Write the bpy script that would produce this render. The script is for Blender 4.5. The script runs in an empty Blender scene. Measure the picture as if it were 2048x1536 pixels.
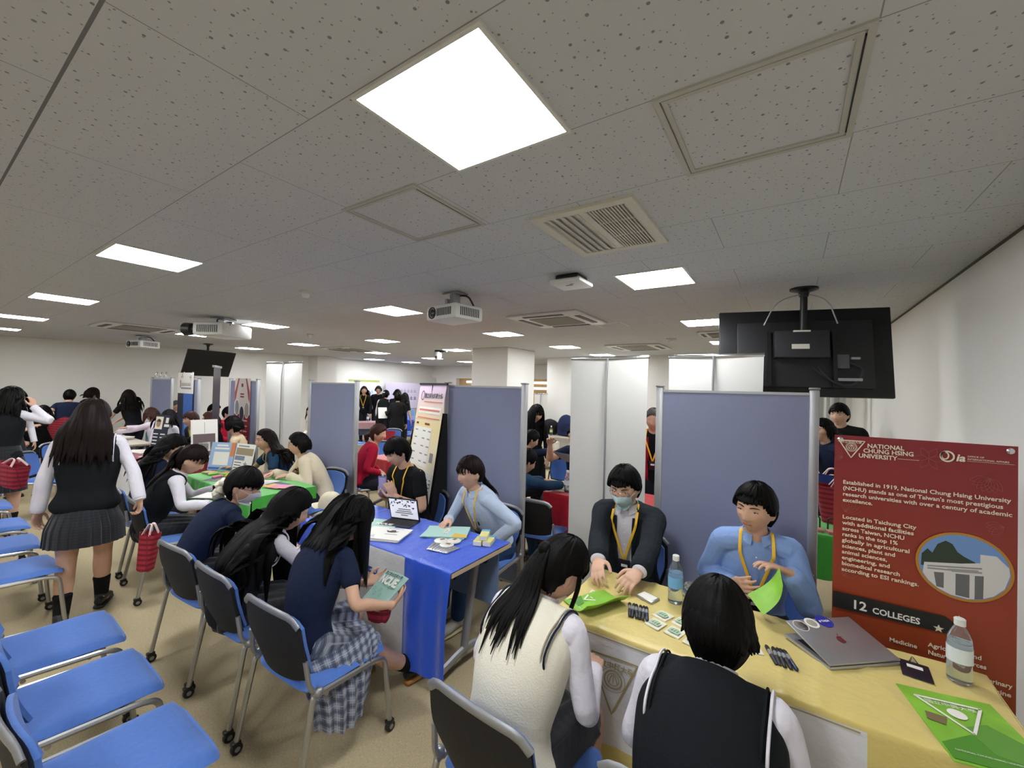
import bpy, bmesh, math, random
import numpy as np
from mathutils import Vector, Matrix
random.seed(7); RNG = np.random.default_rng(7)
SC = bpy.context.scene; COL = SC.collection
R_ = math.radians
# ---------------- camera, world, exposure ----------------
CAMH = 1.75; FPX = 829.0; PIT, ROL, YAW = R_(.74), R_(1.5), R_(33.86); CEIL = CAMH + .80
_X = Vector((math.cos(YAW), math.sin(YAW), 0)); _Yf = Vector((-math.sin(YAW), math.cos(YAW), 0)); _Z = Vector((0, 0, 1))
_f = math.cos(PIT)*_Yf + math.sin(PIT)*_Z; _u = -math.sin(PIT)*_Yf + math.cos(PIT)*_Z
_rt = math.cos(ROL)*_X + math.sin(ROL)*_u; _up = -math.sin(ROL)*_X + math.cos(ROL)*_u
cd = bpy.data.cameras.new('camera'); cam = bpy.data.objects.new('camera', cd); COL.objects.link(cam)
cd.sensor_width = 36; cd.lens = FPX/2048*36; cd.clip_start = .05; cd.clip_end = 100
M = Matrix.Identity(4)
for i in range(3): M[i][0] = _rt[i]; M[i][1] = _up[i]; M[i][2] = -_f[i]; M[i][3] = (0, 0, CAMH)[i]
cam.matrix_world = M; SC.camera = cam
w = bpy.data.worlds.new('world'); SC.world = w; w.use_nodes = True
w.node_tree.nodes['Background'].inputs[0].default_value = (.8, .85, .9, 1); w.node_tree.nodes['Background'].inputs[1].default_value = .25
vs = SC.view_settings; vs.view_transform = 'Standard'; vs.look = 'None'; vs.gamma = 1; vs.use_curve_mapping = False
vs.exposure = 0.6
LAMP = 26.0     # radiance of the ceiling panels
# ---------------- helpers ----------------
def lin(c):
    if isinstance(c, str): c = [int(c[i:i+2], 16)/255 for i in (0, 2, 4)]
    return tuple(((v+.055)/1.055)**2.4 if v > .04045 else v/12.92 for v in c[:3]) + (1,)
MATS = {}
def mat(name, col, rough=.6, metal=0, bump=None, var=0, emit=0, trans=0, ior=1.45, sheen=0, spec=None, vscale=8, coord='Object', stretch=None, bdist=.004):
    """one plain procedural material: colour, optional value variation and noise bump"""
    if name in MATS: return MATS[name]
    m = bpy.data.materials.new(name); m.use_nodes = True; nt = m.node_tree; b = nt.nodes['Principled BSDF']
    c = lin(col); b.inputs['Base Color'].default_value = c; b.inputs['Roughness'].default_value = rough; b.inputs['Metallic'].default_value = metal
    if spec is not None: b.inputs['Specular IOR Level'].default_value = spec
    if trans: b.inputs['Transmission Weight'].default_value = trans; b.inputs['IOR'].default_value = ior
    if sheen: b.inputs['Sheen Weight'].default_value = sheen
    if emit: b.inputs['Emission Color'].default_value = c; b.inputs['Emission Strength'].default_value = emit
    if var or bump:
        tc = nt.nodes.new('ShaderNodeTexCoord'); mp = nt.nodes.new('ShaderNodeMapping'); nt.links.new(tc.outputs[coord], mp.inputs[0])
        if stretch: mp.inputs['Scale'].default_value = stretch
    if var:
        n = nt.nodes.new('ShaderNodeTexNoise'); n.inputs['Scale'].default_value = vscale; n.inputs['Detail'].default_value = 4
        nt.links.new(mp.outputs[0], n.inputs['Vector'])
        r = nt.nodes.new('ShaderNodeMapRange'); r.inputs[1].default_value = .3; r.inputs[2].default_value = .7; r.inputs[3].default_value = 1-var; r.inputs[4].default_value = 1+var
        nt.links.new(n.outputs[0], r.inputs[0])
        x = nt.nodes.new('ShaderNodeMix'); x.data_type = 'RGBA'; x.blend_type = 'MULTIPLY'; x.inputs[0].default_value = 1
        x.inputs[6].default_value = c; nt.links.new(r.outputs[0], x.inputs[7]); nt.links.new(x.outputs[2], b.inputs['Base Color'])
    if bump:
        n2 = nt.nodes.new('ShaderNodeTexNoise'); n2.inputs['Scale'].default_value = bump[0]; n2.inputs['Detail'].default_value = 3
        nt.links.new(mp.outputs[0], n2.inputs['Vector'])
        bp = nt.nodes.new('ShaderNodeBump'); bp.inputs['Strength'].default_value = bump[1]; bp.inputs['Distance'].default_value = bdist
        nt.links.new(n2.outputs[0], bp.inputs['Height']); nt.links.new(bp.outputs[0], b.inputs['Normal'])
    MATS[name] = m; return m
def nodes(m): return m.node_tree, m.node_tree.nodes, m.node_tree.links, m.node_tree.nodes['Principled BSDF']
def MN(nt, op, a, b=None, c=None, clamp=False):
    n = nt.nodes.new('ShaderNodeMath'); n.operation = op; n.use_clamp = clamp
    for i, v in enumerate((a, b, c)):
        if v is None: continue
        if isinstance(v, (int, float)): n.inputs[i].default_value = v
        else: nt.links.new(v, n.inputs[i])
    return n.outputs[0]
def MIX(nt, fac, a, b, mode='MIX'):
    n = nt.nodes.new('ShaderNodeMix'); n.data_type = 'RGBA'; n.blend_type = mode
    for i, v in ((0, fac), (6, a), (7, b)):
        if isinstance(v, (int, float)): n.inputs[i].default_value = v
        elif isinstance(v, tuple): n.inputs[i].default_value = v
        else: nt.links.new(v, n.inputs[i])
    return n.outputs[2]
class G:
    """collects shapes; build() links them as one mesh object"""
    def __init__(s): s.v = []; s.f = []; s.m = []; s.n = 0; s.uv = None
    def add(s, v, f, mi=0):
        v = np.asarray(v, float).reshape(-1, 3); s.v.append(v); s.f += [tuple(int(i)+s.n for i in q) for q in f]; s.m += [mi]*len(f); s.n += len(v); return s
    def box(s, c, d, mi=0, rot=None, bev=0):
        if bev:
            bm = bmesh.new(); bmesh.ops.create_cube(bm, size=1)
            for q in bm.verts: q.co = Vector((q.co.x*d[0], q.co.y*d[1], q.co.z*d[2]))
            bmesh.ops.bevel(bm, geom=bm.edges[:], offset=bev, segments=2, affect='EDGES', profile=.5)
            bm.verts.index_update(); v = np.array([q.co[:] for q in bm.verts]); f = [[q.index for q in p.verts] for p in bm.faces]; bm.free()
        else:
            v = np.array([(x, y, z) for x in (-.5, .5) for y in (-.5, .5) for z in (-.5, .5)])*np.array(d)
            f = [(0, 1, 3, 2), (4, 6, 7, 5), (0, 4, 5, 1), (2, 3, 7, 6), (0, 2, 6, 4), (1, 5, 7, 3)]
        if rot is not None: v = v @ np.array(rot).T
        return s.add(v+np.array(c), f, mi)
    def tube(s, pts, r, n=8, mi=0, cap=True, ref=None, b=None):
        v, f = loft(pts, r, r if b is None else b, n=n, ref=ref, round_caps=False); return s.add(v, f, mi)
    def lathe(s, prof, c=(0, 0, 0), n=20, mi=0, rot=None):
        prof = np.array(prof, float); k = len(prof); a = np.linspace(0, 2*np.pi, n, endpoint=False)
        v = np.stack([np.outer(prof[:, 0], np.cos(a)), np.outer(prof[:, 0], np.sin(a)), np.outer(prof[:, 1], np.ones(n))], -1).reshape(-1, 3)
        f = [(i*n+j, i*n+(j+1) % n, (i+1)*n+(j+1) % n, (i+1)*n+j) for i in range(k-1) for j in range(n)]
        f += [tuple(range(n))[::-1], tuple((k-1)*n+j for j in range(n))]
        if rot is not None: v = v @ np.array(rot).T
        return s.add(v+np.array(c), f, mi)
    def ell(s, c, r, n=16, mi=0, rot=None):
        a = np.linspace(0, np.pi, n//2+1); return s.lathe_ell(c, r, n, mi, rot)
    def lathe_ell(s, c, r, n, mi, rot):
        m = max(4, n//2); th = np.linspace(0, np.pi, m+1)[1:-1]; a = np.linspace(0, 2*np.pi, n, endpoint=False)
        v = np.stack([np.outer(np.sin(th), np.cos(a)), np.outer(np.sin(th), np.sin(a)), np.outer(np.cos(th), np.ones(n))], -1).reshape(-1, 3)
        v = np.vstack([v, [[0, 0, 1], [0, 0, -1]]])*np.array(r); k = len(th); t, b_ = k*n, k*n+1
        f = [(i*n+j, (i+1)*n+j, (i+1)*n+(j+1) % n, i*n+(j+1) % n) for i in range(k-1) for j in range(n)]
        f += [(t, j, (j+1) % n) for j in range(n)] + [(b_, (k-1)*n+(j+1) % n, (k-1)*n+j) for j in range(n)]
        if rot is not None: v = v @ np.array(rot).T
        return s.add(v+np.array(c), f, mi)
    def prism(s, poly, axis_pts, mi=0):
        """poly: list of 3D points (planar), axis: extrusion vector"""
        p = np.array(poly, float); k = len(p); v = np.vstack([p, p+np.array(axis_pts)])
        f = [tuple(range(k))[::-1], tuple(range(k, 2*k))] + [(i, (i+1) % k, k+(i+1) % k, k+i) for i in range(k)]
        return s.add(v, f, mi)
    def grid(s, P, mi=0, thick=None):
        """P: (a,b,3) surface sheet, optionally given thickness along its normals"""
        a, b_ = P.shape[:2]
        f = [(i*b_+j, (i+1)*b_+j, (i+1)*b_+j+1, i*b_+j+1) for i in range(a-1) for j in range(b_-1)]
        if thick is None: return s.add(P, f, mi)
        du = np.gradient(P, axis=0); dv = np.gradient(P, axis=1); nn = np.cross(du, dv); nn /= np.linalg.norm(nn, axis=-1, keepdims=True)+1e-12
        Q = P-nn*thick; n0 = a*b_
        f2 = [tuple(i+n0 for i in q[::-1]) for q in f]
        rim = [i*b_ for i in range(a)] + [(a-1)*b_+j for j in range(1, b_)] + [i*b_+b_-1 for i in range(a-2, -1, -1)] + [j for j in range(b_-2, 0, -1)]
        f3 = [(rim[(i+1) % len(rim)], rim[i], rim[i]+n0, rim[(i+1) % len(rim)]+n0) for i in range(len(rim))]
        return s.add(np.vstack([P.reshape(-1, 3), Q.reshape(-1, 3)]), f+f2+f3, mi)
    def mesh(s, name, mats, smooth=True, angle=None):
        me = bpy.data.meshes.new(name); me.from_pydata(np.vstack(s.v).tolist() if s.v else [], [], s.f)
        for m in (mats if isinstance(mats, (list, tuple)) else [mats]): me.materials.append(m)
        if s.m and max(s.m) > 0: me.polygons.foreach_set('material_index', s.m)
        bm = bmesh.new(); bm.from_mesh(me); bmesh.ops.recalc_face_normals(bm, faces=bm.faces[:]); bm.to_mesh(me); bm.free()
        if smooth: me.shade_smooth(); me.set_sharp_from_angle(angle=R_(40 if angle is None else angle))
        return me
    def build(s, name, mats, parent=None, smooth=True, loc=None, rz=None, angle=None):
        return link(name, s.mesh(name, mats, smooth, angle), parent, loc, rz)
def link(name, me, parent=None, loc=None, rz=None):
    o = bpy.data.objects.new(name, me); COL.objects.link(o)
    if parent is not None: o.parent = parent
    if loc is not None: o.location = loc
    if rz is not None: o.rotation_euler = (0, 0, rz)
    return o
def tag(o, label=None, cat=None, group=None, kind=None):
    if label: o['label'] = label
    if cat: o['category'] = cat
    if group: o['group'] = group
    if kind: o['kind'] = kind
    return o
def thing(name, label, cat, loc=(0, 0, 0), rz=0, group=None):
    o = bpy.data.objects.new(name, None); o.empty_display_size = .1; COL.objects.link(o); o.location = loc; o.rotation_euler = (0, 0, rz)
    return tag(o, label, cat, group)
def kids(o): return [c for c in bpy.data.objects if c.parent == o]
def dup(root, loc, rz, label, group=None, tree=None):
    r = root.copy(); COL.objects.link(r); r.location = loc; r.rotation_euler = (0, 0, rz); r['label'] = label
    if group: r['group'] = group
    for ch in (tree if tree is not None else [(c, kids(c)) for c in kids(root)]):
        c = ch[0].copy(); COL.objects.link(c); c.parent = r
        for g in ch[1]:
            d = g.copy(); COL.objects.link(d); d.parent = c
    return r
def nrm(v): v = np.asarray(v, float); return v/(np.linalg.norm(v)+1e-12)
def loft(pts, a, b, n=16, ref=None, round_caps=True):
    """closed tube through pts with elliptical sections (a along the side vector, b across)"""
    P = np.asarray(pts, float); k = len(P); a = np.broadcast_to(np.asarray(a, float), (k,)).copy(); b = np.broadcast_to(np.asarray(b, float), (k,)).copy()
    T = np.gradient(P, axis=0); T /= np.linalg.norm(T, axis=1, keepdims=True)+1e-12
    if round_caps:
        P = np.vstack([P[0]-T[0]*b[0]*.6, P[0]-T[0]*b[0]*.4, P, P[-1]+T[-1]*b[-1]*.4, P[-1]+T[-1]*b[-1]*.6])
        a = np.r_[a[0]*.35, a[0]*.8, a, a[-1]*.8, a[-1]*.35]; b = np.r_[b[0]*.35, b[0]*.8, b, b[-1]*.8, b[-1]*.35]; T = np.vstack([T[:1], T[:1], T, T[-1:], T[-1:]]); k += 4
    th = np.linspace(0, 2*np.pi, n, endpoint=False); V = []
    side = None
    for i in range(k):
        t = T[i]; r0 = ref if (ref is not None) else (side if side is not None else (np.array([1., 0, 0]) if abs(t[0]) < .9 else np.array([0, 1., 0])))
        if ref is not None and np.ndim(ref) == 2: r0 = ref[min(i, len(ref)-1)]
        side = nrm(r0-np.dot(r0, t)*t); up = np.cross(t, side)
        V.append(P[i]+np.outer(np.cos(th)*a[i], side)+np.outer(np.sin(th)*b[i], up))
    V = np.vstack(V); F = [(i*n+j, i*n+(j+1) % n, (i+1)*n+(j+1) % n, (i+1)*n+j) for i in range(k-1) for j in range(n)]
    F += [tuple(range(n))[::-1], tuple((k-1)*n+j for j in range(n))]
    return V, F
def cr(P, per=6):
    """Catmull-Rom resample of rows"""
    P = np.asarray(P, float); 
    if P.ndim == 1: P = P[:, None]
    Q = np.vstack([2*P[0]-P[1], P, 2*P[-1]-P[-2]]); out = []
    for i in range(1, len(Q)-2):
        for t in np.linspace(0, 1, per, endpoint=False):
            p0, p1, p2, p3 = Q[i-1:i+3]
            out.append(.5*(2*p1+(p2-p0)*t+(2*p0-5*p1+4*p2-p3)*t*t+(3*p1-p0-3*p2+p3)*t**3))
    out.append(P[-1]); return np.array(out)
def bez(pts, rad=.05, seg=5):
    """polyline with rounded corners"""
    P = [np.array(p, float) for p in pts]; out = [P[0]]
    for i in range(1, len(P)-1):
        d0 = P[i-1]-P[i]; d1 = P[i+1]-P[i]; r = min(rad, np.linalg.norm(d0)*.49, np.linalg.norm(d1)*.49); A = P[i]+nrm(d0)*r; B = P[i]+nrm(d1)*r
        out += [(1-t)**2*A+2*t*(1-t)*P[i]+t*t*B for t in np.linspace(0, 1, seg)]
    out.append(P[-1]); return np.array(out)
def rotz(a): c, s = math.cos(a), math.sin(a); return np.array([[c, -s, 0], [s, c, 0], [0, 0, 1.]])
def rotx(a): c, s = math.cos(a), math.sin(a); return np.array([[1, 0, 0], [0, c, -s], [0, s, c]])
def roty(a): c, s = math.cos(a), math.sin(a); return np.array([[c, 0, s], [0, 1, 0], [-s, 0, c]])
def text(name, s, size, o, xdir, ydir, m, parent, align='LEFT', bold=0, lift=.0012, depth=0, spacing=1, shear=0, line=1.0, sx=1):
    """lettering as a mesh lying in the plane (xdir, ydir) at point o"""
    cu = bpy.data.curves.new('t', 'FONT'); cu.body = s; cu.size = size; cu.align_x = align; cu.offset = bold; cu.space_character = spacing; cu.shear = shear; cu.space_line = line
    cu.extrude = depth; cu.resolution_u = 2
    t = bpy.data.objects.new('t', cu); COL.objects.link(t); dg = bpy.context.evaluated_depsgraph_get(); me = bpy.data.meshes.new_from_object(t.evaluated_get(dg)); bpy.data.objects.remove(t)
    x = nrm(xdir); y = nrm(ydir); z = np.cross(x, y); k = len(me.vertices); v = np.empty(k*3); me.vertices.foreach_get('co', v); v = v.reshape(-1, 3)
    q = np.array(o)+np.outer(v[:, 0]*sx, x)+np.outer(v[:, 1], y)+np.outer(v[:, 2]+lift, z); me.vertices.foreach_set('co', q.ravel()); me.update()
    me.materials.clear(); me.materials.append(m); me.name = name
    return link(name, me, parent)
def remesh(shapes, voxel, smooth=3, fac=.5):
    """union of closed shapes as one continuous surface; returns vertices, quads"""
    g = G()
    for v, f in shapes: g.add(v, f)
    me = bpy.data.meshes.new('r'); me.from_pydata(np.vstack(g.v).tolist(), [], g.f)
    bm = bmesh.new(); bm.from_mesh(me); bmesh.ops.recalc_face_normals(bm, faces=bm.faces[:]); bm.to_mesh(me); bm.free()
    o = bpy.data.objects.new('r', me); COL.objects.link(o)
    md = o.modifiers.new('r', 'REMESH'); md.mode = 'VOXEL'; md.voxel_size = voxel; md.adaptivity = 0
    if smooth: sm = o.modifiers.new('s', 'SMOOTH'); sm.factor = fac; sm.iterations = smooth
    dg = bpy.context.evaluated_depsgraph_get(); e = bpy.data.meshes.new_from_object(o.evaluated_get(dg))
    k = len(e.vertices); v = np.empty(k*3, np.float32); e.vertices.foreach_get('co', v); nl = len(e.loops); li = np.empty(nl, np.int32); e.loops.foreach_get('vertex_index', li)
    ls = np.empty(len(e.polygons), np.int32); lt = np.empty(len(e.polygons), np.int32); e.polygons.foreach_get('loop_start', ls); e.polygons.foreach_get('loop_total', lt)
    bpy.data.objects.remove(o); bpy.data.meshes.remove(me); bpy.data.meshes.remove(e)
    q = lt == 4; F = li[ls[q][:, None]+np.arange(4)] if q.any() else np.zeros((0, 4), int)
    return v.reshape(-1, 3).astype(float), F
def qmesh(name, v, F, mats, mi=None):
    me = bpy.data.meshes.new(name); k = len(v); n = len(F); me.vertices.add(k); me.vertices.foreach_set('co', np.ascontiguousarray(v, np.float32).ravel())
    me.loops.add(n*4); me.loops.foreach_set('vertex_index', np.ascontiguousarray(F, np.int32).ravel()); me.polygons.add(n); me.polygons.foreach_set('loop_start', np.arange(0, n*4, 4, dtype=np.int32))
    for m in (mats if isinstance(mats, (list, tuple)) else [mats]): me.materials.append(m)
    if mi is not None: me.polygons.foreach_set('material_index', np.asarray(mi, np.int32))
    me.update(calc_edges=True); me.validate(); me.shade_smooth(); return me
def vnorm(v, F):
    a = v[F[:, 2]]-v[F[:, 0]]; b = v[F[:, 3]]-v[F[:, 1]]; fn = np.cross(a, b); N = np.zeros_like(v)
    for i in range(4): np.add.at(N, F[:, i], fn)
    return N/(np.linalg.norm(N, axis=1, keepdims=True)+1e-12)
def wrinkle(v, F, amp, freq=18, seed=0):
    N = vnorm(v, F); r = np.random.default_rng(seed); d = np.zeros(len(v))
    w0 = np.sin(v @ r.normal(0, freq*.5, 3)+r.uniform(0, 6))[:, None]*.05
    for i in range(6):
        k = r.normal(0, freq, 3)*np.array([1, 1, .8]); d += np.sin((v+w0*r.normal(0, 1, 3)) @ k+r.uniform(0, 6))*(.5+.5*np.sin(v @ r.normal(0, 5, 3)+r.uniform(0, 6)))
    return v+N*(d*amp/2.5)[:, None]
def keep(v, F, mask):
    """drop faces with any vertex where mask is False"""
    k = mask[F].all(1); F = F[k]; used = np.zeros(len(v), bool); used[F.ravel()] = True; idx = np.cumsum(used)-1
    return v[used], idx[F]
# ---------------- structure ----------------
def struct(o, label=None): o['kind'] = 'structure'; return o
M_wall = mat('white wall paint', 'e6e5e0', .55, bump=(90, .05), var=.015, vscale=.6)
M_frame = mat('white painted metal', 'd6d6d0', .45)
M_steel = mat('brushed aluminium', 'a9abac', .38, .85)
M_chrome = mat('bright chrome', 'd0d2d4', .18, 1)
M_black = mat('black plastic', '141416', .45)
M_dark = mat('dark grey plastic', '2b2c30', .5)
M_white = mat('white plastic', 'dcdcd8', .4)
M_cream = mat('ivory plastic', 'cfcbbd', .5)
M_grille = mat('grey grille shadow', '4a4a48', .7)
def ceiling_mat():
    m = mat('perforated gypsum ceiling board', 'a9aaa8', .85); nt, N, L, b = nodes(m)
    tc = N.new('ShaderNodeTexCoord'); sp = N.new('ShaderNodeSeparateXYZ'); L.new(tc.outputs['Object'], sp.inputs[0]); X, Y = sp.outputs[0], sp.outputs[1]
    v = MN(nt, 'DIVIDE', MN(nt, 'SUBTRACT', Y, 1.135), .455); row = MN(nt, 'FLOOR', v); fv = MN(nt, 'FRACT', v)
    odd = MN(nt, 'FRACT', MN(nt, 'MULTIPLY', row, .5))                     # 0 or .5
    u = MN(nt, 'ADD', MN(nt, 'DIVIDE', MN(nt, 'SUBTRACT', X, .146), .91), MN(nt, 'ADD', odd, .5)); fu = MN(nt, 'FRACT', u)
    dv = MN(nt, 'MULTIPLY', MN(nt, 'MINIMUM', fv, MN(nt, 'SUBTRACT', 1, fv)), .455); du = MN(nt, 'MULTIPLY', MN(nt, 'MINIMUM', fu, MN(nt, 'SUBTRACT', 1, fu)), .91)
    ln = MN(nt, 'LESS_THAN', MN(nt, 'MINIMUM', du, dv), .0016)
    wide = MN(nt, 'LESS_THAN', MN(nt, 'ABSOLUTE', MN(nt, 'SUBTRACT', Y, .225)), .004)   # wider joint
    # drilled holes: two sizes
    def dots(scale, rad, seed, pw=1):
        vo = N.new('ShaderNodeTexVoronoi'); vo.voronoi_dimensions = '2D'; vo.inputs['Scale'].default_value = scale; vo.inputs['Randomness'].default_value = .82
        ad = N.new('ShaderNodeVectorMath'); ad.operation = 'ADD'; L.new(tc.outputs['Object'], ad.inputs[0]); ad.inputs[1].default_value = (seed, seed*.7, 0); L.new(ad.outputs[0], vo.inputs['Vector'])
        sc = N.new('ShaderNodeSeparateColor'); L.new(vo.outputs['Color'], sc.inputs[0])
        r = MN(nt, 'MULTIPLY', MN(nt, 'MULTIPLY_ADD', sc.outputs[0], .6, .5), rad*scale)
        return MN(nt, 'SMOOTH_MIN', 1, MN(nt, 'MULTIPLY', MN(nt, 'SUBTRACT', r, vo.outputs['Distance']), 9/ (rad*scale)), .01, clamp=True)
    d1 = dots(17, .0044, 0); d2 = dots(27, .0027, 3.7); dd = MN(nt, 'MAXIMUM', d1, MN(nt, 'MULTIPLY', d2, .8), clamp=True)
    edge = MN(nt, 'GREATER_THAN', MN(nt, 'MINIMUM', du, dv), .006); dd = MN(nt, 'MULTIPLY', dd, edge)
    al = MN(nt, 'MAXIMUM', MN(nt, 'MULTIPLY', dd, .68), MN(nt, 'MAXIMUM', MN(nt, 'MULTIPLY', ln, .6), MN(nt, 'MULTIPLY', wide, .8)), clamp=True)
    nz = N.new('ShaderNodeTexNoise'); nz.inputs['Scale'].default_value = 1.3; L.new(tc.outputs['Object'], nz.inputs['Vector'])
    base = MIX(nt, nz.outputs[0], lin('c9cbcf'), lin('c2c4c7'))
    L.new(MIX(nt, al, base, lin('45454a')), b.inputs['Base Color'])
    bp = N.new('ShaderNodeBump'); bp.inputs['Strength'].default_value = .6; bp.inputs['Distance'].default_value = .003; L.new(MN(nt, 'SUBTRACT', 1, al), bp.inputs['Height']); L.new(bp.outputs[0], b.inputs['Normal'])
    return m
def carpet_mat():
    m = mat('beige carpet tile', '9c8f76', .95); nt, N, L, b = nodes(m); tc = N.new('ShaderNodeTexCoord')
    sp = N.new('ShaderNodeSeparateXYZ'); L.new(tc.outputs['Object'], sp.inputs[0])
    # 0.5 m tiles laid quarter-turned with ribbed pile
    tx = MN(nt, 'FLOOR', MN(nt, 'MULTIPLY', sp.outputs[0], 2)); ty = MN(nt, 'FLOOR', MN(nt, 'MULTIPLY', sp.outputs[1], 2)); par = MN(nt, 'FLOORED_MODULO', MN(nt, 'ADD', tx, ty), 2)
    def ribs(s):
        mp = N.new('ShaderNodeMapping'); mp.inputs['Scale'].default_value = s; L.new(tc.outputs['Object'], mp.inputs[0])
        n = N.new('ShaderNodeTexNoise'); n.inputs['Scale'].default_value = 1; n.inputs['Detail'].default_value = 2; L.new(mp.outputs[0], n.inputs['Vector']); return n.outputs[0]
    a, c = ribs((210, 75, 1)), ribs((75, 210, 1)); mx = N.new('ShaderNodeMix'); mx.data_type = 'FLOAT'; L.new(par, mx.inputs[0]); L.new(a, mx.inputs[2]); L.new(c, mx.inputs[3])
    fine = N.new('ShaderNodeTexNoise'); fine.inputs['Scale'].default_value = 260; L.new(tc.outputs['Object'], fine.inputs['Vector'])
    h = MN(nt, 'ADD', MN(nt, 'MULTIPLY', mx.outputs[0], .65), MN(nt, 'MULTIPLY', fine.outputs[0], .35))
    r = N.new('ShaderNodeMapRange'); r.inputs[1].default_value = .36; r.inputs[2].default_value = .64; L.new(h, r.inputs[0])
    L.new(MIX(nt, r.outputs[0], lin('a09272'), lin('b8a988')), b.inputs['Base Color'])
    bp = N.new('ShaderNodeBump'); bp.inputs['Strength'].default_value = .5; bp.inputs['Distance'].default_value = .004; L.new(h, bp.inputs['Height']); L.new(bp.outputs[0], b.inputs['Normal'])
    return m
XL, XR, YN, YF = -13.6, .87, -5.5, 11.6
g = G(); g.box(((XL+XR)/2-.2, (YN+YF)/2, CEIL+.05), (XR-XL+1.2, YF-YN+.6, .1)); struct(g.build('ceiling', ceiling_mat(), smooth=False))
g = G(); g.box(((XL+XR)/2-.2, (YN+YF)/2, -.05), (XR-XL+1.2, YF-YN+.6, .1)); struct(g.build('floor', carpet_mat(), smooth=False))
g = G(); g.box((XR+.1, (YN+YF)/2, CEIL/2), (.2, YF-YN, CEIL)); struct(g.build('wall_right', M_wall, smooth=False))
g = G(); g.prism([(-13.75, YN, 0), (-13.4, -.3, 0), (-11.45, 6.4, 0), (-11.3, YF, 0), (-13.9, YF, 0), (-13.95, YN, 0)], (0, 0, CEIL)); struct(g.build('wall_left', M_wall, smooth=False))
g = G(); g.box(((XL+XR)/2, YN+.05, CEIL/2), (XR-XL, .1, CEIL)); struct(g.build('wall_near', M_wall, smooth=False))
g = G(); g.box((-2.05, 9.1, CEIL/2), (5.9, .2, CEIL)); struct(g.build('wall_far', M_wall, smooth=False))
# the recess behind the column with its two timber doorways
M_wood = mat('light beech door', 'c3a273', .5, var=.12, vscale=3, stretch=(12, 12, .8))
g = G()
g.box((-7.9, 11.5, CEIL/2+1.05), (6.9, .2, CEIL-2.1)); g.box((-10.6, 11.5, 1.05), (1.0, .2, 2.1)); g.box((-8.1, 11.5, 1.05), (1.5, .2, 2.1)); g.box((-5.1, 11.5, 1.05), (1.2, .2, 2.1)); struct(g.build('wall_back', M_wall, smooth=False))
for i, (x0, x1) in enumerate(((-10.1, -8.85), (-7.35, -5.7))):
    d = G(); d.box(((x0+x1)/2, 11.62, 1.05), (x1-x0, .05, 2.1)); do = struct(d.build('door_%d' % (i+1), M_wood, smooth=False))
    p = G(); p.box(((x0+x1)/2+.1, 11.585, 1.98), (.62*(x1-x0), .02, .07)); p.box(((x0+x1)/2+.1, 11.585, 1.8), (.62*(x1-x0), .02, .07)); p.build('door_glass', mat('lit window slot', 'ffffff', emit=1.2), do, smooth=False)
    h = G(); h.box((x0+.12, 11.57, 1.0), (.03, .04, .14)); h.build('door_handle', M_steel, do)
# columns
g = G(); g.box((-4.86, 6.93, CEIL/2), (.86, 1.0, CEIL), bev=.01); struct(g.build('column', M_wall, smooth=False))
g = G(); g.box((-11.5, 6.9, CEIL/2), (1.0, .62, CEIL), bev=.01); struct(g.build('column', M_wall, smooth=False))
# seams and trims
g = G(); g.box((XR-.006, (YN+YF)/2, .04), (.012, YF-YN, .08)); struct(g.build('baseboard_right', M_dark, smooth=False))
g = G(); g.box((XR-.004, (YN+YF)/2, CEIL-.006), (.01, YF-YN, .012)); struct(g.build('trim_1', mat('shadow gap', '55554f', .8), smooth=False))
g = G(); g.box((-2.05, 8.99, .04), (5.9, .012, .08)); struct(g.build('baseboard_far', M_dark, smooth=False))
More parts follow.
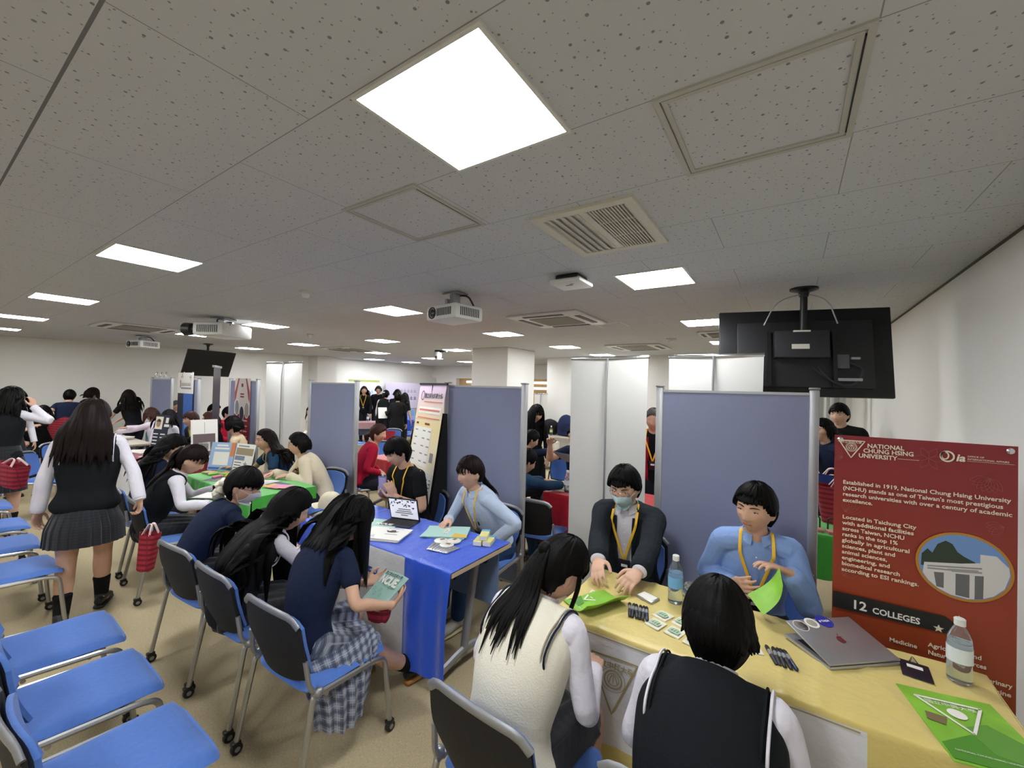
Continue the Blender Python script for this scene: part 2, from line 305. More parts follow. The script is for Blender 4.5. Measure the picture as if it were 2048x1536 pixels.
# ---------------- ceiling lights ----------------
M_lamp = mat('lit diffuser', 'fafcff', .5, emit=LAMP)
def make_light(x, y, s, label):
    t = thing('ceiling_light', label, 'light', (x, y, CEIL), 0, 'recessed square ceiling lights')
    d = G(); d.box((0, 0, -.004), (s, s, .006)); d.build('diffuser', M_lamp, t, smooth=False)
    f = G(); k = s/2+.006
    for a, b, w_, h_ in ((0, k, 2*k+.012, .012), (0, -k, 2*k+.012, .012), (k, 0, .012, 2*k-.012), (-k, 0, .012, 2*k-.012)): f.box((a, b, -.004), (w_, h_, .009))
    f.build('frame', M_frame, t, smooth=False); return t
L0 = make_light(-.795, .91, .43, 'big glowing square ceiling light, nearest and brightest, top centre of the photo')
tree0 = [(c, []) for c in kids(L0)]
LIGHTS = [(-3.51, .92, 'lit ceiling panel at upper left, biggest of the row running to the left edge'), (-.79, 2.95, 'lit ceiling panel just right of the round access point'),
 (-6.12, .94, 'second lit ceiling panel of the row running to the left edge'), (-8.62, .94, 'third lit ceiling panel of the left row, cut by the left edge'), (-11.0, .96, 'lowest slim lit panel at the photo\'s far left edge'),
 (-3.5, 2.93, 'lit ceiling panel partly hidden by the centre white projector'), (-6.07, 2.86, 'lit ceiling panel right of the black-lensed projector'), (-8.5, 2.86, 'lit panel between the black-lensed projector and the hanging screen at left'),
 (-3.46, 4.9, 'lit ceiling panel left of the large four-way air conditioner'), (-.79, 4.98, 'lit ceiling panel half hidden by the hanging screen\'s left edge'), (-6.0, 4.8, 'lit ceiling panel below the centre projector, first of a receding column'),
 (-3.42, 6.8, 'lit ceiling panel right of the square column'), (-8.2, 4.6, 'lit ceiling panel above the left engaged column'), (-10.5, 4.6, 'tiny lit panel nearest the hanging screen by the left wall'),
 (-5.85, 6.6, 'lit ceiling panel touching the small dome camera'), (-8.3, 6.5, 'second lit panel of the column receding below the centre projector'), (-8.2, 8.25, 'lit panel below the dome camera'), (-10.5, 8.1, 'farthest lit panel of the column receding below the centre projector'),
 (-8.1, 9.6, 'small lit panel just left of the square column'), (-10.3, 9.4, 'faint tiny lit panel by the far back wall'), (-.8, 7.0, 'small lit panel tucked beside the hanging screen, lower left of it'), (-3.4, 8.55, 'slim lit panel above the far white wall'),
 (-5.6, 8.4, 'lit panel showing beside the right face of the square column'),
 (-.79, -1.1, 'lit ceiling panel behind the photographer, nearest'), (-3.5, -1.1, 'lit ceiling panel behind the photographer, second'), (-6.2, -1.1, 'lit ceiling panel behind the photographer, third'), (-9, -1.1, 'lit ceiling panel behind the photographer, fourth'), (-.79, -3.2, 'lit ceiling panel by the near wall, first'), (-3.5, -3.2, 'lit ceiling panel by the near wall, second'), (-6.2, -3.2, 'lit ceiling panel by the near wall, third'), (-9, -3.2, 'lit ceiling panel by the near wall, fourth')]
for x, y, lb in LIGHTS: dup(L0, (x, y, CEIL), 0, lb, tree=tree0)
# ---------------- ceiling fixtures ----------------
def square_frame(g, x0, x1, y0, y1, w_, z, h, mi=0):
    for a, b, c, d in ((x0, x1, y0, y0+w_), (x0, x1, y1-w_, y1), (x0, x0+w_, y0+w_, y1-w_), (x1-w_, x1, y0+w_, y1-w_)): g.box(((a+b)/2, (c+d)/2, z-h/2), (b-a, d-c, h), mi)
# inspection hatches
def hatch(x, y, label):
    t = thing('access_hatch', label, 'hatch', (x, y, CEIL), 0, 'ceiling access hatches')
    f = G(); square_frame(f, -.235, .235, -.235, .235, .016, 0, .006); f.build('outer_frame', mat('off-white hatch frame', 'b4b4ac', .6), t, smooth=False)
    p = G(); square_frame(p, -.215, .215, -.215, .215, .014, 0, .005); p.build('panel_frame', mat('off-white hatch frame', 'b4b4ac', .6), t, smooth=False)
    k = G(); k.box((.217, 0, -.004), (.004, .4, .006)); k.build('gap', M_black, t, smooth=False); return t
hatch(-.09, 1.365, 'square ceiling access hatch at upper right with a dark open seam'); hatch(-1.475, 1.35, 'square ceiling access hatch left of the slatted vent')
# slatted air vent
t = thing('air_vent', 'rectangular cream ceiling vent, half louvres and half dark grille', 'vent', (-.78, 1.93, CEIL))
f = G(); square_frame(f, -.24, .24, -.3, .3, .045, 0, .014); f.box((-.0, .0, -.006), (.03, .52, .012)); f.build('frame', M_cream, t, smooth=False)
d = G(); d.box((.1, 0, -.002), (.19, .5, .004)); d.build('grille_back', M_grille, t, smooth=False)
d = G(); 
for i in range(13): d.box((.02+i*.0145, 0, -.008), (.005, .5, .012))
for q in (-.09, .09): d.box((.1, q, -.007), (.19, .006, .008))
d.build('grille_slats', M_cream, t, smooth=False)
d = G()
for i in range(5): d.box((-.175+i*.036, 0, -.008), (.034, .5, .003), rot=roty(.35))
d.build('louvre', M_cream, t, smooth=False)
# four-way cassette air conditioners
def cassette(x, y, s, label):
    t = thing('air_conditioner', label, 'air conditioner', (x, y, CEIL), 0, 'ceiling cassette air conditioners')
    p = G(); p.box((0, 0, -.012), (s, s, .024), bev=.008); p.build('panel', M_white, t)
    v = G()
    for a in range(4): v.box(tuple(rotz(a*math.pi/2) @ np.array([0, s*.41, -.026])), (s*.56, s*.07, .006) if a % 2 == 0 else (s*.07, s*.56, .006))
    v.build('air_slots', M_dark, t, smooth=False)
    q = G(); q.box((0, 0, -.027), (s*.55, s*.55, .008)); q.build('intake_grille', mat('grey intake mesh', '8d8c84', .7, bump=(300, .5)), t, smooth=False); return t
cassette(-2.17, 4.12, .84, 'square ceiling air conditioner right of the centre projector'); cassette(-8.3, 2.05, .9, 'square ceiling air conditioner left of the black-lensed projector')
cassette(-2.2, 7.2, .9, 'square ceiling air conditioner above the roll-up banner backs'); cassette(-8.1, 5.6, .9, 'far square ceiling air conditioner above the engaged column'); cassette(-.75, 5.95, .5, 'small square ceiling vent behind the hanging screen\'s left edge')
g = G(); square_frame(g, -.17, .17, -.17, .17, .014, 0, .005); tag(g.build('access_hatch', M_white, None, False, (-1.78, 4.75, CEIL)), 'small white framed ceiling hatch beside the large air conditioner', 'hatch', 'ceiling access hatches')
# wireless access point
t = thing('access_point', 'white rounded wireless access point on a black ceiling base', 'access point', (-1.28, 2.62, CEIL))
g = G(); g.box((0, 0, -.02), (.17, .17, .04), bev=.012); g.build('base', M_black, t)
g = G(); g.box((0, 0, -.052), (.235, .235, .032), bev=.015); g.build('cover', M_white, t); g = G(); g.box((.0, -.03, -.0687), (.05, .014, .001)); g.box((.03, -.055, -.0687), (.03, .008, .001)); g.build('printed_mark', M_grille, t, False)
# smoke detectors, dome camera
for x, y, s, lb in ((-3.5, 1.97, .05, 'small cream heat detector on the ceiling at left centre'), (-1.45, 6.3, .07, 'round flat ceiling speaker near the roll-up banner backs'), (-6.4, 3.7, .05, 'flat round detector on the ceiling by the receding lights')):
    t = thing('smoke_detector', lb, 'detector', (x, y, CEIL), 0, 'ceiling detectors'); g = G()
    g.lathe([(s, 0), (s, -.012), (s*.9, -.02)], n=20); g.build('base', M_cream, t); g = G(); g.lathe([(s*.6, -.018), (s*.6, -.04), (s*.4, -.052)], n=16); g.build('sensor', M_white, t)
t = thing('security_camera', 'small white security camera hanging beside a lit panel', 'camera', (-6.3, 6.5, CEIL)); g = G()
g.lathe([(.07, 0), (.07, -.04), (.05, -.05)]); g.box((.16, 0, -.03), (.2, .05, .04)); g.build('bracket', M_dark, t); g = G(); g.lathe([(.075, -.04), (.085, -.14), (.06, -.2), (.02, -.215)]); g.build('housing', M_white, t); g = G(); g.ell((0.02, -.07, -.15), (.025, .025, .025)); g.build('lens', M_black, t)
# projectors
def projector(x, y, rz, s, lens, label, mount=.12):
    t = thing('projector', label, 'projector', (x, y, CEIL), rz, 'ceiling projectors'); W, D, H_ = .4*s, .32*s, .13*s; zc = -mount-H_/2
    g = G(); g.box((0, 0, -.012), (.17*s, .15*s, .012)); g.box((0, 0, -mount/2), (.07*s, .06*s, mount)); g.box((-.05*s, 0, -mount*.7), (.03, .12*s, mount*.5)); g.box((0, 0, -mount+.004), (.22*s, .2*s, .014)); g.build('mount', M_steel, t)
    g = G(); g.box((0, 0, zc), (W, D, H_), bev=.022*s); g.build('body', M_white, t)
    g = G()
    for i in range(11): g.box((W/2+.001, -D*.32+i*D*.064, zc), (.004, D*.03, H_*.55))
    g.build('side_vent', M_grille, t, False)
    g = G()
    for i in range(9): g.box((-W*.1+i*W*.055, -D/2-.001, zc), (W*.03, .004, H_*.5))
    g.build('front_vent', M_grille, t, False)
    lx = -W*.28 if lens != 'long' else W*.3
    g = G(); r = H_*.36; R = rotx(math.pi/2)
    if lens == 'long': g.lathe([(r*.8, 0), (r*.8, .05*s), (r*1.25, .06*s), (r*1.35, .14*s), (r*1.1, .15*s), (r*.8, .13*s)], (lx, -D/2, zc), rot=R)
    else: g.lathe([(r*1.1, -.01), (r*1.1, .004), (r*.95, .008), (r*.8, -.005)], (lx, -D/2, zc), rot=R)
    lo = g.build('lens', M_black, t); g = G(); g.ell((lx, -D/2-(.135*s if lens == 'long' else 0), zc), (r*.75, .012, r*.75)); g.build('lens_glass', mat('coated lens glass', '20242c', .05, spec=.9), lo)
    g = G(); g.tube(bez([(.03, .03, -.02), (.12*s, .05, -.03), (.16*s, .08, -mount), (.1*s, D/2, -mount-.02)], .06), .008); g.build('cable', M_dark, t); return t
projector(-2.36, 2.62, R_(-8), .95, 'short', 'white projector hanging at centre with lens facing us')
projector(-5.95, 2.3, R_(-62), 1.25, 'long', 'large white projector at left with a long black lens', .08)
projector(-9.75, 2.5, R_(15), 1.0, 'short', 'small distant white projector close to the left wall', .1)
# hanging screens
def screen(loc, rz, tilt, W, H_, label, drop):
    t = thing('hanging_screen', label, 'screen', loc, rz); R = rotx(tilt)
    g = G(); g.box((0, 0, 0), (W, .035, H_), rot=R, bev=.008); g.build('panel', mat('black screen housing', '17181a', .42, spec=.35), t)
    z0 = drop; q = R @ np.array([0, -.06, .12])
    g = G(); g.lathe([(.09, drop), (.09, drop-.012), (.035, drop-.03), (.03, drop-.06)], (0, -.06, 0)); g.tube([(0, -.06, drop-.03), (0, -.06, .1)], .024, 14); g.build('ceiling_pole', M_black, t)
    return t, R
TVC = (.06, 3.78, 2.08)
t, R = screen(TVC, R_(14), R_(-8), 1.1, .66, 'large black hanging screen seen from behind at upper right', CEIL-2.08)
def tvb(name, c, d, m, bev=0):
    g = G(); q = R @ np.array(c); g.box(tuple(q), d, rot=R, bev=bev); return g.build(name, m, t, bool(bev))
tvb('rear_cover', (0, -.03, -.02), (.86, .04, .5), mat('black screen rear', '1c1d20', .5), .01); tvb('mount_box', (-.02, -.085, .04), (.34, .07, .2), M_dark, .005)
tvb('bracket', (-.22, -.06, -.06), (.025, .04, .42), M_black); tvb('bracket', (.19, -.06, -.06), (.025, .04, .42), M_black)
tvb('label', (-.03, -.122, .02), (.11, .003, .035), mat('label paper', 'd8d6c8', .6)); tvb('label', (-.02, -.122, .135), (.11, .003, .012), mat('label paper', 'd8d6c8', .6)); tvb('label', (.24, -.062, -.08), (.07, .02, .1), mat('grey spec label', '55575a', .6))
for k, (dx, s) in enumerate(((-.26, -1), (.2, 1))):
    g = G(); g.tube(bez([(0, -.07, CEIL-TVC[2]-.04), (dx*.7, -.09, .38), (dx, -.09, .2)], .12, 8), .005, 6); g.build('safety_wire', M_steel, t)
g = G(); g.tube(bez([(.05, -.1, -.12), (.2, -.12, -.24), (.3, -.12, -.24), (.36, -.1, -.12), (.27, -.1, -.08)], .08, 6), .006, 6); g.tube(bez([(.08, -.1, -.11), (.14, -.12, -.2), (.25, -.13, -.26)], .06, 6), .005, 6); g.build('cable', M_dark, t)
g = G(); g.box((.3, -.11, -.05), (.05, .02, .015)); g.box((.27, -.11, -.2), (.14, .02, .02)); g.build('plug', M_steel, t)
screen((-10.25, 3.72, 2.13), R_(-80), R_(-24), .95, .58, 'grey hanging screen by the left wall above the panels', CEIL-2.13)
# ---------------- furniture ----------------
M_blue = mat('blue chair fabric', '4670bb', .8, bump=(420, .25), var=.06, vscale=60, sheen=.2)
M_mesh = mat('black chair mesh', '0b0b0c', .7, bump=(160, .5))
M_tube = mat('silver chair tube', 'b0b1b0', .35, .9)
M_rim = mat('satin silver rim', '9a9ca0', .4, .7)
def make_chair(label):
    t = thing('folding_chair', label, 'chair')
    # seat pad: rounded, waterfall front
    nu, nv = 19, 17; P = np.zeros((nu, nv, 3)); Q = np.zeros((nu, nv, 3))
    for i in range(nu):
        for j in range(nv):
            a, b = 2*i/(nu-1)-1, 2*j/(nv-1)-1; x = .232*a*(1-.06*(1-b)/2); y = .02+.22*b
            k = (abs(a)**6+abs(b)**6)**(1/6); m = max(abs(a), abs(b)); s = m/k if k > 0 else 1; x *= .15+.85*s if m > .9 else 1; y = .02+(y-.02)*(.15+.85*s if m > .9 else 1)
            P[i, j] = (x, y, .452-.012*a*a*0-.022*max(0, b)**3-.03*m**10+.008*a*a-.006*(1-b*b)); Q[i, j] = (x*.97, .02+(y-.02)*.97, .405+.012*m**4)
    g = G(); g.grid(P); g.grid(Q[:, ::-1]); rim = [(i, 0) for i in range(nu)]+[(nu-1, j) for j in range(1, nv)]+[(i, nv-1) for i in range(nu-2, -1, -1)]+[(0, j) for j in range(nv-2, 0, -1)]
    A = [P[i, j] for i, j in rim]; B = [Q[i, j] for i, j in rim]; n = len(rim); g.add(np.array(A+B), [(i, (i+1) % n, n+(i+1) % n, n+i) for i in range(n)]); g.build('seat', M_blue, t, angle=60)
    g = G(); g.box((0, .0, .398), (.34, .3, .018), bev=.006); g.build('seat_pan', M_black, t)
    # curved back
    def back(off, w_, z0, z1, n1=15, n2=11, hole=0):
        P = np.zeros((n1, n2, 3))
        for i in range(n1):
            for j in range(n2):
                a, b = 2*i/(n1-1)-1, j/(n2-1); z = z0+(z1-z0)*b; ww = w_*(.86+.14*min(1, b*2.2))*(1-.05*b*b)
                zz = z+.02*(abs(a)**3)*(1-b)-.018*a*a*b-.028*b*max(0, (abs(a)-.72)/.28)**2; P[i, j] = (ww*a, -.2-.06*(z-.46)/.32+.035*a*a*(1-.2*b)-.012*math.sin(b*3)+off, zz)
        return P
    g = G(); g.grid(back(.006, .208, .47, .757), thick=.014); g.build('backrest', M_blue, t)
    g = G(); g.grid(back(-.016, .222, .455, .772), thick=.012); g.build('back_shell', M_mesh, t)
    e = back(-.014, .222, .455, .776)[:, -1]; g = G(); g.tube(e, .009, 8, b=.017, ref=np.array([0, 1., 0])); g.build('back_rim', M_rim, t)
    for s in (-1, 1):
        x = .235*s
        g = G(); g.tube(bez([(x, -.19, .425), (x, .14, .405), (x, .2, .385), (x*1.04, .235, .06)], .07), .0125, 8); l = g.build('leg', M_tube, t)
        def caster(y, par, k):
            c = G(); c.lathe([(.024, -.011), (.026, -.006), (.026, .006), (.024, .011)], (x*k, y, .026), 16, rot=roty(math.pi/2)); c.box((x*k, y-.004, .052), (.03, .04, .018), bev=.004); c.lathe([(.012, -.0125), (.012, .0125)], (x*k, y, .026), 10, 1, rot=roty(math.pi/2)); c.build('caster', [M_black, M_rim], par)
        caster(.24, l, 1.04)
        g = G(); g.tube(bez([(x, -.16, .44), (x, -.185, .42), (x*1.06, -.25, .06)], .03), .0125, 8); l = g.build('leg', M_tube, t); caster(-.25, l, 1.06)
        g = G(); g.tube(bez([(x, -.15, .415), (x*.98, -.2, .46), (x*.93, -.215, .58)], .05), .011, 8); g.ell((x*1.03, -.165, .435), (.02, .022, .022), 10); g.build('back_support', M_rim, t)
    g = G(); g.tube([(-.235, .09, .4), (.235, .09, .4)], .01, 8); g.tube([(-.235, -.12, .4), (.235, -.12, .4)], .01, 8); g.build('cross_bar', M_tube, t); return t
CH = make_chair('empty blue chair, nearest of the left row, cut by the photo\'s bottom edge'); CH.location = (-1.88, .46, 0)
CH_TREE = [(c, kids(c)) for c in kids(CH)]; CH['group'] = 'empty blue chairs in the left row'
def chair(x, y, rz, label, group): return dup(CH, (x, y, 0), R_(rz), label, group, tree=CH_TREE)
for x, y, lb in ((-2.46, .47, 'empty blue chair second from the bottom in the left row'), (-3.03, .48, 'empty blue chair third from the bottom in the left row'), (-4.36, .46, 'empty blue chair in the left row just below the standing girl\'s left hand'),
  (-5.08, .46, 'empty blue chair in the left row beside the standing girl\'s hand'), (-5.77, .48, 'empty blue chair sixth from the bottom in the left row'), (-6.72, .48, 'empty blue chair seventh in the left row, only its seat corner showing'), (-7.5, .48, 'farthest empty blue chair of the left row, seat tip at the left edge')):
    chair(x, y, random.uniform(-3, 3), lb, 'empty blue chairs in the left row')
for x, y, rz, lb in ((-1.9, 1.2, 2, 'chair under the student in navy polo and grey plaid skirt'), (-2.49, 1.2, 0, 'chair under the long-haired student in a dark vest'), (-3.04, 1.2, 4, 'chair under the student with the cream scrunchie'),
  (-4.4, 1.36, -4, 'chair under the ponytailed student in dark vest and white sleeves'), (-5.1, 1.4, -2, 'chair under the student with the white hair ribbon'), (-.78, 1.28, -4, 'chair under the student in the cream vest'), (-.2, 1.34, 0, 'chair under the short-haired student in the black vest')):
    chair(x, y, rz, lb, 'chairs on the students\' side of the tables')
for x, y, rz, lb in ((-4.32, 2.62, 184, 'empty blue chair between the beige blazer woman and the plain partition'), (-2.84, 2.66, 178, 'chair under the man in the black T-shirt'), (-1.99, 2.62, 182, 'chair under the smiling woman in the pale blue shirt'), (-.88, 2.68, 180, 'chair under the masked man in the dark jacket'),
  (-.1, 2.68, 178, 'chair under the man in the blue shirt'), (-4.86, 2.66, 180, 'chair under the woman in the beige blazer'), (-5.45, 2.62, 180, 'chair under the bespectacled woman in navy'), (-8.0, 2.6, 180, 'blue chair beside the man in the dark suit')):
    chair(x, y, rz, lb, 'chairs on the staff side of the tables')
for x, y, rz, lb in ((-1.95, 3.42, 8, 'blue chair behind the centre partition under the navy-jacketed visitor'), (-2.6, 5.2, 200, 'blue chair across the red table, left one'), (-2.1, 4.95, 180, 'blue chair across the red table, right one'),
  (-4.7, 3.5, -10, 'dark chair under the woman in crimson'), (-7.43, 6.15, 195, 'blue chair at the back, just left of the black-clad standing woman'), (-5.85, 4.88, 188, 'blue chair back right above the black T-shirt man\'s head'), (-8.7, 8.2, 205, 'blue chair right of the black-clad standing woman'),
  (-9.1, 8.5, 170, 'blue chair at the back beneath the blue-clothed far table'), (-8.2, 5.9, 0, 'chair with a dark round-bottomed back seen behind the plain partition'), (-5.9, 4.6, 175, 'blue chair behind the plain partition, lower one'), (-8.6, 5.0, 150, 'blue chair showing between white banner back and plain partition'), (-7.6, 4.5, 160, 'blue chair low between white banner back and plain partition'),
  (-8.0, 1.15, -35, 'blue chair in the aisle right of the far-left standing girl'), (-8.9, 1.5, -60, 'second blue chair in the aisle by the wall')):
    chair(x, y, rz, lb, 'blue chairs further back')
# ---------------- tables ----------------
M_top = mat('pale laminate', 'cfc9bd', .45); M_edge = mat('wooden table edge', 'cbb596', .5); M_leg = mat('grey table leg', '97979a', .45, .3); M_modesty = mat('slate blue modesty panel', '6f83a8', .6, bump=(200, .1))
def make_table(label, W=1.5):
    t = thing('folding_table', label, 'table', group='folding tables'); D = .58
    g = G(); g.box((0, 0, .7), (W, D, .022)); g.build('tabletop', M_top, t, False)
    g = G(); square_frame(g, -W/2-.004, W/2+.004, -D/2-.004, D/2+.004, .006, .713, .026); g.build('edge_band', M_edge, t, False)
    g = G(); g.box((0, .2, .5), (W-.06, .012, .36)); g.build('modesty_panel', M_modesty, t, False)
    for s in (-1, 1):
        x = s*(W/2-.13); g = G(); g.tube(bez([(x, .1, .68), (x, .03, .35), (x, -.01, .12)], .1), .028, 10, b=.02); g.tube(bez([(x, -.25, .07), (x, -.05, .11), (x, .05, .11), (x, .25, .07)], .06), .02, 8, b=.026); g.box((x, .04, .672), (.05, .4, .03)); l = g.build('leg', M_leg, t)
        c = G(); 
        for y in (-.25, .25): c.lathe([(.025, -.012), (.028, 0), (.025, .012)], (x, y, .03), 14, rot=roty(math.pi/2)); c.box((x, y, .062), (.03, .03, .02))
        c.build('caster', M_black, l); g = G(); g.lathe([(.03, -.02), (.03, .02)], (x, .17, .62), 14, rot=roty(math.pi/2)); g.build('folding_lever', M_black, l)
    return t
TB = make_table('folding table under the yellow cloth'); TB.location = (-.15, 2.03, 0); TB_TREE = [(c, kids(c)) for c in kids(TB)]
def table(x, y, rz, label): return dup(TB, (x, y, 0), R_(rz), label, tree=TB_TREE)
table(-2.3, 2.05, 0, 'folding table under the blue and white cloth, its wooden end edge showing'); table(-4.72, 2.1, 0, 'folding table under the bright green cloth'); table(-7.2, 2.1, 0, 'folding table under the crimson cloth at left')
table(-9.4, 2.1, 0, 'folding table by the left wall piled with papers'); table(-1.3, 4.0, 0, 'folding table under the red cloth behind the banner backs'); table(.08, 4.2, 0, 'folding table under the green cloth behind the dark red poster')
table(-10.0, 9.2, 15, 'far folding table with a blue cloth'); table(-10.0, 7.5, 60, 'far folding table with a water bottle and pink cloth'); table(-4.3, 4.12, 0, 'folding table in front of the woman in red')
# cloths: sheet over the top and down the visitors' side, with folds
def drape(y, z, x, amp, k=0, ph=0.): return amp*(np.sin(x*21+ph)+.6*np.sin(x*47+1+ph)+.4*np.sin(x*9+2))
def cloth(name, cx, yf, yb, W, zb, mats, region, label, cat='tablecloth', amp=.012, left=0, right=0, sag=None, rz=0, wr=.0015, crease=()):
    """region(xlocal, v, part) -> material index; part 0 top, 1 front, 2 side"""
    g = G(); zt = .7225; xs = np.linspace(-W/2, W/2, 91); D = yb-yf
    rows = [(b, 0, 0) for b in np.linspace(1, 0, 15)] + [(-.006/D*a, -.006*a*a, 0) for a in (.5, 1)] + [(-.008/D, -h, 1) for h in np.linspace(.02, zt-zb, 26)]
    P = np.zeros((len(rows), len(xs), 3)); mi = []
    for i, (b, dz, pt) in enumerate(rows):
        f = 0 if pt == 0 else min(1, -dz/.3)
        y = yf+b*D-f*(.012+amp*.6+drape(0, 0, xs, amp, ph=cx)); z = zt+dz+(wr*np.sin(xs*13+b*9+cx)*np.sin(b*14+xs*5)+sum(h_*np.exp(-((xs-x_-s_*(b-.5))/.014)**2) for x_, s_, h_ in crease) if pt == 0 else 0)
        if pt and sag is not None: z = zt+dz*(sag(xs))
        P[i] = np.stack([cx+xs, y+0*xs, z+0*xs], -1)
    if rz: P = (P-np.array([cx, (yf+yb)/2, 0])) @ rotz(rz).T+np.array([cx, (yf+yb)/2, 0])
    g.grid(P, thick=.0025); n = (len(rows)-1)*(len(xs)-1); k = 0
    for i in range(len(rows)-1):
        for j in range(len(xs)-1): mi.append(region(.5*(xs[j]+xs[j+1]), -rows[i+1][1], rows[i+1][2]))
    g.m[:n] = mi; g.m[n:2*n] = mi
    for side, hz in ((-1, left), (1, right)):
        if not hz: continue
        ys = np.linspace(yf, yb, 25); hs = np.linspace(0, hz, 14); S = np.zeros((14, 25, 3))
        for i, h in enumerate(hs): S[i] = np.stack([cx+side*(W/2+.004+min(1, h/.25)*(.012+drape(0, 0, ys, amp*.8)))+0*ys, ys, zt-h+0*ys], -1)
        m0 = region(side*W/2, .3, 2); n0 = len(g.f); g.grid(S, thick=.0025); g.m[n0:] = [m0]*(len(g.f)-n0)
    o = g.build(name, mats, None, True, angle=70); return tag(o, label, cat)
def cl(n, c, rough=.42): return mat(n, c, rough, bump=(26, .35), bdist=.012, sheen=.3, coord='Object')
C_yel, C_wht, C_gold = cl('yellow satin', 'd6c272', .38), cl('white printed cloth', 'd8d8da', .6), cl('gold print', 'b9a052')
C_blue, C_green, C_crim, C_red = cl('royal blue satin', '1350d2', .4), cl('bright green cloth', '3fae3a', .5), cl('crimson cloth', '8e1531', .5), cl('red cloth', 'c20d1c', .45)
yel = cloth('tablecloth', -.14, 1.735, 2.315, 1.53, .06, [C_yel, C_wht, C_gold], lambda x, v, p: 0 if (p != 1 or x > .36 or v > .46 or v < .022) else 1, 'yellow satin cloth with a white printed front on the nearest table', amp=.006, left=.0, right=.4, wr=.003, crease=((-.5, .1, .006), (-.22, .05, .004), (.1, -.1, .006), (.26, .05, .007), (.42, -.2, .005), (-.05, .3, .004)))
blu = cloth('tablecloth', -2.3, 1.75, 2.33, 1.51, .1, [C_blue, C_wht], lambda x, v, p: 1 if (p == 1 and -.58 < x < .385) else 0, 'royal blue cloth with a white centre on the second table', amp=.013, left=.0, crease=((-.5, .1, .004), (-.1, .12, .004), (.3, -.1, .004), (.55, .15, .005)))
gre = cloth('tablecloth', -4.72, 1.8, 2.4, 1.52, .05, [C_green, C_wht], lambda x, v, p: 0, 'bright green cloth on the table with the folding sign stand', amp=.016, sag=lambda x: np.where(x > .42, 1.0, np.where(x > -.55, .34+.1*np.sin(x*9), 1.0)), right=.12)
cri = cloth('tablecloth', -7.2, 1.8, 2.4, 1.52, .12, [C_crim, C_wht], lambda x, v, p: 1 if (p == 1 and v > .1) else 0, 'crimson cloth with a white skirt on the table at left', right=.45)
cloth('tablecloth', -1.3, 3.7, 4.3, 1.52, .08, [C_red], lambda x, v, p: 0, 'red cloth showing between centre partition and banner back', left=.5)
cloth('tablecloth', .1, 3.9, 4.5, 1.3, .4, [C_green], lambda x, v, p: 0, 'green cloth showing between right partition and dark red poster')
cloth('tablecloth', -10.0, 8.9, 9.5, 1.52, .2, [C_blue], lambda x, v, p: 0, 'blue cloth on the far table by the black-clad women', rz=R_(15), right=.4)
cloth('tablecloth', -10.0, 7.2, 7.8, 1.52, .55, [mat('dusty pink cloth', 'b98f96', .6)], lambda x, v, p: 0, 'pinkish cloth on the far table holding a water bottle', rz=R_(60))
cloth('tablecloth', -4.3, 3.82, 4.42, 1.52, .3, [C_red], lambda x, v, p: 0, 'red cloth on the table in front of the woman in red')
# printed front of the yellow cloth: pennant, seal and characters
M_gold = mat('dull gold ink', 'a2925e', .6)
def ywarp(x, z): return 1.735-.008-min(1, (.7225-z)/.3)*(.012+.006*.6+float(drape(0, 0, np.array([x+.14]), .006, ph=-.14)[0]))-.004
def ribbon(name, pts, w_, m, parent, y=None, closed=False):
    """thin printed line that follows the cloth front"""
    g = G(); P = [np.array(p, float) for p in pts]+([np.array(pts[0], float)] if closed else []); Q = []
    for a, b in zip(P[:-1], P[1:]): 
        n = max(2, int(np.linalg.norm(b-a)/.015)); Q += [a+(b-a)*i/n for i in range(n)]
    Q.append(P[-1]); Q = np.array(Q); T = np.gradient(Q, axis=0); N = np.stack([-T[:, 1], T[:, 0]], -1); N /= np.linalg.norm(N, axis=1, keepdims=True)+1e-9
    S = np.zeros((2, len(Q), 3))
    for k, s in enumerate((-1, 1)):
        q = Q+N*s*w_/2; S[k] = np.stack([q[:, 0], [(ywarp(a, b) if y is None else y) for a, b in q], q[:, 1]], -1)
    g.grid(S); return g.build(name, m, parent, False)
ribbon('pennant_outline', [(-.70, .625), (-.50, .632), (-.602, .4)], .007, M_gold, yel, closed=True)
a = np.linspace(0, 2*np.pi, 40); 
for r_, w_ in ((.036, .006), (.024, .003), (.05, .0025)): ribbon('seal_ring', np.stack([-.6+r_*np.cos(a), .54+r_*np.sin(a)], -1), w_, M_gold, yel)
for dx in (-.012, 0, .012): ribbon('seal_mark', [(-.6+dx*.3, .56), (-.6+dx, .545), (-.6+dx*1.4, .525)], .004, M_gold, yel)
def ctext(s, size, x, z, m, parent, wf, bold=.0, step=None, line=None):
    """characters laid one by one on a cloth front"""
    o = text('lettering', s, size, (x, 0, z), (1, 0, 0), (0, 0, 1), m, parent, bold=bold); me = o.data
    for v in me.vertices: v.co.y = wf(v.co.x, v.co.z)
    return o
for i, ch in enumerate('國立中興大學'): ctext(ch, .03, -.687+i*.029, .585, M_gold, yel, ywarp, .0006)
ribbon('leaf_print', [(-.1+.02*math.sin(i*2.1), .29+.012*math.cos(i*1.3)) for i in range(9)], .012, M_gold, yel)
ribbon('leaf_print', [(.09+.022*math.sin(i*2.3), .3+.015*math.cos(i*1.7)) for i in range(9)], .014, M_gold, yel)
ribbon('edge_line', [(-.86, .697), (.2, .697)], .005, M_gold, yel)
def bwarp(x, z): return 1.75-.008-min(1, (.7225-z)/.3)*(.012+.013*.6+float(drape(0, 0, np.array([x+2.3]), .013, ph=-2.3)[0]))-.005
M_ink = mat('blue calligraphy ink', '1d3f9a', .6)
for i, ch in enumerate('國立彰化師範大學'): ctext(ch, .12, -2.84+i*.105, .5, M_ink, blu, bwarp, .0012)
